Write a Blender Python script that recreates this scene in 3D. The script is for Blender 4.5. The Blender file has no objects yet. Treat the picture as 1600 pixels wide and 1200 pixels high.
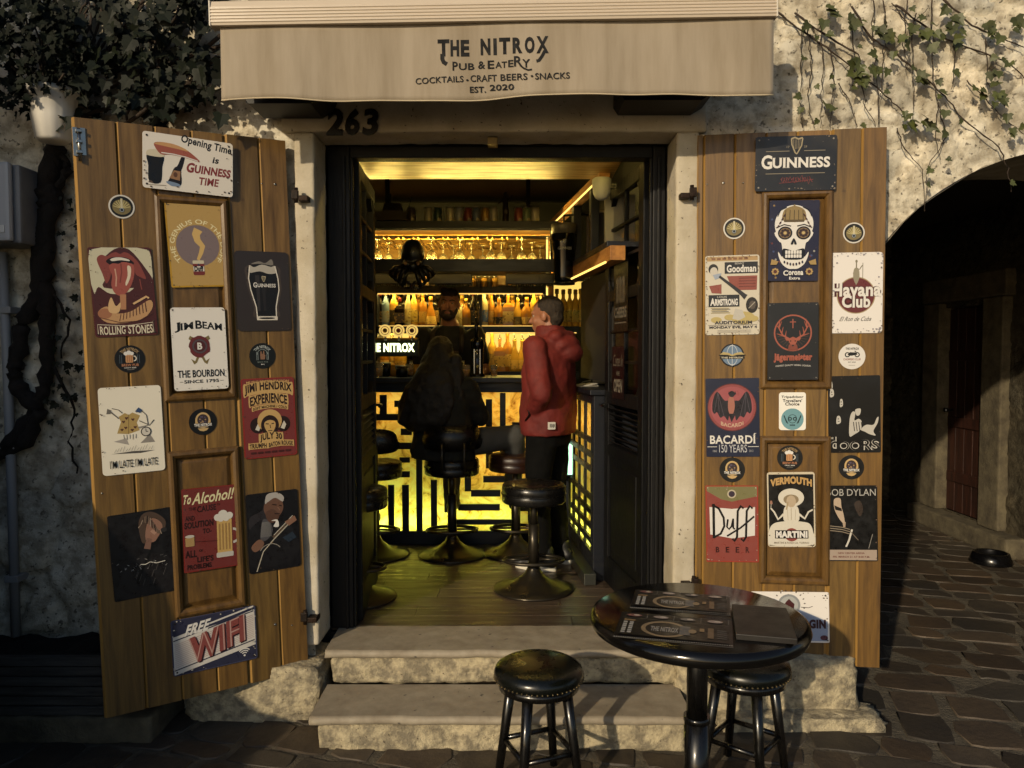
import bpy, bmesh, math, random
from mathutils import Vector, Matrix, noise

R = math.radians
PI = math.pi
rnd = random.Random(11)
sc = bpy.context.scene
COL = sc.collection

# ------------------------------------------------------------------ camera
CAM = Vector((0.0, -3.47, 1.63))
FPX = 1200.0                      # focal length in pixels of the 1600 x 1200 photograph
PITCH = math.atan(50.0 / FPX)
cam_d = bpy.data.cameras.new('camera')
cam_d.sensor_width = 36.0
cam_d.lens = 36.0 * FPX / 1600.0
cam_d.clip_start = 0.05
cam_d.clip_end = 200.0
cam_o = bpy.data.objects.new('camera', cam_d)
COL.objects.link(cam_o)
cam_o.location = CAM
cam_o.rotation_euler = (R(90) - PITCH, 0, 0)
sc.camera = cam_o

# ------------------------------------------------------------------ world and street light
SUN_DIR = Vector((0.57, 1.0, -0.42)).normalized()       # the way the light travels
world = bpy.data.worlds.new('World')
sc.world = world
world.use_nodes = True
wn = world.node_tree
wn.nodes.clear()
sky = wn.nodes.new('ShaderNodeTexSky')
sky.sky_type = 'NISHITA'
sky.sun_disc = False
sky.sun_elevation = R(20.0)
sky.sun_rotation = R(209.7)
sky.ozone_density = 2.0
bg = wn.nodes.new('ShaderNodeBackground')
bg.inputs['Strength'].default_value = 0.10
wo = wn.nodes.new('ShaderNodeOutputWorld')
wn.links.new(sky.outputs[0], bg.inputs[0])
wn.links.new(bg.outputs[0], wo.inputs[0])

sun_d = bpy.data.lights.new('street_light', 'SUN')
sun_d.energy = 3.5
sun_d.angle = R(0.9)
sun_d.color = (1.0, 0.83, 0.58)
sun_o = bpy.data.objects.new('street_light', sun_d)
COL.objects.link(sun_o)
sun_o.location = (-5, -9, 5)
sun_o.rotation_euler = SUN_DIR.to_track_quat('-Z', 'Y').to_euler()

sc.view_settings.view_transform = 'Standard'
sc.view_settings.look = 'None'
sc.view_settings.exposure = 0.0
sc.view_settings.gamma = 1.0
sc.render.engine = 'CYCLES'
sc.cycles.use_denoising = True
sc.cycles.max_bounces = 8
sc.cycles.sample_clamp_indirect = 4.0

# ------------------------------------------------------------------ pixel helpers (photograph pixels to points on known planes)
FWD = Vector((0, math.cos(PITCH), -math.sin(PITCH)))
UPV = Vector((0, math.sin(PITCH), math.cos(PITCH)))
def ray(px, py):
    return FWD * FPX + Vector((1, 0, 0)) * (px - 800.0) + UPV * (600.0 - py)
def P(px, py, d):
    r = ray(px, py)
    return CAM + r * (d / r.y)
def PZ(px, py, z):
    r = ray(px, py)
    return CAM + r * ((z - CAM.z) / r.z)
def Y(d):
    return CAM.y + d
FLOOR = 0.297          # bar floor above the street

# ------------------------------------------------------------------ materials
def lin(h):
    h = h.lstrip('#')
    out = []
    for i in (0, 2, 4):
        c = int(h[i:i+2], 16) / 255.0
        out.append(c / 12.92 if c <= 0.04045 else ((c + 0.055) / 1.055) ** 2.4)
    return tuple(out)
MATS = {}
def pm(name, base, rough=0.6, metal=0.0, col2=None, scale=6.0, stretch=(1, 1, 1), bump=0.0, bscale=40.0, bstretch=None,
       emit=None, est=0.0, coat=0.0, trans=0.0, ior=1.45, contrast=(0.35, 0.65), spec=0.5, rvar=0.0, sheen=0.0, speck=None, bdist=0.01, attr=None, distort=0.0):
    if name in MATS:
        return MATS[name]
    if isinstance(base, str): base = lin(base)
    if isinstance(col2, str): col2 = lin(col2)
    m = bpy.data.materials.new(name)
    m.use_nodes = True
    nt = m.node_tree
    b = nt.nodes['Principled BSDF']
    b.inputs['Base Color'].default_value = (*base, 1)
    b.inputs['Roughness'].default_value = rough
    b.inputs['Metallic'].default_value = metal
    b.inputs['IOR'].default_value = ior
    b.inputs['Specular IOR Level'].default_value = spec
    b.inputs['Coat Weight'].default_value = coat
    b.inputs['Coat Roughness'].default_value = 0.12
    b.inputs['Transmission Weight'].default_value = trans
    b.inputs['Sheen Weight'].default_value = sheen
    L = nt.links.new
    tc = nt.nodes.new('ShaderNodeTexCoord')
    def mapped(s):
        mp = nt.nodes.new('ShaderNodeMapping')
        mp.inputs['Scale'].default_value = s
        L(tc.outputs['Object'], mp.inputs['Vector'])
        return mp.outputs[0]
    col_out = None
    if col2 is not None or rvar:
        nz = nt.nodes.new('ShaderNodeTexNoise')
        nz.inputs['Scale'].default_value = scale
        nz.inputs['Detail'].default_value = 8
        nz.inputs['Roughness'].default_value = 0.62
        nz.inputs['Distortion'].default_value = distort
        L(mapped(stretch), nz.inputs['Vector'])
        mr = nt.nodes.new('ShaderNodeMapRange')
        mr.inputs[1].default_value, mr.inputs[2].default_value = contrast
        L(nz.outputs['Fac'], mr.inputs[0])
        if col2 is not None:
            mx = nt.nodes.new('ShaderNodeMix'); mx.data_type = 'RGBA'
            mx.inputs[6].default_value = (*base, 1)
            mx.inputs[7].default_value = (*col2, 1)
            L(mr.outputs[0], mx.inputs[0])
            col_out = mx.outputs[2]
        if rvar:
            r2 = nt.nodes.new('ShaderNodeMapRange')
            r2.inputs[3].default_value = max(0.02, rough - rvar)
            r2.inputs[4].default_value = min(1, rough + rvar)
            L(mr.outputs[0], r2.inputs[0])
            L(r2.outputs[0], b.inputs['Roughness'])
    if attr:
        at = nt.nodes.new('ShaderNodeAttribute'); at.attribute_name = attr
        mu = nt.nodes.new('ShaderNodeMix'); mu.data_type = 'RGBA'; mu.blend_type = 'MULTIPLY'
        mu.inputs[0].default_value = 1.0
        if col_out: L(col_out, mu.inputs[6])
        else: mu.inputs[6].default_value = (*base, 1)
        L(at.outputs['Color'], mu.inputs[7])
        col_out = mu.outputs[2]
    if speck:
        sp = nt.nodes.new('ShaderNodeTexNoise')
        sp.inputs['Scale'].default_value = speck[1]; sp.inputs['Detail'].default_value = 5
        L(mapped((1, 1, 1)), sp.inputs['Vector'])
        s2 = nt.nodes.new('ShaderNodeMapRange')
        s2.inputs[1].default_value = speck[2]; s2.inputs[2].default_value = speck[2] + 0.06
        L(sp.outputs['Fac'], s2.inputs[0])
        mx2 = nt.nodes.new('ShaderNodeMix'); mx2.data_type = 'RGBA'
        if col_out: L(col_out, mx2.inputs[6])
        else: mx2.inputs[6].default_value = (*base, 1)
        sc_ = lin(speck[0]) if isinstance(speck[0], str) else speck[0]
        mx2.inputs[7].default_value = (*sc_, 1)
        L(s2.outputs[0], mx2.inputs[0])
        col_out = mx2.outputs[2]
    if col_out: L(col_out, b.inputs['Base Color'])
    if bump:
        bz = nt.nodes.new('ShaderNodeTexNoise')
        bz.inputs['Scale'].default_value = bscale
        bz.inputs['Detail'].default_value = 8
        bz.inputs['Roughness'].default_value = 0.65
        L(mapped(bstretch or stretch), bz.inputs['Vector'])
        bp = nt.nodes.new('ShaderNodeBump')
        bp.inputs['Strength'].default_value = bump
        bp.inputs['Distance'].default_value = bdist
        L(bz.outputs['Fac'], bp.inputs['Height'])
        L(bp.outputs[0], b.inputs['Normal'])
    if emit is not None:
        if isinstance(emit, str): emit = lin(emit)
        b.inputs['Emission Color'].default_value = (*emit, 1)
        b.inputs['Emission Strength'].default_value = est
    MATS[name] = m
    return m
def ink(h, rough=0.38):
    c = lin(h); g_ = 0.3*c[0] + 0.59*c[1] + 0.11*c[2]
    c = tuple((x*0.74 + g_*0.26)*0.86 for x in c)
    return pm('ink ' + h + ('' if rough == 0.38 else ' %g' % rough), c, rough, spec=0.45, rvar=0.12, scale=30)

# ------------------------------------------------------------------ object helpers
def tag(o, label=None, cat=None, group=None, kind=None):
    if label: o['label'] = label
    if cat: o['category'] = cat
    if group: o['group'] = group
    if kind: o['kind'] = kind
    return o
def thing(name, label, cat, loc=(0, 0, 0), rz=0.0, group=None, M=None, kind=None):
    o = bpy.data.objects.new(name, None)
    COL.objects.link(o)
    o.empty_display_size = 0.1
    if M is None:
        M = Matrix.Translation(Vector(loc)) @ Matrix.Rotation(rz, 4, 'Z')
    o.matrix_world = M
    o['_m'] = [x for row in M for x in row]
    return tag(o, label, cat, group, kind)
def rootM(o):
    v = list(o['_m'])
    return Matrix([v[0:4], v[4:8], v[8:12], v[12:16]])
def kids(o):
    return list(o.children)
def copy_tree(o, loc=None, rz=None, M=None, label=None, group=None, parent=None):
    c = o.copy(); COL.objects.link(c)
    if parent is not None: c.parent = parent
    if M is not None: c.matrix_world = M
    elif loc is not None:
        c.location = loc
        if rz is not None: c.rotation_euler = (0, 0, rz)
    if label: c['label'] = label
    if group: c['group'] = group
    for ch in kids(o): copy_tree(ch, parent=c)
    return c

class MB:
    """collects shapes, then links them as one mesh object"""
    def __init__(self):
        self.bm = bmesh.new()
        self.mi = 0
    def face(self, vs, mi=None, smooth=False):
        try:
            f = self.bm.faces.new(vs)
        except ValueError:
            return None
        f.material_index = self.mi if mi is None else mi
        f.smooth = smooth
        return f
    def v(self, p): return self.bm.verts.new(p)
    def box(self, a, b, bev=0.0, M=None, seg=2):
        a, b = Vector(a), Vector(b)
        lo = Vector([min(a[i], b[i]) for i in range(3)]); hi = Vector([max(a[i], b[i]) for i in range(3)])
        vs = [self.v((x, y, z)) for x in (lo.x, hi.x) for y in (lo.y, hi.y) for z in (lo.z, hi.z)]
        idx = [(0,1,3,2),(4,6,7,5),(0,4,5,1),(2,3,7,6),(0,2,6,4),(1,5,7,3)]
        fs = [self.face([vs[i] for i in q]) for q in idx]
        if bev > 0:
            es = list({e for f in fs for e in f.edges})
            r = bmesh.ops.bevel(self.bm, geom=es, offset=min(bev, min(hi - lo) * 0.45), segments=seg, affect='EDGES', profile=0.6)
            for f in r['faces']: f.material_index = self.mi
            vs = list({v for f in r['faces'] for v in f.verts} | {v for v in vs if v.is_valid})
        if M is not None:
            for v in vs: v.co = M @ v.co
        return self
    def lathe(self, prof, o=(0, 0, 0), seg=24, M=None, smooth=True, cap=True):
        o = Vector(o)
        rings = []
        for (r, z) in prof:
            ring = []
            for i in range(seg):
                a = 2 * PI * i / seg
                p = Vector((r * math.cos(a), r * math.sin(a), z))
                p = (M @ p) if M is not None else p
                ring.append(self.v(p + o))
            rings.append(ring)
        for a, b in zip(rings, rings[1:]):
            for i in range(seg):
                j = (i + 1) % seg
                self.face([a[i], a[j], b[j], b[i]], smooth=smooth)
        if cap:
            if prof[0][0] > 1e-6: self.face(list(reversed(rings[0])))
            if prof[-1][0] > 1e-6: self.face(rings[-1])
        return self
    def cyl(self, p0, p1, r0, r1=None, seg=12, smooth=True):
        p0, p1 = Vector(p0), Vector(p1)
        r1 = r0 if r1 is None else r1
        d = p1 - p0
        q = d.to_track_quat('Z', 'Y').to_matrix().to_4x4()
        return self.lathe([(r0, 0), (r1, d.length)], o=p0, seg=seg, M=q, smooth=smooth)
    def tube(self, pts, r, seg=6, closed=False):
        pts = [Vector(p) for p in pts]
        n = len(pts)
        rs = r if isinstance(r, (list, tuple)) else [r] * n
        rings = []
        up = Vector((0.13, 0.21, 0.97))
        for i, p in enumerate(pts):
            if closed: t = pts[(i + 1) % n] - pts[i - 1]
            else: t = pts[min(i + 1, n - 1)] - pts[max(i - 1, 0)]
            if t.length < 1e-9: t = Vector((0, 0, 1))
            t.normalize()
            a = t.cross(up)
            if a.length < 1e-3: a = t.cross(Vector((1, 0, 0)))
            a.normalize(); b = t.cross(a)
            rings.append([self.v(p + (a * math.cos(2*PI*k/seg) + b * math.sin(2*PI*k/seg)) * rs[i]) for k in range(seg)])
        m = n if closed else n - 1
        for i in range(m):
            A, B = rings[i], rings[(i + 1) % n]
            for k in range(seg):
                self.face([A[k], A[(k+1) % seg], B[(k+1) % seg], B[k]], smooth=True)
        if not closed:
            self.face(list(reversed(rings[0]))); self.face(rings[-1])
        return self
    def ell(self, c, r, M=None, seg=20, rings=12):
        c = Vector(c)
        rr = r if isinstance(r, (list, tuple)) else (r, r, r)
        prof = []
        grid = []
        for j in range(1, rings):
            t = PI * j / rings
            ring = []
            for i in range(seg):
                a = 2 * PI * i / seg
                p = Vector((rr[0]*math.sin(t)*math.cos(a), rr[1]*math.sin(t)*math.sin(a), -rr[2]*math.cos(t)))
                if M is not None: p = M @ p
                ring.append(self.v(c + p))
            grid.append(ring)
        pb = Vector((0, 0, -rr[2])); pt = Vector((0, 0, rr[2]))
        if M is not None: pb, pt = M @ pb, M @ pt
        vb, vt = self.v(c + pb), self.v(c + pt)
        for i in range(seg):
            j = (i + 1) % seg
            self.face([vb, grid[0][j], grid[0][i]], smooth=True)
            self.face([vt, grid[-1][i], grid[-1][j]], smooth=True)
        for a, b in zip(grid, grid[1:]):
            for i in range(seg):
                j = (i + 1) % seg
                self.face([a[i], a[j], b[j], b[i]], smooth=True)
        return self
    def capsule(self, p0, p1, r0, r1=None):
        r1 = r0 if r1 is None else r1
        p0, p1 = Vector(p0), Vector(p1)
        n = max(2, int((p1 - p0).length / (min(r0, r1) * 0.45)) + 1)
        self.cyl(p0, p1, r0, r1, seg=16)
        self.ell(p0, r0, seg=14, rings=9); self.ell(p1, r1, seg=14, rings=9)
        return self
    def prism(self, pts, d0, d1, M=None, bev=0.0):
        """pts: 2-D outline in local x,y; extruded along local z from d0 to d1"""
        tf = (lambda p: M @ p) if M is not None else (lambda p: p)
        A = [self.v(tf(Vector((x, y, d0)))) for x, y in pts]
        B = [self.v(tf(Vector((x, y, d1)))) for x, y in pts]
        n = len(pts)
        self.face(list(reversed(A))); self.face(B)
        for i in range(n):
            j = (i + 1) % n
            self.face([A[i], A[j], B[j], B[i]])
        return self
    def pbox(self, x0, y0, x1, y1, d0, d1, bev=0.0):
        """box whose front face fills the pixel rectangle at distance d0 and whose back is at d1"""
        a = P(x0, y0, d0); b = P(x1, y1, d0)
        return self.box((a.x, Y(d0), a.z), (b.x, Y(d1), b.z), bev)
    def build(self, name, mats, parent=None, local=False, recalc=True, smooth=None):
        bm = self.bm
        if recalc: bmesh.ops.recalc_face_normals(bm, faces=bm.faces[:])
        if parent is not None and not local:
            bmesh.ops.transform(bm, matrix=rootM(parent).inverted(), verts=bm.verts[:])
        me = bpy.data.meshes.new(name)
        bm.to_mesh(me); bm.free()
        for m in (mats if isinstance(mats, (list, tuple)) else [mats]): me.materials.append(m)
        o = bpy.data.objects.new(name, me)
        COL.objects.link(o)
        if parent is not None:
            o.parent = parent
            o['_m'] = list(parent['_m'])
        else:
            o['_m'] = [x for row in Matrix.Identity(4) for x in row]
        return o

def blob(name, prims, mat, parent, voxel=0.012, smooth=6, rough=None, local=True):
    """shapes fused into one continuous skin"""
    mb = MB()
    for p in prims:
        if p[0] == 'c': mb.capsule(p[1], p[2], p[3], p[4] if len(p) > 4 else None)
        elif p[0] == 'e': mb.ell(p[1], p[2], M=(p[3] if len(p) > 3 else None))
    o = mb.build(name, mat, parent, local=local, recalc=False)
    rm = o.modifiers.new('skin', 'REMESH'); rm.mode = 'VOXEL'; rm.voxel_size = voxel; rm.use_smooth_shade = True
    sm = o.modifiers.new('smooth', 'SMOOTH'); sm.factor = 0.5; sm.iterations = smooth
    if rough:
        tx = bpy.data.textures.new('folds', 'CLOUDS'); tx.noise_scale = rough[1]; tx.noise_depth = 3
        dm = o.modifiers.new('folds', 'DISPLACE'); dm.texture = tx; dm.strength = rough[0]; dm.mid_level = 0.5
        dm.texture_coords = 'LOCAL'
    return o

# ------------------------------------------------------------------ lettering
GL = {}
def glyphs(text, bold=0.0):
    key = (text, bold)
    if key not in GL:
        cu = bpy.data.curves.new('lettering', 'FONT')
        cu.body = text; cu.offset = bold; cu.resolution_u = 3; cu.fill_mode = 'BOTH'
        cu.space_character = 1.0 + bold * 1.5
        o = bpy.data.objects.new('lettering', cu)
        COL.objects.link(o)
        dg = bpy.context.evaluated_depsgraph_get()
        ev = o.evaluated_get(dg)
        me = ev.to_mesh()
        vs = [(v.co.x, v.co.y) for v in me.vertices]
        fs = [tuple(p.vertices) for p in me.polygons]
        ev.to_mesh_clear()
        bpy.data.objects.remove(o); bpy.data.curves.remove(cu)
        GL[key] = (vs, fs)
    return GL[key]
def serifs(vs, fs, s, t):
    """slab serifs on every stem that ends flat on the base line or the cap line"""
    cnt = {}
    for f in fs:
        for i in range(len(f)):
            e = tuple(sorted((f[i], f[(i+1) % len(f)])))
            cnt[e] = cnt.get(e, 0) + 1
    ys = [v[1] for v in vs]
    y0 = min(abs(y) for y in ys); base = 0.0
    top = max(ys)
    out = []
    flat = {}
    for (a, b), c in cnt.items():
        if c == 1 and abs(vs[a][1] - vs[b][1]) < 1e-3 and 0.06 < abs(vs[a][0] - vs[b][0]) < 0.2:
            flat.setdefault(round(vs[a][1], 2), []).append((min(vs[a][0], vs[b][0]), max(vs[a][0], vs[b][0])))
    for y, spans in flat.items():
        low = y < 0.12
        high = y > 0.62
        if not (low or high): continue
        for (x0, x1) in spans:
            ya, yb = (y, y + t) if low else (y - t, y)
            out.append([(x0 - s, ya), (x1 + s, ya), (x1 + s, yb), (x0 - s, yb)])
    return out

class Art:
    """flat printed shapes; unit = the width of the sign, origin at its lower left"""
    def __init__(self, w, h, z0, step=0.00008):
        self.w, self.h, self.z, self.step = w, h, z0, step
        self.H = h / w
        self.pic, self.let, self.warp, self.smooth = [], [], None, False
    def _z(self):
        self.z += self.step
        return self.z
    def poly(self, pts, col, dst=None):
        if self.smooth and len(pts) >= 5:
            n = len(pts); out = []
            for i in range(n):
                a, b, c, d = pts[i-1], pts[i], pts[(i+1) % n], pts[(i+2) % n]
                for k in range(4):
                    t = k/4
                    out.append(tuple(.5*(2*b[m] + (c[m]-a[m])*t + (2*a[m]-5*b[m]+4*c[m]-d[m])*t*t + (3*b[m]-a[m]-3*c[m]+d[m])*t**3) for m in (0, 1)))
            pts = [(min(max(x, .004), .996), min(max(y, .004), self.H-.004)) for x, y in out]
        (self.pic if dst is None else dst).append((col, [list(pts)], self._z()))
    def rect(self, x0, y0, x1, y1, col, r=0.0, n=4):
        if r <= 0: return self.poly([(x0,y0),(x1,y0),(x1,y1),(x0,y1)], col)
        self.poly(rrect(x0, y0, x1, y1, r, n), col)
    def ell(self, cx, cy, rx, ry=None, col='#ffffff', rot=0.0, n=26, a0=0.0, a1=2*PI):
        ry = rx if ry is None else ry
        pts = []
        for i in range(n):
            a = a0 + (a1 - a0) * i / (n if abs(a1 - a0 - 2*PI) < 1e-6 else n - 1)
            x, y = rx * math.cos(a), ry * math.sin(a)
            pts.append((cx + x*math.cos(rot) - y*math.sin(rot), cy + x*math.sin(rot) + y*math.cos(rot)))
        self.poly(pts, col)
    def ring(self, cx, cy, r0, r1, col, n=32, a0=0.0, a1=2*PI, ky=1.0):
        qs = []
        for i in range(n):
            a, b = a0 + (a1-a0)*i/n, a0 + (a1-a0)*(i+1)/n
            qs.append([(cx+r0*math.cos(a), cy+r0*ky*math.sin(a)), (cx+r1*math.cos(a), cy+r1*ky*math.sin(a)),
                       (cx+r1*math.cos(b), cy+r1*ky*math.sin(b)), (cx+r0*math.cos(b), cy+r0*ky*math.sin(b))])
        self.pic.append((col, qs, self._z()))
    def line(self, pts, wd, col, w1=None, dst=None):
        qs = []
        pts = [Vector((p[0], p[1])) for p in pts]
        n = len(pts)
        L, Rr = [], []
        for i, p in enumerate(pts):
            t = pts[min(i+1, n-1)] - pts[max(i-1, 0)]
            t = t.normalized() if t.length > 0 else Vector((1, 0))
            k = wd + ((w1 if w1 is not None else wd) - wd) * i / max(1, n-1)
            nn = Vector((-t.y, t.x)) * k * 0.5
            L.append(p + nn); Rr.append(p - nn)
        for i in range(n-1):
            qs.append([tuple(Rr[i]), tuple(Rr[i+1]), tuple(L[i+1]), tuple(L[i])])
        (self.pic if dst is None else dst).append((col, qs, self._z()))
    def text(self, s, x0, y0, x1, y1, col, bold=0.02, arc=0.0, shear=0.0, serif=None, tilt=0.0, bow=0.0):
        """fits the words into the box; arc lifts the middle, bow swells the middle letters"""
        vs, fs = glyphs(s, bold)
        xs = [v[0] for v in vs]; ys = [v[1] for v in vs]
        ax, bx, ay, by = min(xs), max(xs), min(ys), max(ys)
        polys = [[vs[i] for i in f] for f in fs]
        if serif: polys += serifs(vs, fs, serif, serif * 0.75)
        def tf(p):
            u = (p[0]-ax)/(bx-ax); v = (p[1]-ay)/(by-ay)
            k = 4*u*(1-u)
            yy = y0 + (y1-y0) * v * (1 + bow * k) + arc * k + tilt*(u-0.5)*(x1-x0)
            xx = x0 + (x1-x0)*u + shear*(v-0.5)*(y1-y0)
            return (xx, yy)
        self.let.append((col, [[tf(p) for p in q] for q in polys], self._z()))
    def round_text(self, s, cx, cy, r, size, col, mid=PI/2, span=2.0, bold=0.02, inside=False):
        vs, fs = glyphs(s, bold)
        xs = [v[0] for v in vs]; ys = [v[1] for v in vs]
        ax, bx, ay, by = min(xs), max(xs), min(ys), max(ys)
        def tf(p):
            u = (p[0]-ax)/(bx-ax); v = (p[1]-ay)/(by-ay)
            if not inside:
                a = mid + span/2 - span*u; rr = r + v*size
            else:
                a = mid - span/2 + span*u; rr = r - v*size
            return (cx + rr*math.cos(a), cy + rr*math.sin(a))
        self.let.append((col, [[tf(vs[i]) for i in f] for f in fs], self._z()))
    def wear(self, n, col, edge=0.05, size=0.012, seed=1):
        g = random.Random(seed)
        for _ in range(n):
            side = g.randrange(4)
            t = g.random(); e = abs(g.gauss(0, edge*0.5)) + 0.008
            x, y = ((t, e), (t, self.H - e), (e, t*self.H), (1-e, t*self.H))[side]
            s = size * (0.3 + g.random())
            x = min(max(x, s*1.3), 1 - s*1.3); y = min(max(y, s*1.3), self.H - s*1.3)
            k = g.randrange(5, 8)
            pts = [(x + s*(0.5+g.random()*0.8)*math.cos(2*PI*i/k), y + s*(0.4+g.random()*0.6)*math.sin(2*PI*i/k)) for i in range(k)]
            self.poly(pts, col)
    def holes(self, col='#2a2018', m=0.045):
        for x, y in ((m, m), (1-m, m), (m, self.H-m), (1-m, self.H-m)):
            self.ell(x, y, 0.012, None, col, n=8)
    def emit(self, root, rough=0.38, names=('picture', 'lettering'), mats=None):
        for name, lst in ((names[0], self.pic), (names[1], self.let)):
            if not lst: continue
            mb = MB(); cols = []
            for col, polys, z in lst:
                if col not in cols: cols.append(col)
                mi = cols.index(col)
                for q in polys:
                    vv = []
                    for x, y in q:
                        zz = z + (self.warp(x*self.w, y*self.w) if self.warp else 0.0)
                        vv.append(mb.v((x*self.w, y*self.w, zz)))
                    mb.face(vv, mi)
            for f in mb.bm.faces:
                f.normal_update()
                if f.normal.z < 0: f.normal_flip()
            mb.build(name, [(mats or {}).get(c) or ink(c, rough) for c in cols], root, local=True, recalc=False)

def rrect(x0, y0, x1, y1, r, n=4):
    pts = []
    for cx, cy, a in ((x1-r, y0+r, -PI/2), (x1-r, y1-r, 0), (x0+r, y1-r, PI/2), (x0+r, y0+r, PI)):
        for i in range(n+1):
            t = a + PI/2*i/n
            pts.append((cx + r*math.cos(t), cy + r*math.sin(t)))
    return pts

class Frame:
    """a flat board: four pixel corners with distances give its place, axes and size"""
    def __init__(self, tl, tr, br, bl, by_u=False):
        TL, TR, BR, BL = [P(*c) for c in (tl, tr, br, bl)]
        V = ((TL - BL) + (TR - BR)).normalized()
        U = (TR - TL) + (BR - BL)
        if by_u: U.normalize(); V = (V - U * V.dot(U)).normalized()
        else: U = (U - V * U.dot(V)).normalized()
        N = U.cross(V)
        c = (TL + TR + BR + BL) / 4
        self.W = ((TR-TL).length + (BR-BL).length) / 2
        self.H = ((TL-BL).length + (TR-BR).length) / 2
        o = c - U*self.W/2 - V*self.H/2
        self.M = Matrix(((U.x, V.x, N.x, o.x), (U.y, V.y, N.y, o.y), (U.z, V.z, N.z, o.z), (0, 0, 0, 1)))
        self.o, self.U, self.V, self.N = o, U, V, N
    def uv(self, px, py, n=0.0):
        r = ray(px, py)
        t = ((self.o + self.N*n) - CAM).dot(self.N) / r.dot(self.N)
        p = CAM + r*t - self.o
        return p.dot(self.U), p.dot(self.V)
# ================================================================== SETTING
def fract_hash(p, k=0.0):
    return (math.sin(p[0]*127.1 + p[1]*311.7 + p[2]*74.7 + k*13.7) * 43758.5453) % 1.0
def relief_wall(name, o, U, V, N, w, h, step, mat, parent=None, cell=0.20, depth=0.026, keep=None, snap=None, flat=None, seed=0.0, soft=0.13, vis=None):
    """rubble wall: stones stand proud of the mortar, each with its own tone"""
    o, U, V, N = Vector(o), Vector(U), Vector(V), Vector(N)
    nx, ny = int(round(w/step)), int(round(h/step))
    bm = bmesh.new()
    lay = bm.loops.layers.float_color.new('tone')
    vt = {}
    tone = {}
    def vert(i, j):
        if (i, j) in vt: return vt[(i, j)]
        x, y = i*w/nx, j*h/ny
        if snap: x, y = snap(x, y)
        q = Vector((x/(cell*1.25), y/(cell*0.8), seed))
        q += 0.35 * noise.noise_vector(Vector((x*3.1, y*3.1, seed+5)))
        ds, ps = noise.voronoi(q)
        e = min(1.0, max(0.0, (ds[1]-ds[0]) / soft)); e = e*e*(3-2*e)
        hsh = fract_hash(ps[0], 1)
        g = noise.fractal(Vector((x*9, y*9, seed+9)), 1.0, 2.0, 4); g3 = noise.fractal(Vector((x*19, y*19, seed+2)), .7, 2.0, 3)
        g2 = noise.fractal(Vector((x*30, y*30, seed+3)), 1.0, 2.0, 3)
        k = flat(x, y) if flat else 1.0
        z = k*(e*depth*(0.35 + 0.9*hsh)) + k*g*0.008 + k*g3*0.010 + (0.35+0.65*k)*g2*0.005
        v = bm.verts.new(o + U*x + V*y + N*z)
        t = 0.82 + 0.50*(fract_hash(ps[0], 2)-0.5) + 0.14*g + .10*g3
        mortar = 0.88 + 0.16*g + .12*g3
        c = t*e + mortar*(1-e)
        c = c*k + (0.9 + 0.1*g)*(1-k)
        wrm = 0.06*(fract_hash(ps[0], 3)-0.5)*e
        tone[v] = (min(1.2, c*(1+wrm)), c, c*(1-1.6*wrm), 1)
        vt[(i, j)] = v
        return v
    for i in range(nx):
        for j in range(ny):
            cx, cy = (i+.5)*w/nx, (j+.5)*h/ny
            if keep and not keep(cx, cy): continue
            f = bm.faces.new([vert(i, j), vert(i+1, j), vert(i+1, j+1), vert(i, j+1)])
            f.smooth = True
    for f in bm.faces:
        for l in f.loops: l[lay] = tone[l.vert]
    bm.normal_update()
    if len(bm.faces):
        bm.faces.ensure_lookup_table()
        f0 = bm.faces[len(bm.faces)//2]
        if f0.normal.dot(N) < 0: bmesh.ops.reverse_faces(bm, faces=bm.faces[:])
    if parent is not None: bmesh.ops.transform(bm, matrix=rootM(parent).inverted(), verts=bm.verts[:])
    me = bpy.data.meshes.new(name); bm.to_mesh(me); bm.free()
    me.materials.append(mat)
    ob = bpy.data.objects.new(name, me); COL.objects.link(ob)
    ob['_m'] = [x for row in Matrix.Identity(4) for x in row]
    if parent is not None: ob.parent = parent; ob['_m'] = list(parent['_m'])
    return ob

m_rubble = pm('rubble stone', '#d6cdb8', 0.92, col2='#a79d89', scale=15, bump=0.7, bscale=26, speck=('#6b6458', 46, 0.61), attr='tone', bdist=0.016, spec=0.15, contrast=(.44, .60))
m_dress = pm('dressed limestone', '#bdb4a2', 0.85, col2='#a59a84', scale=5, bump=0.4, bscale=60, speck=('#4d463c', 60, 0.66), bdist=0.006, spec=0.2)
m_step = pm('worn step stone', '#968c7a', 0.68, col2='#7b705f', contrast=(.34, .70), scale=11, bump=0.22, bscale=70, speck=('#4a453f', 30, 0.68), bdist=0.004, rvar=0.1)
m_riser = pm('rough riser stone', '#b5a88a', 0.9, col2='#7d7462', scale=20, bump=0.9, bscale=38, speck=('#5a5244', 70, 0.66), bdist=0.02, contrast=(0.40, 0.60), spec=0.2)
m_paver = pm('street pavers', '#4a4034', 0.62, col2='#342c24', scale=3.2, bump=0.5, bscale=30, rvar=0.12, bdist=0.01, attr='tone')
m_mortar = pm('street mortar', '#5d5546', 0.9, col2='#403a30', scale=9, bump=0.9, bscale=45, bdist=0.015)
m_black = pm('black painted wood', '#050506', 0.5, spec=.3, col2='#09090b', scale=12, stretch=(10, 10, 1), bump=0.15, bscale=30, rvar=0.08)
m_blackm = pm('black metal', '#0a0a0b', 0.35, metal=0.3, rvar=0.1, scale=20)

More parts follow.
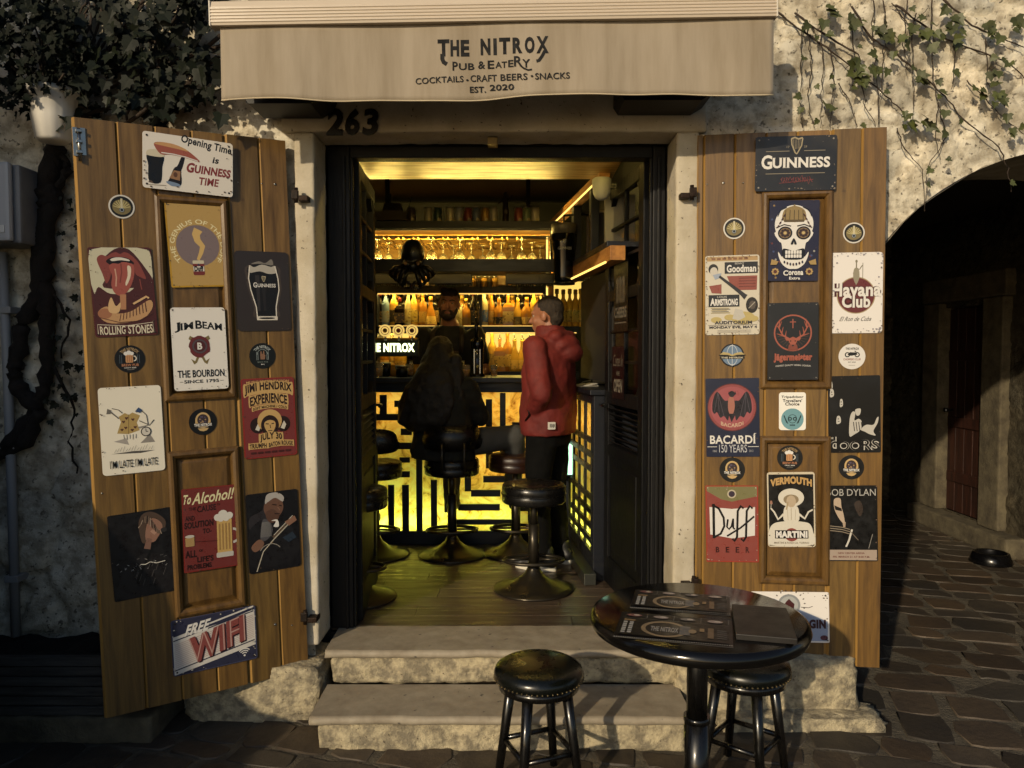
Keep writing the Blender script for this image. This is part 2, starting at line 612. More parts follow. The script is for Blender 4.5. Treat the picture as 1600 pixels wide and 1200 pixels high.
# ---- street
def build_street():
    mb = MB()
    mb.mi = 1
    s = [(-9, -9), (9, -9), (9, 6), (-9, 6)]
    mb.face([mb.v((x, y, 0.0012)) for x, y in s])
    g = random.Random(5)
    mb.mi = 0
    ang = R(-14); ca, sa = math.cos(ang), math.sin(ang)
    lay = mb.bm.loops.layers.float_color.new('tone')
    v = -5.2
    while v < 5.5:
        rh = g.uniform(0.14, 0.27)
        u = -6.0 + g.uniform(0, .3)
        while u < 6.5:
            rw = g.uniform(0.17, 0.38)
            cx, cy = u + rw/2, v + rh/2
            x, y = cx*ca - cy*sa, cx*sa + cy*ca
            if -3.6 < x < 5 and -4.6 < y < 4.5:
                gap = g.uniform(0.007, 0.02)
                hw, hh = rw/2 - gap, rh/2 - gap
                base = []
                for (kx, ky) in ((-1,-1),(-.3,-1.04),(.4,-1.02),(1,-1),(1.03,0),(1,1),(.3,1.04),(-.4,1.02),(-1,1),(-1.03,0)):
                    kk = g.uniform(.86, .98) if abs(kx) == 1 and abs(ky) == 1 else 1.0
                    px_, py_ = kx*hw*kk + g.uniform(-.018, .012), ky*hh*kk + g.uniform(-.018, .012)
                    base.append((px_, py_))
                top = g.uniform(0.003, 0.010); tx, ty = g.uniform(-.03, .03), g.uniform(-.03, .03)
                rings = []
                for sc_, dz in ((1.0, -top-0.006), (0.99, -0.002), (0.965, 0.0)):
                    ring = []
                    for (a, b) in base:
                        a2, b2 = a*sc_ + (g.uniform(-.003, .003) if sc_ < 1 else 0), b*sc_ + (g.uniform(-.003, .003) if sc_ < 1 else 0)
                        X, Yy = cx + a2, cy + b2
                        ring.append(mb.v((X*ca - Yy*sa, X*sa + Yy*ca, top + dz + tx*a2 + ty*b2)))
                    rings.append(ring)
                fs = []
                for A, B in zip(rings, rings[1:]):
                    for i in range(10): fs.append(mb.face([A[i], A[(i+1)%10], B[(i+1)%10], B[i]], smooth=True))
                fs.append(mb.face(rings[-1]))
                t = g.uniform(0.55, 1.35); wm = g.uniform(-.12, .12)
                for f in fs:
                    if f:
                        for l in f.loops: l[lay] = (t*(1+wm), t, t*(1-wm), 1)
            u += rw
        v += rh
    o = mb.build('street', [m_paver, m_mortar], None, recalc=False)
    tag(o, 'dark uneven stone pavers of the street with pale mortar joints', 'street', kind='structure')
build_street()

# ---- front wall of the house with the doorway and the archway
AXC, AZC, AR = 2.535, 1.44, 1.10
WX0, WZ0 = -3.6, 0.0
DX0, DX1, DZ1 = -0.90, 0.76, 2.66
def front_keep(x, y):
    X, Z = x + WX0, y + WZ0
    if DX0 < X < DX1 and Z < DZ1: return False
    if Z < AZC: return not (AXC-AR < X < AXC+AR)
    return math.hypot(X-AXC, Z-AZC) > AR
def front_snap(x, y):
    X, Z = x + WX0, y + WZ0
    if Z >= AZC:
        d = math.hypot(X-AXC, Z-AZC)
        if abs(d - AR) < 0.024 and d > 1e-6:
            X, Z = AXC + (X-AXC)*AR/d, AZC + (Z-AZC)*AR/d
    else:
        for e in (AXC-AR, AXC+AR):
            if abs(X - e) < 0.011: X = e
    return X - WX0, Z - WZ0
def front_flat(x, y):
    X, Z = x + WX0, y + WZ0
    k = 1.0
    d = math.hypot(X-AXC, Z-AZC) - AR if Z > AZC else min(abs(X-AXC+AR), abs(X-AXC-AR))
    k = min(k, max(0.12, (d - 0.03)/0.14))
    if -1.45 < X < 1.05 and Z > 2.2:                      # plastered patch over the doorway
        k = min(k, 0.15)
    elif -1.45 < X < 1.05: k = min(k, 0.25)
    return min(1.0, k)
wall = thing('stone_wall', 'rough pale rubble stone house wall with a doorway and a round archway', 'wall')
relief_wall('masonry', (WX0, 0, WZ0), (1, 0, 0), (0, 0, 1), (0, -1, 0), 8.2, 3.9, 0.02, m_rubble, wall, keep=front_keep, snap=front_snap, flat=front_flat)
def intrados():
    mb = MB()
    pts = [(AXC-AR, 0.0)] + [(AXC - AR*math.cos(PI*i/40), AZC + AR*math.sin(PI*i/40)) for i in range(41)] + [(AXC+AR, 0.0)]
    rows = []
    for k in range(9):
        y = 0.62*k/8
        rows.append([mb.v((x + 0.012*noise.noise(Vector((x*4, y*6, z*4))), y-0.004, z + 0.012*noise.noise(Vector((x*5+3, y*6, z*4))) if z > 0 else z)) for x, z in pts])
    for a, b in zip(rows, rows[1:]):
        for i in range(len(pts)-1): mb.face([a[i], a[i+1], b[i+1], b[i]], smooth=True)
    mb.build('arch_soffit', pm('arch plaster', '#a59a84', 0.9, col2='#7c725f', scale=6, bump=0.6, bscale=40), wall)
intrados()

# ---- passage behind the archway
pas = thing('passage_walls', 'dark rubble walls of the vaulted passage behind the archway', 'wall')
XR = 4.02
PDY0, PDY1, PDZ0, PDZ1 = 2.98, 3.63, 0.18, 2.02
m_rubble_shade = pm('shade-darkened rubble stone', '#565042', 0.92, col2='#3b352b', scale=15, bump=1.0, bscale=26, attr='tone', bdist=0.02, spec=0.15)  # same rubble with the shade of the passage put into its colour
relief_wall('side_wall', (XR, 0.6, 0), (0, 1, 0), (0, 0, 1), (-1, 0, 0), 4.2, 2.9, 0.03, m_rubble_shade, pas, seed=4, keep=lambda x, y: not (PDY0 < x+0.6 < PDY1 and PDZ0 < y < PDZ1), flat=lambda x, y: 0.6)
relief_wall('back_wall', (1.2, 4.7, 0), (1, 0, 0), (0, 0, 1), (0, -1, 0), 3.0, 2.9, 0.03, m_rubble_shade, pas, seed=7, depth=0.06)
relief_wall('inner_wall', (1.435, 0.6, 0), (0, 1, 0), (0, 0, 1), (1, 0, 0), 4.2, 2.9, 0.04, m_rubble_shade, pas, seed=9)
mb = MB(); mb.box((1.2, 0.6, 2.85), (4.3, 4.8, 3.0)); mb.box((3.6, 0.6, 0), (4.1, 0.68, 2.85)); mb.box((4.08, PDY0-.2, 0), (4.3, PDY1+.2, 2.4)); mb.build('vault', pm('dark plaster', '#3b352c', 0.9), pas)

m_stone_shade = pm('shade-darkened limestone', '#625a47', 0.9, col2='#443d31', scale=9, bump=.7, bscale=40)  # limestone with shade put into its colour; also used on the planter plinth
pdoor = thing('wooden_door', 'dark red-brown plank door with stone jambs inside the archway', 'door', (XR, 3.3, 0.17))
mb = MB()
for i in range(5):
    y0 = PDY0 + (PDY1-PDY0)*i/5
    mb.box((XR+.02, y0+.003, PDZ0), (XR+.05, y0+(PDY1-PDY0)/5-.003, PDZ1), 0.004)
for z in (0.45, 0.95, 1.55): mb.box((XR+.005, PDY0+.02, z), (XR+.019, PDY1-.02, z+.09), 0.004)
pleaf = mb.build('leaf', pm('old red-brown door wood', '#3a1d12', 0.6, col2='#1f0f0a', scale=5, stretch=(6, 6, .7), bump=0.3), pdoor)
for (a, b) in ((PDY0-.27, PDY0), (PDY1, PDY1+.27)):
    mb = MB(); mb.box((XR-.085, a, 0.17), (XR+.06, b, 2.08), 0.015); mb.build('stone_jamb', m_stone_shade, pdoor)
mb = MB(); mb.box((XR-.085, PDY0-.3, 2.085), (XR+.06, PDY1+.3, 2.3), 0.015); mb.build('stone_lintel', m_stone_shade, pdoor)
mb = MB(); mb.box((XR-.16, PDY0-.5, 0), (XR+.06, PDY1+.36, 0.165), 0.02); mb.build('stone_sill', m_stone_shade, pdoor)
mb = MB(); mb.lathe([(0.013, 0), (0.013, 0.05), (0.022, 0.052), (0.022, 0.07), (0.0, 0.072)], o=(XR+.005, PDY1-.09, 1.1), M=Matrix.Rotation(-PI/2, 4, 'Y'), seg=12); mb.build('knob', pm('dull steel', '#8a8d90', 0.35, metal=1.0), pleaf)
q = PZ(1548, 880, 0)
bowl = thing('pet_bowl', 'small black bowl on the pavers by the passage door', 'bowl', q)
mb = MB(); mb.lathe([(0.0, 0.004), (0.145, 0.004), (0.15, 0.012), (0.125, 0.085), (0.112, 0.088), (0.105, 0.08), (0.10, 0.03), (0.0, 0.025)], seg=28)
mb.build('body', pm('black enamel', '#08080a', 0.25, rvar=0.08, scale=8), bowl, local=True)
mb = MB(); mb.lathe([(0.0, 0.047), (0.1005, 0.047)], seg=24, cap=False); mb.build('water', pm('bowl water', '#10130f', 0.06), bowl, local=True)

# ---- dressed stone round the doorway
sur = thing('door_surround', 'pitted pale limestone frame of lintel and jambs round the pub doorway', 'door surround')
def rough_block(name, a, b, mat, parent, amp=0.004, step=0.03, bev=0.012, freq=9.0):
    mb = MB(); mb.box(a, b, bev)
    lo = [min(a[i], b[i]) for i in range(3)]; hi = [max(a[i], b[i]) for i in range(3)]
    bm = mb.bm
    for ax in range(3):
        n = int((hi[ax]-lo[ax])/step)
        for k in range(1, n):
            co = Vector((0, 0, 0)); co[ax] = lo[ax] + (hi[ax]-lo[ax])*k/n
            no = Vector((0, 0, 0)); no[ax] = 1
            bmesh.ops.bisect_plane(bm, geom=bm.verts[:]+bm.edges[:]+bm.faces[:], plane_co=co, plane_no=no)
    bm.normal_update()
    off = {}
    for v in bm.verts:
        d = noise.fractal(v.co*freq, 1.0, 2.0, 5)
        off[v] = v.normal * d * amp
    for v, d in off.items(): v.co += d
    for f in bm.faces: f.smooth = True
    return mb.build(name, mat, parent)
rough_block('jamb', (-0.965, -0.035, FLOOR-.0), (-0.876, 0.185, 2.60), m_dress, sur)
rough_block('jamb', (0.729, -0.035, FLOOR-.0), (0.828, 0.185, 2.60), m_dress, sur)
rough_block('lintel', (-1.02, -0.040, 2.602), (0.86, 0.185, 2.80), m_dress, sur, amp=0.006)
mb = MB(); mb.box((-0.11, 0.03, 2.565), (-0.065, 0.10, 2.598), 0.004); mb.build('latch_plate', pm('worn brass', '#7d6a45', 0.5, metal=0.7), sur)

# ---- steps
def step_thing(label, x0, x1, y0, y1, z0, z1, slab):
    t = thing('stone_step', label, 'step', ((x0+x1)/2, y0, z0), group='stone steps up to the doorway')
    # tread with a rounded nosing
    mb = MB(); n = 46
    prof = [(y1, z1-slab)] + [(y0+.03, z1-slab)] + [(y0 + slab*.5 - slab*.5*math.sin(PI*k/6), z1 - slab*.5 - slab*.5*math.cos(PI*k/6)) for k in range(7)] + [(y1, z1)]
    rows = []
    for i in range(n+1):
        x = x0 + (x1-x0)*i/n
        row = []
        for (yy, zz) in prof:
            k = 1.0 if yy < y0 + .1 else .2
            d = 0.005*k*noise.fractal(Vector((x*7, yy*9, zz*9)), 1, 2, 4)
            row.append(mb.v((x + (0.01*noise.noise(Vector((yy*20, zz*20, x))) if i in (0, n) else 0), yy + d, zz + d*.4)))
        rows.append(row)
    for A, B in zip(rows, rows[1:]):
        for k in range(len(prof)-1): mb.face([A[k], B[k], B[k+1], A[k+1]], smooth=(1 < k < 8))
    mb.face(rows[0]); mb.face(list(reversed(rows[-1])))
    mb.build('tread', m_step, t)
    rough_block('riser', (x0+.025, y0+.02, z0-.01), (x1-.025, y1, z1-slab-.001), m_riser, t, amp=0.013, step=0.022, bev=0.02, freq=11)
    return t
step_thing('upper pale stone doorstep with rounded worn edge', -0.835, 0.80, -0.10, 0.22, 0.148, FLOOR, 0.036)
step_thing('lower wide stone step on the street pavers', -0.825, 0.735, -0.415, -0.101, 0.0, 0.148, 0.036)

# ---- rough stones at the foot of the wall
def boulder(label, c, r, seed, mat=m_riser):
    mb = MB(); mb.ell((0, 0, 0), (1, 1, 1), seg=40, rings=24)
    for v in mb.bm.verts:
        p = v.co.copy()
        q = Vector([math.copysign(abs(x)**0.42, x) for x in p]); 
        q = q / max(1e-6, max(abs(q.x), abs(q.y), abs(q.z))) * 0.85 + p*0.15
        d = noise.fractal(q*2.2 + Vector((seed, 0, 0)), 1, 2, 5)
        q *= 1 + 0.10*d
        v.co = Vector((q.x*r[0], q.y*r[1], q.z*r[2])) + Vector(c)
    o = mb.build('footing_stone', mat, None)
    return tag(o, label, 'stone', 'rough footing stones under the shutters')
boulder('rough pale footing stone under the right shutter behind the stools', (1.13, -0.03, 0.135), (0.40, 0.13, 0.155), 3)
boulder('low flat stone at the foot of the right footing stone', (1.25, -0.16, 0.0), (0.36, 0.09, 0.06), 8)
boulder('sloping footing stone left of the steps below the left shutter', (-1.14, 0.0, 0.11), (0.30, 0.16, 0.14), 5)

# ---- unseen blocker left of the camera, added to cast the lower-left shadow
blocker = thing('shadow_blocker', 'unseen stone mass added to cast shade on the lower left', 'wall', (-3, -2.47, 0))
mb = MB()
prof = [(-2.04, 0), (-2.12, .80), (-2.36, .98), (-2.55, 1.12), (-2.58, 1.3), (-2.64, 1.53), (-2.80, 1.87), (-3.05, 2.7), (-3.2, 3.4), (-3.3, 4.6)]
mb.prism([(-6.5, 0)] + prof + [(-6.5, 4.6)], 1.80, 2.50, M=Matrix.Rotation(PI/2, 4, 'X'))
mb.box((-2.75, -1.0, 0), (-2.66, -0.05, 4.4))
mb.prism([(-3.6, 0), (-1.84, 0), (-1.86, .6), (-1.88, .81), (-1.92, 1.02), (-2.08, 1.36), (-2.5, 1.55), (-3.6, 1.7)], .90, 1.25, M=Matrix.Rotation(PI/2, 4, 'X'))
mb.build('masonry', m_rubble, blocker)  # body of the added shadow blocker, not part of the house

# ---- left side: planter, meter box, pipe, pot
m_slat = pm('weathered grey slats', '#4b4843', 0.85, col2='#2e2b28', scale=4, stretch=(1, 8, 12), bump=0.4, bscale=20)
pl = thing('planter', 'weathered slatted planter box full of dark soil against the left wall', 'planter', (-2.4, -0.2, 0.115))
mb = MB()
zz = 0.118
for i in range(6):
    hgt = 0.042
    mb.box((-3.4, -0.335 + rnd.uniform(-.004, .004), zz), (-1.66 + rnd.uniform(-.01, .01), -0.305, zz+hgt-.005), 0.004)
    mb.box((-1.685, -0.30, zz), (-1.66, -0.03, zz+hgt-.005), 0.004)
    zz += hgt
mb.build('slats', m_slat, pl)
mb = MB()
n = 40; rows = []
for i in range(n+1):
    rows.append([mb.v((-3.38 + 1.69*i/n, -0.30 + 0.28*j/10, 0.335 + 0.03*noise.fractal(Vector((i*.35, j*.35, 0)), 1, 2, 3))) for j in range(11)])
for A, B in zip(rows, rows[1:]):
    for j in range(10): mb.face([A[j], B[j], B[j+1], A[j+1]], smooth=True)
mb.build('soil', pm('dark soil', '#191512', 0.95, bump=1.0, bscale=60), pl)
tag(rough_block('stone_plinth', (-3.5, -0.345, 0), (-1.50, -0.01, 0.114), m_stone_shade, None, amp=0.008), 'pale stone plinth under the slatted planter', 'plinth')
mt = thing('meter_box', 'grey utility meter box on the dark left wall', 'meter box', (-2.3, -0.1, 2.0))
a = P(0, 255, 3.2); 
mb = MB(); mb.box((-2.62, -0.20, 2.09), (-2.075, 0.02, 2.42), 0.012); mb.build('housing', pm('grey sheet steel', '#77797c', 0.5, col2='#63656a', scale=5), mt)
mb = MB(); mb.box((-2.60, -0.235, 2.095), (-2.10, -0.202, 2.425), 0.014); mb.build('door_panel', pm('pale grey plastic', '#a7a9ad', 0.45), mt)
mb = MB(); mb.box((-2.16, -0.239, 2.13), (-2.12, -0.2355, 2.16)); mb.build('sticker', ink('#d8d8d4'), mt)
pipe = MB(); pipe.tube([(-2.235, -0.06, 0.35), (-2.235, -0.06, 1.0), (-2.24, -0.06, 1.55), (-2.25, -0.06, 2.07)], 0.02, seg=10)
for z in (0.6, 1.2, 1.8): pipe.box((-2.265, -0.085, z), (-2.205, 0.02, z+.03), 0.004)
tag(pipe.build('downpipe', pm('pale plastic pipe', '#8c8c8c', 0.5), None), 'pale cable pipe below the grey meter box', 'pipe')
pot = thing('hanging_pot', 'white ribbed hanging flower pot on the upper left wall', 'pot', P(84, 222, 3.25))
mb = MB()
mb.lathe([(0.0, 0.0), (0.055, 0.0), (0.066, 0.012), (0.082, 0.10), (0.092, 0.19), (0.10, 0.195), (0.10, 0.215), (0.088, 0.215), (0.08, 0.12), (0.0, 0.11)], seg=36)
for v in mb.bm.verts:
    r_ = math.hypot(v.co.x, v.co.y)
    if 0.06 < r_ and v.co.z < 0.19:
        a = math.atan2(v.co.y, v.co.x); k = 1 + 0.02*math.cos(a*12)
        v.co.x *= k; v.co.y *= k
mb.build('body', pm('white glazed pot', '#c9c4ba', 0.4), pot, local=True)
mb = MB(); mb.tube([(0, 0.0, 0.19), (0.0, 0.1, 0.25), (0, 0.2, 0.25)], 0.005); mb.build('bracket', m_blackm, pot, local=True)

# ================================================================== SHUTTERS
m_wood = pm('varnished brown shutter wood', '#7a5d30', 0.42, col2='#4a3415', scale=2.6, stretch=(13, .9, 13), distort=.7, attr='tone', speck=('#3a2710', 9, 0.70), bump=0.12, bscale=6, bstretch=(22, 1.2, 22), rvar=0.1, bdist=0.003, contrast=(0.3, 0.7), coat=0.15)
m_wood2 = pm('varnished moulding wood', '#6b4f28', 0.40, col2='#493315', scale=3.0, stretch=(12, 2.0, 12), bump=0.08, rvar=0.1, coat=0.15)
m_backing = pm('shutter backing wood', '#9c783f', 0.5, col2='#82622f', scale=3.0, stretch=(15, 1.0, 15))
m_chrome = pm('chrome steel', '#9a9790', 0.28, metal=1.0, rvar=0.08, scale=30)
m_iron = pm('old black iron', '#17120e', 0.6, metal=0.6, col2='#2b1b10', scale=20, bump=0.4)
def sweep_rect(mb, x0, y0, x1, y1, prof):
    rings = []
    for (o, z) in prof:
        rings.append([mb.v((x0+o, y0+o, z)), mb.v((x1-o, y0+o, z)), mb.v((x1-o, y1-o, z)), mb.v((x0+o, y1-o, z))])
    for A, B in zip(rings, rings[1:]):
        for i in range(4): mb.face([A[i], A[(i+1)%4], B[(i+1)%4], B[i]])
MOULD = [(-.006, 0.0), (-.006, 0.010), (0.002, 0.016), (0.012, 0.017), (0.022, 0.009), (0.026, 0.003), (0.028, -0.016)]
def make_shutter(fr, label, grooves, gy, mids, frames, group):
    t = thing('wooden_shutter', label, 'shutter', M=fr.M, group=group)
    us = [0.0] + [fr.uv(px, gy)[0] for px in grooves] + [fr.W]
    fv = []
    for (x0, y0, x1, y1) in frames:
        u0, v1 = fr.uv(x0, y0); u1, v0 = fr.uv(x1, y1)
        fv.append((u0, v0, u1, v1))
    u0 = min(f[0] for f in fv); u1 = max(f[2] for f in fv)
    fv = [(u0, f[1], u1, f[3]) for f in fv]
    mb = MB(); mb.box((0.001, 0.001, -0.045), (fr.W-.001, fr.H-.001, -0.0165)); mb.build('backing', m_backing, t, local=True)
    mb = MB(); g = 0.0008
    lay = mb.bm.loops.layers.float_color.new('tone'); tg = random.Random(len(us)*7 + int(gy))
    def board(x0, y0, x1, y1, top):
        c_ = min(.0095, (x1-x0)*.25)
        pr = [(x0, -.016), (x1, -.016), (x1, top-.0015), (x1-.0015, top), (x0+c_, top), (x0, top-.0125)]
        A = [mb.v((x, y0, z)) for x, z in pr]; B = [mb.v((x, y1, z)) for x, z in pr]
        t_ = tg.uniform(.78, 1.12); w_ = tg.uniform(-.05, .05)
        fs = [mb.face(A), mb.face(list(reversed(B)))]
        for i in range(6):
            j = (i+1) % 6; fs.append(mb.face([A[i], B[i], B[j], A[j]], 1 if i == 4 else 0))
        for f in fs:
            for l in f.loops: l[lay] = (t_*(1+w_), t_, t_*(1-w_), 1)
    for a, b in zip(us, us[1:]):
        if b > u0 + .01 and a < u1 - .01:
            vs = sorted([(f[1], f[3]) for f in fv])
            if a < u0 - .012: board(a+g, 0, u0, fr.H, 0)
            if b > u1 + .012: board(u1, 0, b-g, fr.H, 0)
            aa, bb = max(a+g, u0+g), min(b-g, u1-g)
            if bb - aa > 0.015:
                last = 0.0
                for lo, hi in vs + [(fr.H, None)]:
                    if lo - last > .03: board(aa, last, bb, lo-.001, -.0005)
                    last = (hi or 0) + .001
        else: board(a+g, 0, b-g, fr.H, 0)
    mb.build('boards', [m_wood, m_backing], t, local=True)
    for f in fv:
        mb = MB(); sweep_rect(mb, f[0], f[1], f[2], f[3], MOULD); mb.build('moulding', m_wood2, t, local=True)
        mb = MB(); x0, y0, x1, y1 = f[0]+.045, f[1]+.045, f[2]-.045, f[3]-.045
        sweep_rect(mb, x0-.017, y0-.017, x1+.017, y1+.017, [(0, -.0165), (0, -.013), (.017, -.004), (.02, -.0035)])
        mb.face([mb.v(p) for p in ((x0+.003, y0+.003, -.0035), (x1-.003, y0+.003, -.0035), (x1-.003, y1-.003, -.0035), (x0+.003, y1-.003, -.0035))])
        mb.build('field_panel', m_wood2, t, local=True)
    return t
FL = Frame((109, 188, 2.98), (448, 215, 3.40), (480, 1040, 3.40), (166, 1130, 2.98))
FR = Frame((1085, 210, 3.43), (1390, 200, 3.32), (1371, 1045, 3.32), (1089, 1028, 3.43))
shL = make_shutter(FL, 'brown plank shutter hung left of the doorway, its lower corner in deep shadow', [180, 239, 296.5, 350, 401.5], 202, None, [(243, 307, 358, 620), (275, 707, 382, 943)], 'wooden shutters of the doorway')
shR = make_shutter(FR, 'brown plank shutter hung right of the doorway beside the archway', [1098.5, 1147, 1196, 1245, 1296, 1346], 212, None, [(1192, 302, 1296, 605), (1190, 683, 1288, 912)], 'wooden shutters of the doorway')
# the barrel bolt and screw heads on the shutters
def at_uv(fr, px, py, n): 
    u, v = fr.uv(px, py, n); return u, v
u, v = FL.uv(124, 222)
mb = MB(); mb.box((u-.022, v-.055, 0), (u-.006, v+.055, .004), .001); mb.box((u+.004, v-.05, 0), (u+.022, v+.055, .004), .001)
mb.cyl((u-.001, v-.075, .010), (u-.001, v+.05, .010), 0.006)
for dv in (-.04, 0.0, .04): mb.box((u-.012, v+dv-.006, .003), (u+.010, v+dv+.006, .018), .002)
mb.build('bolt', m_chrome, shL, local=True)
for fr, sh, pts in ((FL, shL, [(372, 285), (409, 287), (430, 288), (430, 976), (456, 977), (159, 771)]), (FR, shR, [(1105, 288), (1130, 286), (1161, 286), (1222, 923), (1136, 921)])):
    for k, (px, py) in enumerate(pts):
        u, v = fr.uv(px, py)
        mb = MB(); r_ = 0.006 if px in (430, 1130) else 0.0035
        mb.lathe([(r_, 0.0), (r_, .001), (r_*.7, .0025), (0, .003)], o=(u, v, 0.0), seg=10); mb.build('screw', m_chrome, sh, local=True)
# hinge pintles let into the jambs
def pintle(px, py, side, lab):
    c = P(px, py, 3.40)
    t = thing('hinge_pintle', lab, 'hinge', c, group='black iron pintles of the shutters')
    mb = MB()
    mb.box((-.02, -.012, -.012), (.022, .06, .012), .004)
    mb.box((-.05 if side > 0 else .02, -.016, -.006), (-.02 if side > 0 else .05, .004, .035), .004)
    mb.cyl((-.03*side, -.006, -.02), (-.03*side, -.006, .045), .009, seg=10)
    mb.build('bracket', m_iron, t, local=True)
pintle(474, 310, 1, 'black iron pintle beside the top of the left shutter')
pintle(488, 968, 1, 'black iron pintle beside the foot of the left shutter')
pintle(1070, 306, -1, 'black iron pintle beside the top of the right shutter')
pintle(1073, 915, -1, 'black iron pintle beside the foot of the right shutter')

# ================================================================== AWNING, SPEAKERS, HOUSE NUMBER
m_cloth = pm('beige awning canvas', '#9d917f', 0.9, col2='#7f725e', scale=2.2, stretch=(4, .45, 1), bump=0.12, bscale=260, bdist=0.001, sheen=0.2, contrast=(0.3, 0.7))
m_alu = pm('cream lacquered aluminium', '#b9ab98', 0.4, rvar=0.1, scale=6)
FA = Frame((344, 44, 3.08), (1213, 26, 3.08), (1204, 147, 3.08), (348, 158, 3.08), by_u=True)
aw = thing('awning', 'rolled-in beige canvas awning with black pub lettering over the doorway', 'awning', M=FA.M)
def vwave(x, y):
    k = 1 - min(1, y/FA.H)
    return k*(0.010*math.sin(x*4.3+1) + 0.006*math.sin(x*9.7) + 0.004*math.sin(x*21+2)) + 0.004*math.sin(x*6.5)
def vdrop(x, y):
    k = 1 - min(1, y/FA.H)
    return k*0.006*(math.sin(x*5.1+.6) + .6*math.sin(x*11.3))
mb = MB(); nx, ny = 120, 14; rows = []
for i in range(nx+1):
    x = FA.W*i/nx
    rows.append([mb.v((x, FA.H*j/ny + vdrop(x, FA.H*j/ny), vwave(x, FA.H*j/ny))) for j in range(ny+1)])
for A, B in zip(rows, rows[1:]):
    for j in range(ny): mb.face([A[j], B[j], B[j+1], A[j+1]], smooth=True)
vo = mb.build('valance', m_cloth, aw, local=True, recalc=False)
sol = vo.modifiers.new('cloth', 'SOLIDIFY'); sol.thickness = 0.0012; sol.offset = -1
hem = MB(); hem.tube([(FA.W*i/60, 0.0 + vdrop(FA.W*i/60, 0), vwave(FA.W*i/60, 0)) for i in range(61)], 0.003, seg=6)
hem.build('hem', pm('pale hem tape', '#b5a68a', 0.85), aw, local=True)
art = Art(FA.W, FA.H, 0.0008, step=0.0001)
art.warp = lambda x, y: vwave(x, y)
def AU(px, py):
    u, v = FA.uv(px, py); return u/FA.W, v/FA.W
def awt(s, x0, y0, x1, y1, bold, serif=None, **k):
    a0 = AU(x0, y1); b0 = AU(x1, y0)
    art.text(s, a0[0], a0[1], b0[0], b0[1], '#0d0b0a', bold=bold, serif=serif, **k)
awt('T', 684, 61, 702, 88, .05); awt('H', 704, 62, 717, 88, .05); awt('E', 720, 62, 733, 88, .05)
awt('N', 751, 60, 766, 86, .05); awt('I', 771, 60, 776, 86, .05); awt('T', 780, 59, 797, 85, .05)
awt('R', 801, 59, 816, 84, .05); awt('O', 820, 58, 835, 84, .05); awt('X', 838, 57, 857, 84, .04)
def awl(pts, wd):
    art.line([AU(*p) for p in pts], wd/FA.W, '#0d0b0a', dst=art.let)
awl([(691, 84), (691, 92), (693, 97), (698, 100)], .016)
awl([(851, 80), (847, 88), (842, 95), (838, 96)], .012)
awt('P', 707, 96, 715, 110, .02); awt('UB', 717, 98, 741, 109, .02); awt('&', 747, 95, 758, 107, .02)
awt('E', 762, 94, 772, 107, .02); awt('AT', 774, 96, 792, 106, .02); awt('E', 794, 94, 802, 105, .02); awt('R', 803, 88, 816, 104, .02); awt('Y', 816, 93, 828, 106, .02)
awl([(812, 102), (818, 107), (825, 110), (831, 109)], .006)
awt('COCKTAILS', 649, 119, 724, 130, .012, tilt=0.03); awt('·', 728, 123, 732, 126, .03); awt('CRAFT', 735, 116, 776, 127, .012); awt('BEERS', 782, 115, 824, 126, .012); awt('·', 829, 118, 833, 121, .03); awt('SNACKS', 836, 114, 890, 125, .012)
awt('EST.', 734, 134, 759, 144, .02); awt('2020', 765, 131, 803, 141, .02)
art.emit(aw, rough=0.8, names=('picture', 'lettering'))
# front bar with ribs, cassette behind, arms
W = FA.W
mb = MB()
x0, x1 = -.028, W+.004
prof = [(0.0, .0), (0.0, .022), (.008, .024)]
y = .008
for k in range(5):
    prof += [(y, .024), (y+.003, .0275), (y+.008, .0275), (y+.011, .024)]; y += .0125
prof += [(y, .024), (y+.02, .020), (y+.026, .010), (y+.026, -.03), (0.0, -.03)]
A = [mb.v((x0, FA.H+p[0]-.002, p[1])) for p in prof]; B = [mb.v((x1, FA.H+p[0]-.002, p[1])) for p in prof]
mb.face(A); mb.face(list(reversed(B)))
for i in range(len(prof)):
    j = (i+1) % len(prof); mb.face([A[i], B[i], B[j], A[j]])
mb.build('front_bar', m_alu, aw, local=True)
for xx in (x0-.006, x1):
    mb = MB(); mb.box((xx, FA.H-.006, -.034), (xx+.006, FA.H+.092, .028), .002); mb.build('end_cap', pm('white end cap', '#c4bcae', 0.45), aw, local=True)
mb = MB()
mb.prism([(0, FA.H+.088), (0.004, FA.H+.098), (W-.05, FA.H+.098), (W-.05, FA.H+.088)], -.3, .004)
mb.build('canopy_cloth', m_cloth, aw, local=True)
mb = MB(); mb.cyl((0.03, FA.H+.20, -.30), (W-.03, FA.H+.20, -.30), 0.055, seg=20); mb.build('roller', m_cloth, aw, local=True)
mb = MB(); mb.box((0.0, FA.H+.11, -.385), (W-.02, FA.H+.30, -.36), .004); mb.build('wall_plate', m_alu, aw, local=True)
for xx in (0.16, W-.2):
    mb = MB(); mb.box((xx, FA.H+.03, -.36), (xx+.035, FA.H+.07, -.03), .006); mb.build('arm', m_alu, aw, local=True)

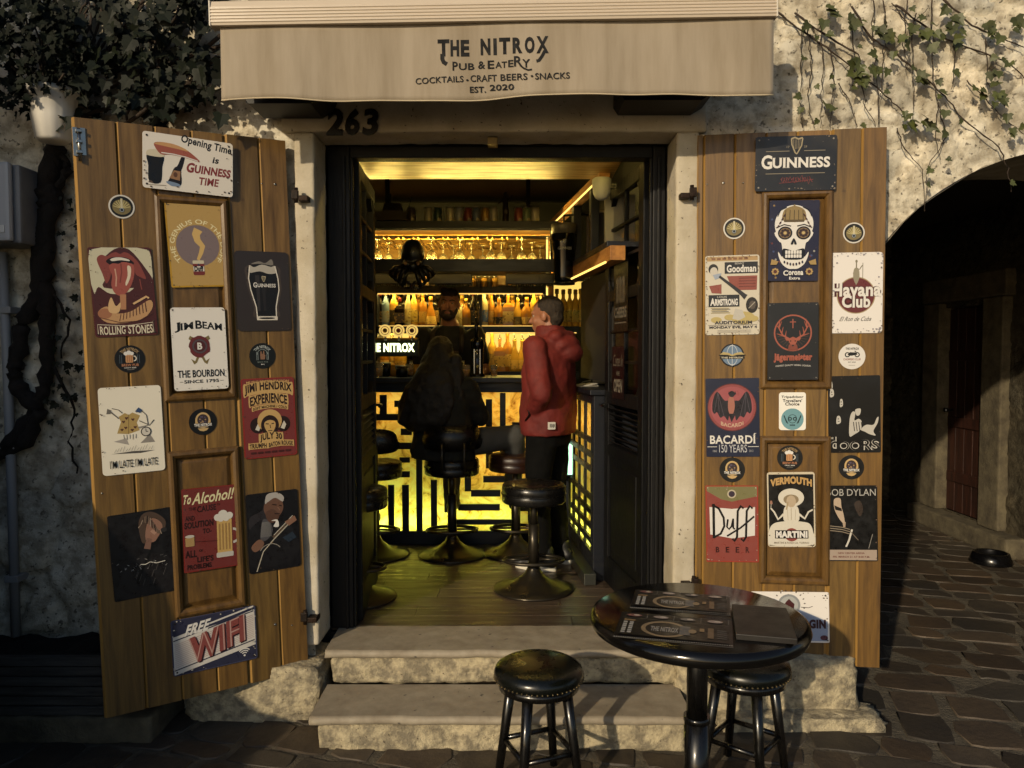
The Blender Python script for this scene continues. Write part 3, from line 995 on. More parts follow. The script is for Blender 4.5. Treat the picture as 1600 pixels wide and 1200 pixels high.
m_spk = pm('black speaker plastic', '#0b0b0c', 0.55, bump=0.1, bscale=200)
def speaker(px0, px1, py0, py1, label):
    a, b = P(px0, py1, 3.22), P(px1, py1, 3.22); a.z = b.z = P(px0, py1, 3.40).z
    t = thing('speaker', label, 'speaker', ((a.x+b.x)/2, -0.05, a.z), group='black speakers under the awning')
    h = 0.12; w = (b.x-a.x)
    mb = MB()
    pts = [(-w/2+.02, 0.0), (w/2-.07, 0.0), (w/2-.02, .03), (w/2, .08), (w/2, h), (-w/2-.0, h), (-w/2, .03)]
    mb.prism([(x, -y) for x, y in pts], 0.0, 0.205, M=Matrix.Rotation(-PI/2, 4, 'X') @ Matrix.Diagonal((1, 1, -1, 1)) if False else Matrix(((1,0,0,0),(0,0,-1,0),(0,-1,0,0),(0,0,0,1))))
    for f in mb.bm.faces: f.smooth = False
    mb.build('cabinet', m_spk, t, local=True)
    mb = MB(); mb.box((-w/2+.03, -.212, .04), (w/2-.03, -.2055, h-.012), .002); mb.build('grille', pm('speaker grille', '#121213', 0.7, bump=0.8, bscale=400), t, local=True)
    mb = MB(); mb.box((-.04, 0.0, .04), (.04, 0.06, .10), .004); mb.build('wall_bracket', m_blackm, t, local=True)
speaker(381, 512, 150, 183, 'black speaker under the awning left of the house number')
speaker(968, 1122, 140, 178, 'black speaker under the right end of the awning')
hn = thing('house_number', 'black metal italic house number 263 fixed on the stone lintel', 'house number', P(552, 212, 3.41))
for ch, x0, x1 in (('2', 512, 537), ('6', 540, 562), ('3', 568, 591)):
    vs, fs = glyphs(ch, 0.035)
    xs = [p[0] for p in vs]; ys = [p[1] for p in vs]
    a, b = P(x0, 211, 3.42), P(x1, 170, 3.42)
    mb = MB()
    n_ = len(vs)
    def tf(p, y):
        u = (p[0]-min(xs))/(max(xs)-min(xs)); v = (p[1]-min(ys))/(max(ys)-min(ys))
        return (a.x + (b.x-a.x)*u + .012*(v-.5), y, a.z + (b.z-a.z)*v)
    F_ = [mb.v(tf(p, -.056)) for p in vs]; B_ = [mb.v(tf(p, -.041)) for p in vs]
    cnt = {}
    for f in fs:
        for i in range(len(f)):
            e = (f[i], f[(i+1) % len(f)]); cnt.setdefault(tuple(sorted(e)), []).append(e)
        mb.face([F_[i] for i in f]); mb.face([B_[i] for i in reversed(f)])
    for e, l in cnt.items():
        if len(l) == 1:
            i, j = l[0]; mb.face([F_[j], F_[i], B_[i], B_[j]])
    mb.build('digit', m_blackm, hn)
# ================================================================== SIGNS AND STICKERS ON THE SHUTTERS
WORN = '#5a4534'
def sign(fr, tl, tr, br, bl, label, plate, draw, n=0.0025, rad=0.045, cat='sign', name='tin_sign', group=None, wear=26, seed=1, wcol=WORN, edge=None, rough=0.36):
    q = [Vector((*fr.uv(*p, n), 0)) for p in (tl, tr, br, bl)]
    TL, TR, BR, BL = q
    w = ((TR-TL).length + (BR-BL).length)/2; h = ((TL-BL).length + (TR-BR).length)/2
    a = math.atan2((TR-TL+BR-BL).y, (TR-TL+BR-BL).x)
    a2 = math.atan2(-(TL-BL+TR-BR).x, (TL-BL+TR-BR).y)
    ang = (a + a2)/2
    c = (TL+TR+BR+BL)/4
    M = fr.M @ Matrix.Translation((c.x, c.y, n)) @ Matrix.Rotation(ang, 4, 'Z') @ Matrix.Translation((-w/2, -h/2, 0))
    t = thing(name, label, cat, M=M, group=group)
    th = 0.0022
    mb = MB(); mb.prism(rrect(0, 0, w, h, rad*w, 5), 0, th)
    mb.build('plate', pm('plate ' + plate, plate, 0.4, col2=edge, rvar=0.12, scale=7, contrast=(.45, .75)) , t, local=True)
    art = Art(w, h, th)
    draw(art)
    if wear: art.wear(wear, wcol, seed=seed)
    art.emit(t, rough)
    return t
def sticker(fr, cx, cy, r, label, rim, draw, n=0.001, ry=None):
    u0, v0 = fr.uv(cx-r, cy); u1, v1 = fr.uv(cx+r, cy); u, v = fr.uv(cx, cy)
    rr = abs(u1-u0)/2
    M = fr.M @ Matrix.Translation((u-rr, v-rr, n))
    t = thing('sticker', label, 'sticker', M=M)
    mb = MB(); mb.prism([(rr + rr*math.cos(2*PI*i/40), rr + rr*math.sin(2*PI*i/40)) for i in range(40)], 0, 0.0008)
    mb.build('disc', ink(rim, .45), t, local=True)
    art = Art(2*rr, 2*rr, 0.0009)
    draw(art)
    art.emit(t)
    return t
BLK, WHT, CRM, RED, GOLD = '#0c0b0c', '#d9d4cb', '#cbbf9f', '#8a2420', '#b8892f'
BRN = '#8b6238'

# --- opening time
def d_open(a):
    a.smooth = True; H = a.H
    a.text('Opening Time', .415, H*.80, .985, H*.985, BLK, .03, shear=.15, tilt=-.12)
    a.text('is', .77, H*.585, .84, H*.70, BLK, .03, shear=.2)
    a.text('G', .475, H*.36, .56, H*.545, RED, .045, shear=.18); a.text('UINNESS', .565, H*.355, .975, H*.51, RED, .045, shear=.15, tilt=-.03)
    a.text('TIME', .61, H*.16, .835, H*.30, RED, .025, shear=.15)
    # a plain beer bottle with its label
    a.poly([(.27, H*.12), (.39, H*.10), (.42, H*.16), (.415, H*.36), (.43, H*.44), (.455, H*.62), (.42, H*.63), (.375, H*.46), (.335, H*.40), (.29, H*.22)], '#1b120e')
    a.poly([(.285, H*.22), (.40, H*.19), (.408, H*.36), (.335, H*.37)], '#9b6a35'); a.ell(.352, H*.29, .022, .03, '#5f3719')
    a.poly([(.25, H*.14), (.31, H*.08), (.40, H*.09), (.39, H*.13), (.29, H*.16)], '#6f87a5')
    # a dark pint with a cream head, and a red-orange ribbon
    a.poly([(.07, H*.12), (.19, H*.12), (.21, H*.40), (.22, H*.60), (.05, H*.60), (.06, H*.40)], '#15110f'); a.poly([(.05, H*.58), (.22, H*.58), (.215, H*.67), (.14, H*.70), (.055, H*.67)], '#cdbf9c')
    a.poly([(.12, H*.80), (.22, H*.845), (.38, H*.82), (.52, H*.72), (.62, H*.575), (.45, H*.62), (.30, H*.64), (.19, H*.63)], '#a5482a')
    a.poly([(.12, H*.80), (.22, H*.845), (.38, H*.82), (.50, H*.74), (.36, H*.76), (.22, H*.78)], '#c98d3c')
    a.line([(.20, H*.655), (.33, H*.655), (.47, H*.63), (.6, H*.585)], .012, WHT)
    a.poly([(.06, H*.10), (.12, H*.09), (.10, H*.13), (.07, H*.14)], '#5d4a39')
    a.line([(.05, H*.06), (.25, H*.075)], .008, '#a1937c'); a.holes()
sign(FL, (222, 205), (364, 224), (363, 309), (223, 292), 'white tin sign with red and black opening time lettering and a bottle', '#cfc8bd', d_open, n=0.018, rad=.035, seed=2)

# --- harp used on two signs
def harp(a, x, y, s, col):
    P_ = lambda px, py: (x + px*s, y + py*s)
    a.line([P_(-.4, .55), P_(-.36, 0.1), P_(-.12, -.5), P_(.02, -.62)], .10*s, col)
    a.line([P_(-.4, .52), P_(-.15, .62), P_(.1, .5), P_(.38, .58), P_(.42, .45)], .12*s, col)
    a.line([P_(.40, .5), P_(.34, .0), P_(.02, -.6)], .09*s, col)
    for k in range(5): a.line([P_(-.26+.12*k, .48), P_(-.2+.1*k, -.28+.02*k)], .03*s, col)

# --- the yellow can poster
def d_genie(a):
    H = a.H
    a.rect(.03, .03, .97, H-.03, '#b98f22')
    a.ell(.52, H*.49, .38, None, '#7d6868')
    for s, mid, sp in (('THE GENIUS OF THE DUFF', PI/2, 4.6),):
        a.round_text(s, .52, H*.49, .40, .085, '#e6d796', mid, sp, bold=.012)
    # beer can with vapour ribbon
    a.line([(.50, H*.32), (.56, H*.40), (.60, H*.48), (.52, H*.55), (.50, H*.62), (.55, H*.68)], .05, '#d3a63a', .16)
    a.rect(.40, H*.14, .60, H*.31, '#7c1f18', .03); a.rect(.40, H*.275, .60, H*.315, '#c9bd9a', .015)
    a.ell(.50, H*.265, .02, None, '#2c3c5c', n=10); a.rect(.405, H*.185, .595, H*.245, '#d7cfbf')
    a.text('Duff', .42, H*.185, .58, H*.245, BLK, .06, bow=.1); a.holes()
sign(FL, (258, 318), (349, 315), (353, 447), (266, 450), 'yellow tin sign with a grey disc and a small red beer can', '#a8801f', d_genie, n=.004, rad=.03, seed=3, edge='#8a6a1a')

# --- dark pint poster
def d_pint(a):
    a.smooth = True; H = a.H
    L_ = [(.27, H*.82), (.24, H*.66), (.27, H*.52), (.36, H*.30), (.37, H*.17)]
    R_ = [(.73, H*.17), (.73, H*.30), (.80, H*.52), (.79, H*.66), (.74, H*.82)]
    a.poly([(x + (-.045 if x < .5 else .045), y) for x, y in L_+R_], '#45382f')
    a.poly(L_+R_, '#15100f')
    for k, c in ((.36, '#312b2a'), (.47, '#221d1d')):
        a.poly([(k, H*.70), (k+.08, H*.70), (k+.075, H*.25), (k+.03, H*.25)], c)
    a.poly([(.27, H*.82), (.35, H*.80), (.5, H*.835), (.66, H*.81), (.74, H*.82), (.765, H*.74), (.62, H*.72), (.45, H*.75), (.26, H*.73)], '#b0a797')
    a.poly([(.30, H*.84), (.44, H*.875), (.56, H*.855), (.68, H*.905), (.70, H*.83), (.5, H*.845)], '#7d7468')
    a.line(L_, .02, '#d9cfbd'); a.line(R_, .02, '#d9cfbd')
    a.rect(.36, H*.135, .75, H*.185, '#cfc5b2', .02); a.ell(.55, H*.16, .15, .018, '#15100f')
    harp(a, .52, H*.655, .085, '#c9b684')
    a.text('G', .32, H*.545, .39, H*.61, WHT, .02, serif=.03); a.text('UINNESS', .40, H*.55, .74, H*.595, WHT, .02, serif=.03)
sign(FL, (366, 391), (449, 395), (455, 516), (371, 518), 'dark brown tin sign with a tall glowing glass of stout', '#2b2320', d_pint, rad=.07, wear=6, seed=4)

# --- lips poster
def d_lips(a):
    a.smooth = True; H = a.H
    a.rect(.02, .02, .98, H-.02, '#4f1b1a', .04)
    a.poly([(.03, H*.97), (.97, H*.97), (.97, H*.60), (.80, H*.63), (.6, H*.5), (.3, H*.48), (.12, H*.56), (.04, H*.50)], '#c8c09a')
    a.poly([(.42, H*.98), (.66, H*.97), (.9, H*.75), (.98, H*.62), (.8, H*.55), (.2, H*.55), (.30, H*.72), (.15, H*.80)], '#4f1b1a')
    a.poly([(.13, H*.86), (.20, H*.915), (.29, H*.90), (.36, H*.93), (.44, H*.945), (.50, H*.925), (.57, H*.945), (.66, H*.92), (.78, H*.83), (.86, H*.70), (.88, H*.64), (.80, H*.66), (.72, H*.70), (.70, H*.78), (.60, H*.80), (.40, H*.79), (.34, H*.72), (.30, H*.64), (.24, H*.60), (.20, H*.70)], '#8e3526')
    a.poly([(.27, H*.84), (.36, H*.885), (.50, H*.89), (.62, H*.875), (.71, H*.82), (.62, H*.79), (.40, H*.785)], '#1f0d0c')
    a.poly([(.34, H*.865), (.42, H*.885), (.52, H*.885), (.62, H*.865), (.64, H*.845), (.5, H*.855), (.37, H*.845)], '#d8d0bb')
    a.poly([(.31, H*.78), (.37, H*.82), (.46, H*.815), (.53, H*.835), (.62, H*.825), (.70, H*.80), (.70, H*.70), (.64, H*.58), (.55, H*.49), (.45, H*.455), (.36, H*.49), (.32, H*.58), (.345, H*.68)], '#a8442f')
    a.line([(.50, H*.82), (.50, H*.72), (.46, H*.60)], .018, '#7d2c20')
    a.poly([(.60, H*.79), (.655, H*.77), (.63, H*.66), (.56, H*.57), (.545, H*.60), (.59, H*.68)], '#dcc9a6'); a.line([(.40, H*.76), (.41, H*.66), (.39, H*.56)], .022, '#cf9170')
    a.line([(.78, H*.64), (.79, H*.56), (.80, H*.52)], .018, '#8e3526')
    a.poly([(.44, H*.47), (.54, H*.47), (.52, H*.30), (.43, H*.30)], '#b9763c')
    a.poly([(.07, H*.27), (.22, H*.34), (.36, H*.26), (.6, H*.28), (.9, H*.40), (.95, H*.32), (.8, H*.20), (.5, H*.15), (.2, H*.16)], '#c48d46')
    a.ell(.18, H*.26, .11, .09, '#a9642f'); a.poly([(.24, H*.34), (.30, H*.44), (.36, H*.34), (.44, H*.38), (.40, H*.27), (.26, H*.27)], '#d9a75d')
    for k in range(9): a.line([(.40+.055*k, H*(.17+.012*k)), (.43+.05*k, H*(.25+.016*k))], .012, '#5d2a1b')
    a.line([(.64, H*.36), (.75, H*.40), (.86, H*.44), (.9, H*.42)], .035, '#d9a75d')
    a.line([(.08, H*.22), (.4, H*.155), (.7, H*.165), (.94, H*.25)], .012, '#5d2a1b')
    a.rect(.05, H*.03, .93, H*.135, '#4f1b1a'); a.line([(.05, H*.03), (.05, H*.14), (.5, H*.115), (.93, H*.145), (.93, H*.03)], .01, '#d8cba8')
    a.text('ROLLING', .08, H*.025, .48, H*.12, '#d8cba8', .02, arc=-.008); a.text('STONES', .52, H*.025, .92, H*.125, '#d8cba8', .02, arc=-.01)
    a.holes()
sign(FL, (136, 387), (236, 386), (246, 523), (149, 527), 'maroon tin sign with big red lips and tongue', '#4a1a19', d_lips, seed=5)

# --- bourbon sign
def d_bourbon(a):
    H = a.H
    for s, x0, x1, hh in (('J', .06, .165, .17), ('IM', .17, .40, .125), ('B', .44, .565, .15), ('EAM', .57, .93, .125)):
        xm = (x0+x1)/2; k = 4*xm*(1-xm)
        y0 = H*.735 + .07*k - .06 - (0.02 if s == 'J' else 0)
        a.text(s, x0, y0, x1, y0+hh*1.1, BLK, .028, serif=.05, tilt=.28*(0.5-xm)*2)
    for sx in (-1, 1):
        a.poly([(.5+sx*.03, H*.45), (.5+sx*.10, H*.35), (.5+sx*.17, H*.38), (.5+sx*.12, H*.31), (.5+sx*.07, H*.33), (.5, H*.42)], '#7d6a2d')
        a.poly([(.5+sx*.06, H*.62), (.5+sx*.17, H*.66), (.5+sx*.2, H*.62), (.5+sx*.12, H*.58)], '#7d6a2d')
    g = random.Random(3); n = 22
    a.poly([(.5 + (.195+g.uniform(-.02, .02))*math.cos(2*PI*i/n), H*.53 + (.21+g.uniform(-.02, .02))*math.sin(2*PI*i/n)) for i in range(n)], '#6d1c20')
    a.ring(.5, H*.53, .10, .145, '#4d1216'); a.ring(.5, H*.53, .105, .14, '#53444a'); a.ell(.5, H*.53, .10, None, '#54161a')
    a.text('B', .455, H*.49, .545, H*.575, WHT, .04, serif=.06)
    a.text('THE BOURBON', .07, H*.155, .93, H*.245, BLK, .02)
    a.text('SINCE 1795', .18, H*.085, .82, H*.125, '#2a2726', .02); a.rect(.10, H*.103, .16, H*.107, '#2a2726'); a.rect(.84, H*.103, .91, H*.107, '#2a2726')
    a.holes()
sign(FL, (265, 481), (351, 480), (357, 607), (273, 611), 'white tin sign with a red wax seal and black bourbon lettering', '#d3cec6', d_bourbon, n=.019, rad=.06, wear=40, seed=6)

# --- round pub stickers
def d_ringed(a):
    a.ell(.5, .5, .44, None, '#14130f'); a.ell(.5, .48, .36, .32, '#7b6a2f')
    for k in range(9): a.line([(.5, .42), (.5+.33*math.cos(.2+k*.343), .45+.33*math.sin(.2+k*.343))], .035, '#b8a75a')
    a.ell(.5, .36, .1, None, '#20262e'); a.ring(.5, .36, .06, .085, '#9aa3a8', n=16)
    a.rect(.46, .44, .54, .84, '#c6b98a')
def d_mug(a):
    a.round_text('THE NITROX', .5, .5, .31, .11, '#a9854a', PI/2, 1.75, bold=.03)
    a.rect(.36, .37, .60, .68, '#c98a3f', .03); a.ring(.62, .52, .07, .105, '#d6cdbb', n=16, a0=-PI/2, a1=PI/2)
    for x, y, r in ((.37, .70, .07), (.47, .73, .08), (.57, .70, .065)): a.ell(x, y, r, None, WHT, n=14)
    for k in range(3): a.rect(.40+.065*k, .40, .425+.065*k, .62, '#a9652a')
    for x in (.16, .22, .74, .80): a.rect(x, .34, x+.018, .66, '#4b5a66')
    a.text('BREW PUB', .22, .235, .78, .33, '#b06a35', .035); a.text('CRAFT BEER', .30, .165, .70, .205, WHT, .02); a.rect(.38, .11, .62, .125, '#8a8378')
def d_hand(a):
    a.round_text('THE NITROX', .5, .5, .30, .11, '#a7b0ad', PI/2, 1.9, bold=.03)
    for x in (.27, .32, .66, .71): a.rect(x, .34, x+.02, .66, '#7e8a88')
    a.ring(.5, .55, .19, .21, '#7e8a88', n=20, a0=0, a1=PI)
    a.poly([(.42, .36), (.58, .36), (.61, .52), (.58, .54), (.57, .70), (.53, .70), (.52, .58), (.48, .58), (.47, .68), (.43, .68), (.41, .52)], '#8a5c3a')
    a.text('BREW PUB', .30, .23, .70, .29, '#5e6a64', .03); a.text('BAR', .43, .15, .57, .19, WHT, .02)
def d_keg(a):
    a.ell(.5, .56, .27, .30, '#c79f4f'); a.rect(.23, .40, .77, .56, '#c79f4f')
    a.ell(.5, .57, .20, .22, '#3a2a2c')
    g = random.Random(4)
    for k in range(14): a.ell(.5+g.uniform(-.13, .13), .58+g.uniform(-.13, .13), .03, None, g.choice(['#6a5470', '#8b6a4d', '#4e4660', '#a27f4b']), n=8)
    a.rect(.16, .33, .84, .45, '#0c0b0c'); a.text('THE NITROX', .18, .335, .82, .44, WHT, .045); a.text('BREW PUB', .32, .285, .68, .32, '#a99d88', .02)
    a.poly([(.30, .26), (.70, .26), (.62, .17), (.5, .14), (.38, .17)], '#c79f4f')
sticker(FL, 190, 323, 20.5, 'round sticker with a white rim, high on the left shutter', '#cfc9bd', d_ringed)
sticker(FL, 203, 561, 24, 'round black sticker with a beer mug, above the white card sign on the left shutter', BLK, d_mug)
sticker(FL, 410, 556, 20.5, 'round black sticker with a raised hand, below the stout glass sign', '#10120f', d_hand)
sticker(FL, 317, 659, 22, 'round black and gold keg sticker between the two panels of the left shutter', BLK, d_keg)
sticker(FR, 1147, 357, 17, 'round sticker with a white rim, left of the skull sign', '#cfc9bd', d_ringed)
sticker(FR, 1334, 364, 17, 'round sticker with a white rim, right of the skull sign', '#cfc9bd', d_ringed)
sticker(FR, 1144, 734, 20, 'round black and gold keg sticker directly above the red beer sign', BLK, d_keg)
sticker(FR, 1234, 715, 20, 'round black sticker with a beer mug, above the vermouth sign', BLK, d_mug)
sticker(FR, 1330, 730, 20, 'round black and gold keg sticker below the black sign with pale figures', BLK, d_keg)
def d_wings(a):
    a.ell(.5, .5, .47, None, '#5f7d9c'); a.ring(.5, .5, .44, .49, '#15151a')
    a.line([(.5, .03), (.5, .97)], .02, '#c9cdd0'); a.ring(.5, .5, .22, .235, '#c9cdd0', n=20, ky=1.9)
    a.poly([(-.08, .50), (.10, .62), (.36, .58), (.5, .50), (.64, .58), (.90, .62), (1.08, .50), (.9, .42), (.1, .42)], '#191613')
    a.poly([(-.03, .53), (.12, .64), (.36, .60), (.5, .52), (.64, .60), (.88, .64), (1.03, .53), (.7, .52), (.5, .46), (.3, .52)], '#b39a4e')
    a.rect(-.02, .34, 1.02, .45, '#191613', .02); a.text('THE NITROX', .03, .36, .97, .43, CRM, .03)
sticker(FR, 1144, 555, 18.5, 'small blue globe sticker with gold wings on the right shutter', '#1a1a1e', d_wings)
def d_moto(a):
    a.text('THE NITROX', .26, .76, .76, .85, BLK, .035)
    for x in (.33, .69): a.ring(x, .57, .06, .10, BLK, n=18)
    a.poly([(.33, .57), (.42, .67), (.62, .66), (.69, .57), (.58, .55), (.5, .53), (.42, .53)], '#1a1a1a'); a.line([(.62, .70), (.69, .57)], .025, BLK); a.line([(.58, .71), (.66, .71)], .02, BLK)
    a.text("CHOPPER'S CLUB", .18, .35, .82, .43, '#8a3a2e', .02); a.text('EST 2020', .36, .26, .64, .30, BLK, .02); a.rect(.38, .15, .62, .165, '#8a857c')
sticker(FR, 1331, 557, 21, 'round white sticker with a black motorbike on the right shutter', '#d6d0c8', d_moto)

# --- the white card sign: pale drawing replaced by a plain ink sketch
def d_late(a):
    H = a.H
    a.poly([(.14, H*.24), (.62, H*.225), (.86, H*.245), (.5, H*.255)], '#55504b'); a.poly([(.2, H*.38), (.44, H*.33), (.4, H*.41)], '#a59c90'); a.poly([(.62, H*.34), (.86, H*.34), (.78, H*.44)], '#8f877c')
    # a gold heraldic tabard with hearts, a horn, a furled umbrella and a watch
    a.poly([(.26, H*.47), (.33, H*.60), (.30, H*.66), (.40, H*.70), (.46, H*.675), (.52, H*.70), (.64, H*.66), (.58, H*.58), (.62, H*.49), (.44, H*.455)], '#b3902f')
    a.line([(.44, H*.455), (.46, H*.68)], .008, '#6d5312')
    for x, y in ((.34, .51), (.40, .53), (.37, .60), (.52, .62), (.55, .53), (.50, .50), (.42, .64)):
        a.poly([(x, H*y-.03), (x+.028, H*y+.006), (x+.014, H*y+.022), (x, H*y+.010), (x-.014, H*y+.022), (x-.028, H*y+.006)], '#5a2a1c')
    for k in range(5): a.line([(.36+.05*k, H*.45), (.37+.045*k, H*(.40-.01*(k % 2)))], .010, '#7d766c')
    a.line([(.30, H*.64), (.18, H*.72)], .02, '#6d665c'); a.poly([(.19, H*.74), (.13, H*.76), (.11, H*.70), (.17, H*.70)], '#6d665c')
    a.line([(.62, H*.60), (.78, H*.54), (.86, H*.60)], .014, '#4a453f'); a.line([(.60, H*.52), (.78, H*.545)], .03, '#8f877c', .008)
    a.line([(.36, H*.70), (.30, H*.74), (.2, H*.76)], .012, '#3c3733'); a.line([(.58, H*.70), (.66, H*.72), (.74, H*.66), (.76, H*.55)], .012, '#3c3733')
    a.ell(.72, H*.47, .085, None, '#3c3733'); a.ell(.72, H*.47, .068, None, '#cfc7b6'); a.line([(.72, H*.47), (.72, H*.505)], .012, BLK); a.line([(.72, H*.47), (.755, H*.47)], .012, BLK)
    a.poly([(.56, H*.71), (.62, H*.755), (.68, H*.72), (.64, H*.69)], '#2d4a78')
    for k in range(14): a.line([(.2+.045*k, H*(.255+.004*(k % 3))), (.235+.045*k, H*(.29+.01*(k % 4)))], .005, '#6b645c')
    a.text("I'M LATE I'M LATE", .12, H*.075, .88, H*.165, BLK, .006)
sign(FL, (152, 607), (250, 601), (259, 735), (161, 743), 'cream card-like tin sign with a gold and ink drawing on the left shutter', '#d8d1c0', d_late, rad=.06, wear=18, seed=8)

# --- psychedelic concert poster
def d_concert(a):
    a.smooth = True; H = a.H; Y_, K = '#c99a3a', '#2a1410'
    a.rect(.025, .02, .975, H-.02, '#7d2320', .03)
    def band(s, x0, x1, y0, y1, arc, bow=0.25, bg=True):
        n = 14; top, bot = [], []
        for i in range(n+1):
            u = i/n; k = 4*u*(1-u)
            top.append((x0-.02+(x1-x0+.04)*u, H*y1+arc*k+.018+bow*k*.05)); bot.append((x0-.02+(x1-x0+.04)*u, H*y0+arc*k-.012))
        a.poly(bot + top[::-1], Y_)
        a.text(s, x0, H*y0, x1, H*y1, K, .04, arc=arc, bow=bow)
    band('JIMI HENDRIX', .06, .95, .78, .91, .06, .1)
    band('EXPERIENCE', .15, .85, .65, .765, .05, .1)
    a.text('MUSIC PRESENTATION', .10, H*.935, .90, H*.965, Y_, .03, arc=.012)
    band('SOFT MACHINE / COLD', .2, .84, .595, .63, .045, 0)
    for cx, s in ((.27, .12), (.75, .12)):
        a.ell(cx, H*.41, s*1.15, s*1.25, K); a.poly([(cx-.05, H*.36), (cx+.02, H*.45), (cx+.06, H*.40), (cx+.02, H*.34)], '#cfc5b0')
    a.ell(.5, H*.46, .23, .22, Y_); a.ell(.5, H*.40, .17, .20, K); a.poly([(.40, H*.44), (.5, H*.47), (.6, H*.44), (.59, H*.36), (.5, H*.29), (.41, H*.36)], Y_)
    a.line([(.42, H*.425), (.48, H*.42)], .02, K); a.line([(.53, H*.42), (.58, H*.425)], .02, K); a.line([(.46, H*.335), (.54, H*.335)], .016, K); a.line([(.5, H*.41), (.51, H*.365)], .014, K)
    band('JULY 30', .30, .72, .19, .285, .02, .2); band('TRIUMPH', .10, .42, .125, .18, .0, .1); band('BATON ROUGE', .46, .92, .125, .18, .02, .1)
    [a.rect(.12+.13*k, H*.055, .22+.13*k, H*.08, '#4a1512') for k in range(6)]
sign(FL, (376, 594), (459, 587), (464, 711), (382, 717), 'red and yellow psychedelic concert tin sign on the left shutter', '#7d2320', d_concert, rad=.05, wear=20, seed=9)

# --- dark photo posters of musicians (generic figures)
def d_singer(a):
    a.smooth = True; H = a.H
    a.rect(.015, .015, .985, H-.015, '#121013')
    a.poly([(.3, H*.40), (.5, H*.50), (.85, H*.45), (.98, H*.30), (.98, H*.02), (.1, H*.02), (.12, H*.25)], '#1b181a')
    g = random.Random(7)
    a.poly([(.48, H*.70), (.47, H*.86), (.54, H*.96), (.68, H*.98), (.82, H*.92), (.9, H*.84), (.86, H*.74), (.80, H*.82), (.70, H*.80), (.62, H*.66), (.52, H*.62)], '#4f3a2c')
    a.poly([(.56, H*.66), (.60, H*.84), (.70, H*.90), (.82, H*.84), (.84, H*.76), (.78, H*.68), (.68, H*.62)], '#94644b'); a.poly([(.52, H*.56), (.58, H*.68), (.66, H*.66), (.62, H*.54)], '#7e5644')
    a.poly([(.64, H*.75), (.74, H*.79), (.80, H*.75), (.70, H*.70)], '#b07e61')
    a.line([(.86, H*.74), (.62, H*.52), (.36, H*.16)], .045, '#0a090a', .03); a.ell(.86, H*.745, .05, .04, '#2c2a2b')
    for k in range(16): a.line([(.50+.02*k, H*(.84+.10*math.sin(k*.3))), (.46+.024*k, H*(.78+.08*math.sin(k*.3+.4)))], .012, g.choice(['#7a6049', '#a38a70', '#3a2a20']))
    for k in range(26): x, y = g.uniform(.1, .9), g.uniform(.32, .46); a.line([(x, H*y), (x+g.uniform(-.05, .07), H*(y+g.uniform(-.03, .02)))], .008, g.choice(['#8e8a86', '#5e5a58', '#b8b3ab']))
    a.line([(.45, H*.385), (.52, H*.375), (.6, H*.395), (.7, H*.37), (.84, H*.38)], .014, '#c9c2b2')
    for k in range(10): x = g.uniform(.3, .8); y = g.uniform(.1, .35); a.line([(x, H*y), (x+.05, H*(y+.08))], .006, '#57524f')
sign(FL, (166, 806), (266, 793), (278, 921), (180, 941), 'almost black tin sign with a singer bent over a microphone', '#0e0d0f', d_singer, rad=.03, wear=4, seed=10)
def d_guitar(a):
    a.smooth = True; H = a.H
    a.rect(.015, .015, .985, H-.015, '#131114')
    a.poly([(.05, H*.70), (.3, H*.78), (.36, H*.9), (.5, H*.6), (.1, H*.5)], '#2b272b')
    a.poly([(.02, H*.50), (.2, H*.64), (.36, H*.66), (.7, H*.60), (.95, H*.40), (.95, H*.15), (.5, H*.05), (.05, H*.1)], '#19171a')
    a.poly([(.24, H*.42), (.30, H*.66), (.44, H*.62), (.48, H*.50), (.36, H*.40)], '#4c4a4e')
    for k in range(12): a.line([(.25+.018*k, H*.44), (.29+.013*k, H*.63)], .006, '#8a8680')
    a.ell(.52, H*.80, .19, .21, '#6b4530', rot=-.2); a.poly([(.36, H*.74), (.42, H*.62), (.56, H*.62), (.62, H*.70), (.5, H*.78)], '#5a3826')
    a.poly([(.36, H*.86), (.40, H*.97), (.58, H*1.0 - .02), (.72, H*.93), (.70, H*.86), (.56, H*.92), (.42, H*.88)], '#a9a29a')
    a.line([(.50, H*.84), (.58, H*.825)], .022, '#2c1a12'); a.line([(.63, H*.815), (.68, H*.81)], .02, '#2c1a12'); a.line([(.60, H*.80), (.64, H*.755)], .02, '#8a5c40'); a.line([(.53, H*.72), (.63, H*.71)], .022, '#2c1614')
    a.poly([(.46, H*.635), (.55, H*.62), (.5, H*.56), (.60, H*.55), (.58, H*.64)], WHT)
    a.line([(.14, H*.02), (.28, H*.26), (.50, H*.40), (.86, H*.60)], .02, '#b5aa92'); a.line([(.48, H*.42), (.90, H*.66)], .05, '#5c4630'); a.line([(.50, H*.45), (.88, H*.665)], .012, '#c9c0ad')
    a.ring(.42, H*.20, .22, .235, '#8d8474', n=24, ky=1.0, a0=.6, a1=2.6)
    a.poly([(.06, H*.34), (.2, H*.42), (.3, H*.38), (.26, H*.31), (.12, H*.27)], '#7a5138'); a.poly([(.72, H*.60), (.92, H*.66), (.96, H*.60), (.8, H*.54)], '#8a5c40')
    a.poly([(.66, H*.40), (.86, H*.46), (.94, H*.38), (.78, H*.33)], '#23303f')
sign(FL, (383, 774), (464, 763), (470, 884), (390, 897), 'dark tin sign with a guitarist in a pale headband', '#121014', d_guitar, rad=.05, wear=4, seed=11)

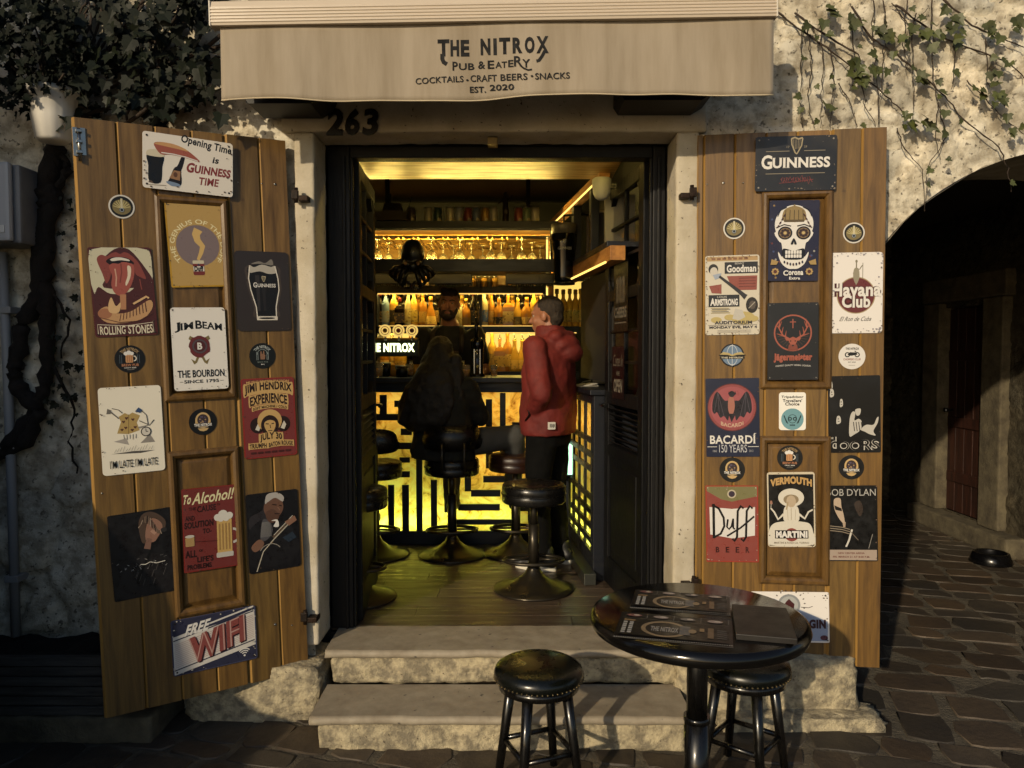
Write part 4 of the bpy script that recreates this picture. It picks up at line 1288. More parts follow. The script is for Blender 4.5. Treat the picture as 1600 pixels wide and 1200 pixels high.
# --- red alcohol poster: the figure is a plain beer mug
def d_alcohol(a):
    H = a.H
    a.rect(.015, .015, .985, H-.015, '#74201a')
    a.text('To', .02, H*.815, .17, H*.93, '#d8cf8f', .03, shear=.2); a.text('Alcohol!', .20, H*.815, .95, H*.955, '#d8cf8f', .02, shear=.25, tilt=.06)
    K = '#2b0f0d'
    a.text('THE', .12, H*.735, .25, H*.775, K, .03); a.text('CAUSE', .27, H*.71, .62, H*.785, K, .03, tilt=.05); a.text('OF', .64, H*.765, .70, H*.79, K, .02)
    a.text('AND', .05, H*.615, .22, H*.675, K, .03); a.text('SOLUTION', .03, H*.525, .56, H*.605, K, .04, tilt=.03); a.text('TO-', .36, H*.445, .52, H*.505, K, .03)
    a.text('ALL', .03, H*.175, .24, H*.26, K, .03); a.text('OF', .28, H*.23, .35, H*.26, K, .02); a.text("LIFE'S", .24, H*.105, .54, H*.175, K, .03); a.text('PROBLEMS', .06, H*.03, .50, H*.09, K, .03)
    # large frothing mug, plain
    a.rect(.62, H*.16, .90, H*.60, '#c79a2b', .03); a.rect(.60, H*.13, .92, H*.19, '#b9b3a6', .02); a.ring(.92, H*.38, .09, .13, '#b9b3a6', n=20, a0=-PI/2, a1=PI/2, ky=1.2)
    for x, y, r in ((.64, .62, .07), (.74, .65, .09), (.86, .63, .07), (.70, .60, .06), (.80, .60, .06)): a.ell(x, H*y, r, None, '#cfc9bc', n=14)
    for k in range(4): a.rect(.655+.06*k, H*.22, .68+.06*k, H*.54, '#a2761d')
    a.rect(.04, H*.31, .20, H*.42, '#a9823a', .02); a.ell(.12, H*.43, .085, .03, '#b9b3a6', n=12); a.line([(.2, H*.36), (.62, H*.34)], .012, '#53150f')
sign(FL, (281, 765), (366, 757), (374, 885), (290, 893), 'red tin sign with yellow alcohol heading, inside the lower panel', '#74201a', d_alcohol, n=.006, rad=.02, wear=12, seed=12)

# --- free wifi
def d_wifi(a):
    H = a.H; N_ = '#2c2e48'; G = '#cfc8bc'
    a.rect(.015, .015, .985, H-.015, G)
    a.poly([(.015, H*.985), (.985, H*.985), (.985, H*.93), (.62, H*.80), (.015, H*.70)], N_)
    a.poly([(.015, .015), (.985, .015), (.985, H*.27), (.015, H*.015)], N_)
    a.line([(.02, H*.68), (.20, H*.735)], .02, G); a.line([(.42, H*.82), (.975, H*.985)], .02, G); a.line([(.02, H*.63), (.975, H*.90)], .014, N_); a.line([(.02, H*.10), (.975, H*.36)], .014, N_); a.line([(.3, H*.10), (.975, H*.29)], .012, G)
    for k in range(13):
        y = .15+.034*k; a.line([(.03, H*y), (.97, H*(y+.27))], .0035, '#b06a62')
    a.text('FREE', .17, H*.70, .44, H*.90, WHT, .04, shear=.35, tilt=.12)
    for dx, dy, c, b in ((.014, -.014, '#31161a', .075), (0, 0, '#8b3a33', .07), (0, 0, '#b98a7c', -.028)):
        a.text('WIFI', .19+dx, H*.26+dy, .86+dx, H*.75+dy, c, b, shear=.0, tilt=.26)
    for r in (.03, .055, .08): a.ring(.84, H*.11, r, r+.012, WHT, n=12, a0=.75, a1=2.4)
    a.ell(.84, H*.11, .013, None, WHT, n=10); a.holes()
sign(FL, (265, 970), (398, 946), (403, 1029), (272, 1056), 'striped navy and white tin sign advertising free wifi', '#3a3c52', d_wifi, n=.004, rad=.03, wear=34, wcol='#c0b7a6', seed=13)

# ---------------- right shutter
def d_stout(a):
    H = a.H
    harp(a, .51, H*.82, .17, '#9c8b62')
    for y in (.72, .31):
        if y > .5: a.rect(.13, H*y, .42, H*y+.008, '#8c7f66'); a.rect(.60, H*y, .86, H*y+.008, '#8c7f66')
        else: a.rect(.13, H*y, .86, H*y+.008, '#8c7f66')
    a.text('G', .075, H*.40, .21, H*.66, WHT, .03, serif=.035); a.text('UINNESS', .215, H*.415, .92, H*.61, WHT, .035, serif=.035)
    a.text('17', .385, H*.78, .42, H*.82, '#8c7f66', .01); a.text('59', .60, H*.78, .635, H*.82, '#8c7f66', .01)
    pts = [(.32 + .38*i/40 + .012*math.sin(i*2.1), H*(.20 + .055*math.sin(i*1.7)*(1 if i % 9 else 1.6))) for i in range(41)]
    a.line(pts, .009, '#7a2d2b'); a.line([(.30, H*.14), (.5, H*.16), (.72, H*.2)], .007, '#7a2d2b'); a.holes('#8a8070')
sign(FR, (1180, 213), (1307, 212), (1307, 298), (1180, 298), 'charcoal tin sign with white stout lettering and a gold harp', '#1d1d20', d_stout, n=.018, rad=.03, wear=30, wcol='#7d6d5c', seed=14)

def d_skull(a):
    a.smooth = True; H = a.H; N_ = '#191830'; K = '#15131c'
    g = random.Random(5)
    for k in range(34):
        x, y = g.uniform(.04, .96), g.uniform(.04, .96)
        if math.hypot((x-.5)/.42, (y-.62)/.40) > 1 and not (y < .2 and .25 < x < .7):
            a.ell(x, H*y, .022, None, g.choice(['#8a6a2c', '#6a2a2c', '#3c4a78', '#8f8a80', '#b08a3a']), n=7)
    a.ell(.5, H*.70, .385, .40, WHT)
    a.poly([(.15, H*.62), (.2, H*.50), (.26, H*.46), (.28, H*.30), (.2, H*.36), (.21, H*.30), (.28, H*.21), (.40, H*.155), (.5, H*.15), (.6, H*.155), (.72, H*.21), (.79, H*.30), (.8, H*.36), (.72, H*.30), (.74, H*.46), (.8, H*.50), (.85, H*.62)], WHT)
    a.poly([(.30, H*.74), (.70, H*.74), (.73, H*.84), (.66, H*.90), (.5, H*.93), (.34, H*.90), (.27, H*.84)], '#8f7433')
    for k in range(5): a.line([(.32+.09*k, H*.75), (.33+.085*k, H*.88)], .012, '#3a2d18')
    a.rect(.30, H*.73, .70, H*.76, '#5d4a22', .01); a.ell(.5, H*.935, .02, None, '#8f7433', n=8)
    for x in (.325, .69):
        a.ell(x, H*.595, .145, .135, K); a.ell(x, H*.595, .115, .108, '#7d6136')
        for k in range(8): a.ell(x+.07*math.cos(k*PI/4), H*.595+.065*math.sin(k*PI/4), .03, .026, '#3a241e', n=8)
        a.ell(x, H*.595, .03, None, '#c2a34f', n=10)
        sg = 1 if x > .5 else -1
        a.line([(.5+sg*.06, H*.68), (.5+sg*.2, H*.70), (.5+sg*.36, H*.66)], .02, K)
    a.poly([(.5, H*.53), (.44, H*.46), (.485, H*.455), (.5, H*.49), (.515, H*.455), (.56, H*.46)], K)
    a.poly([(.29, H*.40), (.5, H*.375), (.71, H*.40), (.70, H*.285), (.5, H*.265), (.30, H*.285)], K)
    for k in range(6):
        x = .335+.056*k; a.rect(x, H*.335, x+.046, H*.378, WHT, .01); a.rect(x, H*.287, x+.046, H*.328, WHT, .01)
    for k in range(7): a.ell(.32+.06*k, H*(.235-.03*math.sin(PI*k/6)), .018, .028, '#4a2326' if k % 2 else '#2a2740', n=8)
    for sx in (-1, 1):
        for k in range(4): a.ell(.5+sx*(.20+.04*k), H*(.80-.045*k)+.02, .014, .035, '#4a2326', rot=sx*.6, n=8)
        a.line([(.5+sx*.16, H*.915), (.5+sx*.28, H*.88), (.5+sx*.34, H*.80)], .014, K)
    for x in (.14, .82): 
        for k in range(8): a.ell(x+.055*math.cos(k*PI/4), H*.115+.055*math.sin(k*PI/4), .022, None, '#b08a3a', n=8)
        a.ell(x, H*.115, .03, None, '#5f2a24', n=10)
    for sx in (-1, 1): a.poly([(.5+sx*.30, H*.24), (.5+sx*.44, H*.27), (.5+sx*.46, H*.20), (.5+sx*.34, H*.20)], '#a5822f')
    a.text('C', .30, H*.065, .40, H*.13, WHT, .03); a.text('orona', .405, H*.07, .70, H*.12, WHT, .04); a.text('Extra', .42, H*.015, .64, H*.05, WHT, .03)
sign(FR, (1201, 313), (1279, 313), (1279, 440), (1201, 438), 'navy tin sign with a white sugar skull wearing a crown', '#191830', d_skull, n=.006, rad=.03, wear=8, seed=15, rough=0.22)

def d_rum(a):
    a.smooth = True; H = a.H
    a.ring(.5, H*.47, .345, .365, '#a58d5c'); a.ell(.5, H*.47, .345, None, '#6b1f22')
    a.line([(.5, H*.60), (.5, H*.90)], .022, '#7d7458'); a.line([(.44, H*.74), (.5, H*.80), (.56, H*.79), (.61, H*.84)], .018, '#7d7458'); a.ell(.5, H*.89, .022, .03, '#7d7458', n=10)
    a.poly([(.46, H*.80), (.54, H*.80), (.56, H*.70), (.52, H*.62), (.48, H*.62), (.44, H*.70)], '#8f866a'); a.line([(.62, H*.68), (.62, H*.87)], .012, '#7d7458')
    for dx, dy, c, b in ((0, -.008, '#4a1013', .13), (0, 0, WHT, .035)):
        a.text('Havana', .04, H*.455+dy, .97, H*.625+dy, c, b); a.text('Club', .235, H*.315+dy, .77, H*.475+dy, c, b)
    a.text('El Ron de Cuba', .21, H*.15, .80, H*.205, '#2a2624', .0, shear=.5)
    g = random.Random(9)
    a.wear(40, '#8d8791', seed=4, edge=.12, size=.02)
sign(FR, (1296, 395), (1379, 394), (1379, 521), (1296, 520), 'worn white tin sign with a dark red disc and rum lettering', '#d0cbc6', d_rum, rad=.07, wear=50, seed=16)

def d_jazz(a):
    H = a.H
    a.rect(.03, H*.93, .97, H*.985, '#b08a48'); [a.rect(.12+.1*k, H*.945, .19+.1*k, H*.972, '#8a5a30') for k in range(7)]
    a.rect(.36, H*.77, .97, H*.915, '#25282e'); a.text('Goodman', .40, H*.785, .94, H*.88, WHT, .03); a.text('BENNY', .55, H*.885, .72, H*.908, '#b5b0a6', .01)
    a.poly([(.40, H*.74), (.96, H*.74), (.95, H*.56), (.62, H*.56), (.45, H*.66)], '#94402f')
    for k in range(4): a.rect(.62, H*(.60+.035*k), .93, H*(.61+.035*k), '#6f2c22')
    a.poly([(.07, H*.62), (.3, H*.64), (.30, H*.52), (.12, H*.53)], '#94402f')
    a.ell(.15, H*.83, .09, .10, '#2a2726'); a.ell(.16, H*.80, .07, .085, '#c2b9a9'); a.poly([(.14, H*.76), (.30, H*.78), (.28, H*.72), (.18, H*.70)], '#93a0b5')
    a.line([(.26, H*.74), (.56, H*.58), (.72, H*.49)], .045, '#2a2b31', .08); a.poly([(.66, H*.53), (.78, H*.50), (.72, H*.44), (.66, H*.49)], '#2a2b31')
    a.rect(.06, H*.355, .63, H*.505, '#25282e'); a.text('A', .09, H*.37, .18, H*.465, WHT, .04); a.text('RMSTRONG', .18, H*.37, .60, H*.455, WHT, .04); a.text('LOUIS', .22, H*.468, .40, H*.492, '#b5b0a6', .01)
    a.ell(.86, H*.37, .11, .15, '#2a2624'); a.ell(.87, H*.37, .06, .08, '#564b42'); a.line([(.80, H*.33), (.92, H*.41)], .014, '#a59a86')
    for x, y, r in ((.20, .17, .10), (.70, .19, .22), (.88, .18, .10), (.45, .20, .10)): a.ell(x, H*y+.03, r, r*.55, '#b7a047')
    a.poly([(.5, H*.20), (.55, H*.33), (.68, H*.31), (.74, H*.22), (.62, H*.18)], '#b8b2a4')
    for k in range(5): a.rect(.10+.02*(k % 2), H*(.275+.015*k), .46-.03*(k % 3), H*(.281+.015*k), '#5a5348' if k % 2 else '#a58f3a')
    a.text('AUDITORIUM', .17, H*.135, .86, H*.175, '#2c2d3c', .04, serif=.04); a.rect(.05, H*.122, .95, H*.126, '#77706a'); a.text('MONDAY EVE, MAY 4', .07, H*.075, .95, H*.112, '#2c2d3c', .035)
    for k in range(3): a.rect(.22, H*(.058-.014*k), .84, H*(.061-.014*k), '#96908a')
sign(FR, (1102, 400), (1186, 398), (1187, 522), (1102, 524), 'faded cream jazz concert tin sign with a clarinet', '#b9b2a2', d_jazz, rad=.045, wear=70, wcol='#6b4a36', seed=17)

def d_stag(a):
    H = a.H; O_ = '#a5482b'
    a.ring(.5, H*.61, .345, .375, O_, n=40)
    for k in range(15):
        t = PI + PI*k/14; a.line([(.5+.16*math.cos(t), H*.58+.14*math.sin(t)), (.5+.31*math.cos(t), H*.61+.31*math.sin(t))], .008, '#5c3a30')
    a.rect(.49, H*.67, .51, H*.79, O_); a.rect(.44, H*.745, .56, H*.757, O_)
    for s in (-1, 1):
        a.line([(.5+s*.07, H*.53), (.5+s*.2, H*.58), (.5+s*.28, H*.68), (.5+s*.25, H*.79)], .04, O_, .015)
        for (x0, y0, x1, y1) in ((.15, .555, .13, .64), (.22, .60, .19, .69), (.26, .66, .33, .72), (.2, .575, .32, .60), (.27, .68, .22, .76)):
            a.line([(.5+s*x0, H*y0), (.5+s*x1, H*y1)], .026, O_, .008)
        a.poly([(.5+s*.05, H*.535), (.5+s*.16, H*.545), (.5+s*.13, H*.51), (.5+s*.06, H*.51)], O_)
    a.poly([(.40, H*.53), (.5, H*.56), (.60, H*.53), (.56, H*.47), (.53, H*.43), (.47, H*.43), (.44, H*.47)], O_)
    a.poly([(.42, H*.46), (.58, H*.46), (.60, H*.385), (.40, H*.385)], '#84361f')
    a.ell(.455, H*.505, .014, None, '#1b1a1d', n=8); a.ell(.545, H*.505, .014, None, '#1b1a1d', n=8); a.ell(.5, H*.445, .02, .016, '#1b1a1d', n=8)
    a.text('Jägermeister', .12, H*.225, .88, H*.345, O_, .06, serif=.03)
    a.text('HIGHEST QUALITY HERBAL LIQUEUR', .16, H*.165, .85, H*.19, '#b7b2aa', .02, arc=.02); a.holes('#8a8378')
sign(FR, (1199, 474), (1278, 472), (1279, 594), (1199, 593), 'matt black tin sign with an orange stag in a ring', '#1a1b1f', d_stag, n=.019, rad=.02, wear=12, wcol='#55504c', seed=18)

def d_bat(a):
    a.smooth = True; H = a.H; N_ = '#181c2c'
    a.ell(.49, H*.63, .46, None, '#5e1f24'); a.ring(.49, H*.63, .40, .445, '#93383a', n=40); a.ell(.49, H*.63, .40, None, '#a3434a')
    for s in (-1, 1):
        a.poly([(.49+s*.05, H*.70), (.49+s*.14, H*.72), (.49+s*.27, H*.83), (.49+s*.35, H*.74), (.49+s*.37, H*.60), (.49+s*.33, H*.55), (.49+s*.28, H*.57), (.49+s*.22, H*.50), (.49+s*.15, H*.52), (.49+s*.07, H*.47)], '#22202b')
        for k in range(3): a.line([(.49+s*.26, H*.82), (.49+s*(.33-.09*k), H*(.575-.03*k))], .010, '#4d4552')
    a.ell(.48, H*.635, .075, .20, '#22202b'); a.poly([(.43, H*.75), (.52, H*.75), (.54, H*.62), (.48, H*.52), (.42, H*.60)], '#a9604a'); a.ell(.49, H*.80, .055, .06, '#22202b')
    a.poly([(.44, H*.84), (.46, H*.78), (.42, H*.80)], '#22202b'); a.poly([(.55, H*.84), (.53, H*.78), (.57, H*.80)], '#22202b'); a.poly([(.42, H*.55), (.48, H*.44), (.56, H*.55)], '#22202b')
    a.round_text('BACARDI', .49, H*.63, .36, .075, '#c39a78', -PI/2, 1.5, bold=.03, inside=False) if False else a.text('BACARDI', .28, H*.405, .70, H*.455, '#c39a78', .03, arc=-.045)
    a.text('BACARDÍ', .07, H*.165, .93, H*.30, WHT, .02, serif=.04)
    a.rect(.02, H*.125, .20, H*.132, WHT); a.rect(.78, H*.125, .98, H*.132, WHT)
    a.text('150 YEARS', .24, H*.055, .76, H*.155, '#b9b9bd', .0); a.text('1862', .12, H*.06, .20, H*.09, '#8a8a92', .02); a.text('2012', .80, H*.06, .88, H*.09, '#8a8a92', .02)
sign(FR, (1103, 592), (1186, 590), (1187, 713), (1103, 714), 'navy tin sign with a red disc and a dark bat', '#1a2036', d_bat, rad=.02, wear=8, seed=19)

def d_award(a):
    H = a.H
    a.ell(.5, H*.29, .42, None, '#5d9aa6')
    for i, s in enumerate(('Tripadvisor', "Travellers'", 'Choice')): a.text(s, (.09, .14, .23)[i], H*(.83-.09*i), (.91, .86, .76)[i], H*(.915-.09*i), BLK, .03)
    a.ring(.41, H*.30, .035, .075, '#1e3a42', n=16); a.ring(.59, H*.30, .035, .075, '#1e3a42', n=16); a.ring(.5, H*.30, .15, .17, '#1e3a42', n=24)
    for s in (-1, 1):
        for k in range(5): a.ell(.5+s*(.20+.025*k), H*(.20+.04*k), .022, .06, '#1e3a42', rot=-s*(.9-.15*k), n=9)
    a.text('2020', .40, H*.115, .60, H*.155, '#1e3a42', .05)
def award():
    t = sign(FR, (1217, 613), (1259, 613), (1259, 672), (1217, 672), 'small white shield sticker with a turquoise disc, between two panels', '#d8d5cd', lambda a: d_award(a), n=.001, rad=.10, wear=0, cat='sticker', name='sticker')
    return t
award()

def d_band(a):
    a.smooth = True; H = a.H; W_ = '#b8b2a6'
    for (x, y, r) in ((.06, .88, .03), (.07, .78, .045), (.25, .65, .035), (.19, .43, .05)):
        a.poly([(x-r*.7, H*(y-.05)), (x+r*.8, H*(y-.04)), (x+r, H*(y+.01)), (x+r*.5, H*(y+.05)), (x-r*.5, H*(y+.04))], W_); a.ell(x, H*y+.02, .012, None, '#0d0c0d', n=7); a.line([(x-r*.2, H*(y-.02)), (x+r*.5, H*(y-.02))], .012, '#0d0c0d')
    a.poly([(.52, H*.56), (.62, H*.57), (.61, H*.50), (.56, H*.48), (.53, H*.50)], W_); a.poly([(.40, H*.22), (.41, H*.44), (.46, H*.53), (.52, H*.52), (.5, H*.42), (.58, H*.44), (.64, H*.40), (.62, H*.30), (.5, H*.24)], W_)
    for k in range(4): a.line([(.50+.05*k, H*.28), (.48+.05*k, H*.40)], .015, '#121112')
    a.poly([(.62, H*.30), (.72, H*.36), (.86, H*.36), (.92, H*.44), (.96, H*.46), (.94, H*.38), (.86, H*.28), (.90, H*.22), (.78, H*.24), (.70, H*.27)], W_)
    for dx, c, b in ((0, W_, .05), (0, '#0d0c0d', .01)):
        a.text('d', .03, H*.03, .19, H*.21, c, b); a.text('OO', .18, H*.03, .62, H*.15, c, b); a.text('RS', .63, H*.03, .97, H*.17, c, b)
    a.text('THE', .02, H*.18, .09, H*.205, W_, .03)
sign(FR, (1294, 588), (1375, 586), (1376, 706), (1294, 708), 'black tin sign with scattered pale figures and outlined lettering', '#0d0c0d', d_band, rad=.03, wear=12, wcol='#55402f', seed=20)

def d_beer(a):
    H = a.H
    a.rect(.02, .02, .98, H-.02, '#8f3426')
    a.poly([(.02, H-.02), (.98, H-.02), (.98, H*.86), (.7, H*.82), (.5, H*.79), (.3, H*.82), (.02, H*.93)], '#76703a')
    a.ell(.5, H*.89, .085, None, '#b7a98a', n=20); a.ell(.5, H*.89, .06, None, '#3a2c3e', n=16)
    a.poly([(.07, H*.72), (.5, H*.695), (.94, H*.72), (.93, H*.35), (.5, H*.31), (.08, H*.36)], '#d3cec6')
    a.line([(.15, H*.76), (.15, H*.31)], .05, BLK)
    a.line([(.12, H*.75), (.25, H*.70), (.34, H*.58), (.35, H*.47), (.28, H*.37), (.14, H*.32)], .042, BLK)
    a.line([(.42, H*.56), (.40, H*.46), (.44, H*.43), (.49, H*.47), (.52, H*.56)], .036, BLK); a.line([(.52, H*.57), (.52, H*.45), (.55, H*.43)], .036, BLK)
    for x in (.62, .79): a.line([(x+.10, H*.70), (x+.05, H*.735), (x-.01, H*.67), (x-.02, H*.50), (x-.03, H*.33), (x-.08, H*.275), (x-.12, H*.31)], .042, BLK)
    a.line([(.40, H*.34), (.66, H*.45), (.92, H*.60)], .035, BLK)
    for i, ch in enumerate('BEER'): a.text(ch, .18+.19*i, H*.125, .25+.19*i, H*.20, '#3c1410', .03)
    a.holes('#b8a890')
sign(FR, (1103, 759), (1185, 758), (1185, 878), (1103, 878), 'red and olive beer tin sign with a wide white band', '#8f3426', d_beer, rad=.02, wear=26, wcol='#a58f78', seed=21)

def d_verm(a):
    a.smooth = True; H = a.H
    a.rect(.03, .03, .97, H-.05, '#14120f')
    a.text('VERMOUTH', .07, H*.80, .94, H*.90, '#c08f2e', .06, arc=.07)
    W_ = '#cfc7b4'; S = '#b3a78e'
    # plain pale bell shapes in place of the drawing
    a.poly([(.03, H*.03), (.03, H*.22), (.12, H*.31), (.3, H*.34), (.5, H*.345), (.7, H*.34), (.88, H*.31), (.95, H*.2), (.95, H*.03)], W_)
    a.poly([(.36, H*.34), (.34, H*.48), (.40, H*.55), (.60, H*.55), (.66, H*.48), (.64, H*.34)], W_); a.line([(.5, H*.36), (.5, H*.52)], .02, S); a.line([(.43, H*.36), (.42, H*.50)], .012, S); a.line([(.58, H*.36), (.59, H*.50)], .012, S)
    a.line([(.34, H*.44), (.22, H*.37), (.14, H*.47), (.07, H*.52)], .05, W_, .03); a.line([(.66, H*.44), (.78, H*.38), (.86, H*.47), (.95, H*.50)], .05, W_, .03)
    a.ell(.5, H*.66, .27, .20, W_); a.ell(.5, H*.635, .16, .11, '#8f7a56'); a.ell(.5, H*.61, .10, .13, '#b79f7c'); a.line([(.43, H*.60), (.40, H*.50)], .03, '#a58d5c')
    a.line([(.07, H*.52), (.08, H*.575)], .010, W_); a.poly([(.05, H*.575), (.11, H*.575), (.10, H*.62), (.06, H*.62)], '#a06a50')
    a.ell(.5, H*.165, .145, None, '#8f3426'); a.rect(.15, H*.115, .85, H*.225, BLK); a.text('MARTINI', .17, H*.125, .83, H*.215, WHT, .065)
    a.text('MARTINI & ROSSI S.A. TORINO', .13, H*.045, .86, H*.07, '#6d5f4a', .01)
sign(FR, (1199, 738), (1273, 737), (1274, 854), (1199, 855), 'cream-edged black vermouth tin sign with a pale figure in a wide hat', '#b9ae98', d_verm, n=.006, rad=.06, wear=30, seed=22)

def d_folk(a):
    a.smooth = True; H = a.H
    a.rect(.02, H*.155, .98, H-.02, '#0e0d0d'); a.rect(.02, .02, .98, H*.15, '#a58f7c')
    a.text('BOB DYLAN', .02, H*.865, .97, H*.955, '#a9a59c', .0)
    a.poly([(.16, H*.82), (.28, H*.83), (.30, H*.72), (.34, H*.62), (.36, H*.50), (.30, H*.52), (.22, H*.60), (.16, H*.70)], '#b79d80'); a.poly([(.16, H*.74), (.30, H*.70), (.31, H*.66), (.18, H*.68)], '#1b1614')
    a.poly([(.32, H*.50), (.38, H*.52), (.37, H*.45), (.33, H*.45)], '#a98d70')
    a.poly([(.55, H*.76), (.66, H*.80), (.72, H*.70), (.68, H*.60), (.62, H*.62)], '#3a2d24')
    for y in (.46, .43, .40): a.line([(.02, H*(y+.01)), (.30, H*(y-.01)), (.46, H*(y-.04))], .016, '#8a7a62')
    a.line([(.50, H*.42), (.44, H*.28), (.38, H*.19)], .035, '#c9c2b4'); a.line([(.46, H*.40), (.62, H*.28)], .014, '#6d5f4c'); a.line([(.90, H*.36), (.82, H*.17)], .012, '#8a8378')
    a.text('NEW CENTER ARENA', .22, H*.095, .74, H*.118, '#6d2c22', .02); a.text('FRI. MARCH 21 AT 8:00 P.M.', .12, H*.045, .84, H*.07, '#6d2c22', .02)
sign(FR, (1291, 759), (1371, 758), (1371, 876), (1291, 877), 'black tin sign with a half-lit face and a pale strip below', '#0e0d0d', d_folk, rad=.03, wear=16, wcol='#6b5040', seed=23)

def d_gin(a):
    H = a.H
    a.poly([(.02, H*.96), (.3, H*.86), (.98, H*.42), (.98, .02), (.02, .02)], '#8a9cc0')
    a.ring(.49, H*.74, .115, .145, '#8b8f92', n=24); a.ell(.49, H*.74, .115, None, '#a9acaa')
    a.poly([(.42, H*.72), (.45, H*.80), (.49, H*.86), (.53, H*.80), (.56, H*.76), (.55, H*.66), (.48, H*.62), (.42, H*.66)], '#4a1418')
    g = random.Random(2)
    for k in range(12):
        t = -.3 + 3.8*k/11; a.ell(.49+.2*math.cos(t), H*.76+.2*math.sin(t)*.9, .014, .008, '#4a4038', rot=t, n=7)
    a.line([(.64, H*.70), (.74, H*.69), (.79, H*.72)], .008, '#4a4038')
    a.text('GIN', .74, H*.28, .955, H*.46, '#3b1624', .06, serif=.05)
    a.ell(.93, H*.10, .05, .035, '#5a3040', n=10); a.holes()
sign(FR, (1174, 924), (1295, 925), (1296, 1003), (1174, 1003), 'white and pale blue gin tin sign low on the right shutter', '#d5d0cb', d_gin, n=.004, rad=.02, wear=30, seed=24)
# ================================================================== INSIDE THE PUB
ORD = ['first', 'second', 'third', 'fourth', 'fifth', 'sixth', 'seventh', 'eighth', 'ninth', 'tenth', 'eleventh', 'twelfth', 'thirteenth', 'fourteenth', 'fifteenth', 'sixteenth', 'seventeenth', 'eighteenth', 'nineteenth', 'twentieth']
m_floor = pm('oak floor boards', '#54473a', 0.36, col2='#3a3026', scale=2.5, stretch=(1.2, 12, 12), bump=0.15, bscale=8, rvar=0.12, bdist=0.003, attr='tone')
m_dark = pm('near-black painted plaster', '#0d0c0b', 0.7, col2='#141210', scale=3)
m_navy = pm('dark navy painted wood', '#12151d', 0.45, col2='#0c0e14', scale=6, stretch=(1, 8, 8), rvar=0.1)
m_gold = pm('golden oak', '#a37a36', 0.45, col2='#775624', scale=2.5, stretch=(1.5, 10, 10), rvar=0.1)
m_goldy = pm('golden oak beam', '#a5733a', 0.5, col2='#7d5226', scale=2.5, stretch=(10, 1.5, 10), rvar=0.1)
def led_mat(name, col, st): return pm(name, '#000000', 0.5, emit=col, est=st)
m_led = led_mat('warm light strip', (1.0, 0.66, 0.15), 1.9)
m_led_hi = led_mat('added unseen bright warm light strip', (1.0, 0.70, 0.15), 110.0)
m_led_hot = led_mat('added unseen strong warm light strip', (1.0, 0.70, 0.16), 330.0)
m_led_mid = led_mat('added hidden warm light strip', (1.0, 0.62, 0.14), 16.0)
m_led_vis = led_mat('soft warm light strip', (1.0, 0.60, 0.14), 1.25)
m_led_green = led_mat('yellow-green light strip', (0.84, 1.0, 0.22), 44.0)
m_led_amber = led_mat('amber light strip', (1.0, 0.62, 0.15), 12.0)
m_led_mint = led_mat('mint lamp', (0.55, 1.0, 0.66), 2.2)

def bar_floor():
    mb = MB(); lay = mb.bm.loops.layers.float_color.new('tone'); g = random.Random(3)
    y = 0.215
    while y < 3.35:
        w = 0.15; x = -1.6 - g.uniform(0, .8)
        while x < 1.2:
            L = g.uniform(0.7, 1.3); t = g.uniform(.75, 1.2)
            n0 = len(mb.bm.faces)
            mb.box((max(x, -1.6)+.001, y+.001, FLOOR-.02), (min(x+L, 1.2)-.001, y+w-.001, FLOOR), 0.0015, seg=1)
            mb.bm.faces.ensure_lookup_table()
            for f in mb.bm.faces[n0:]:
                for l in f.loops: l[lay] = (t, t, t, 1)
            x += L
        y += w
    tag(mb.build('floor', m_floor), 'brown plank floor of the pub', 'floor', kind='structure')
    mb = MB(); mb.box((-1.7, .2, FLOOR-.06), (1.3, 3.4, FLOOR-.022)); tag(mb.build('subfloor', m_dark), 'dark screed under the pub floor', 'floor', kind='structure')
bar_floor()
rw = thing('bar_walls', 'dark inner walls of the small pub room', 'wall')
mb = MB(); mb.box((-1.6, .30, 0), (-1.5, 3.4, 3.0)); mb.build('side_wall', m_dark, rw)
mb = MB(); mb.box((.98, .30, 0), (1.10, 3.4, 3.0)); mb.build('side_wall', m_dark, rw)
mb = MB(); mb.box((-1.6, 3.30, 0), (1.10, 3.42, 3.0)); mb.build('back_wall', m_dark, rw)
mb = MB(); mb.box((-1.6, .19, 0), (-.878, .299, 3.0)); mb.box((.731, .19, 0), (1.10, .299, 3.0)); mb.box((-.877, .19, 2.604), (.73, .299, 3.0)); mb.build('front_wall', m_dark, rw)
mb = MB(); mb.box((-1.6, .19, 2.93), (1.10, 3.42, 3.05)); tag(mb.build('ceiling', m_dark), 'near-black ceiling of the pub', 'ceiling', kind='structure')
mb = MB(); mb.box((-.80, .31, 1.63+.97), (.56, .89, 1.63+1.10), .004); tag(mb.build('soffit', m_gold), 'golden wooden soffit just inside the doorway', 'soffit')
def led(label, pts, r=0.006, m=None):
    mb = MB(); mb.tube(pts, r, seg=6); return tag(mb.build('light_strip', m or m_led), label, 'light strip', 'warm light strips of the bar')
led('added unseen light strip behind the head of the door frame', [(-.74, .315, 2.585), (.60, .315, 2.585)], .0028, m_led_hi)  # added out of sight to brighten the soffit

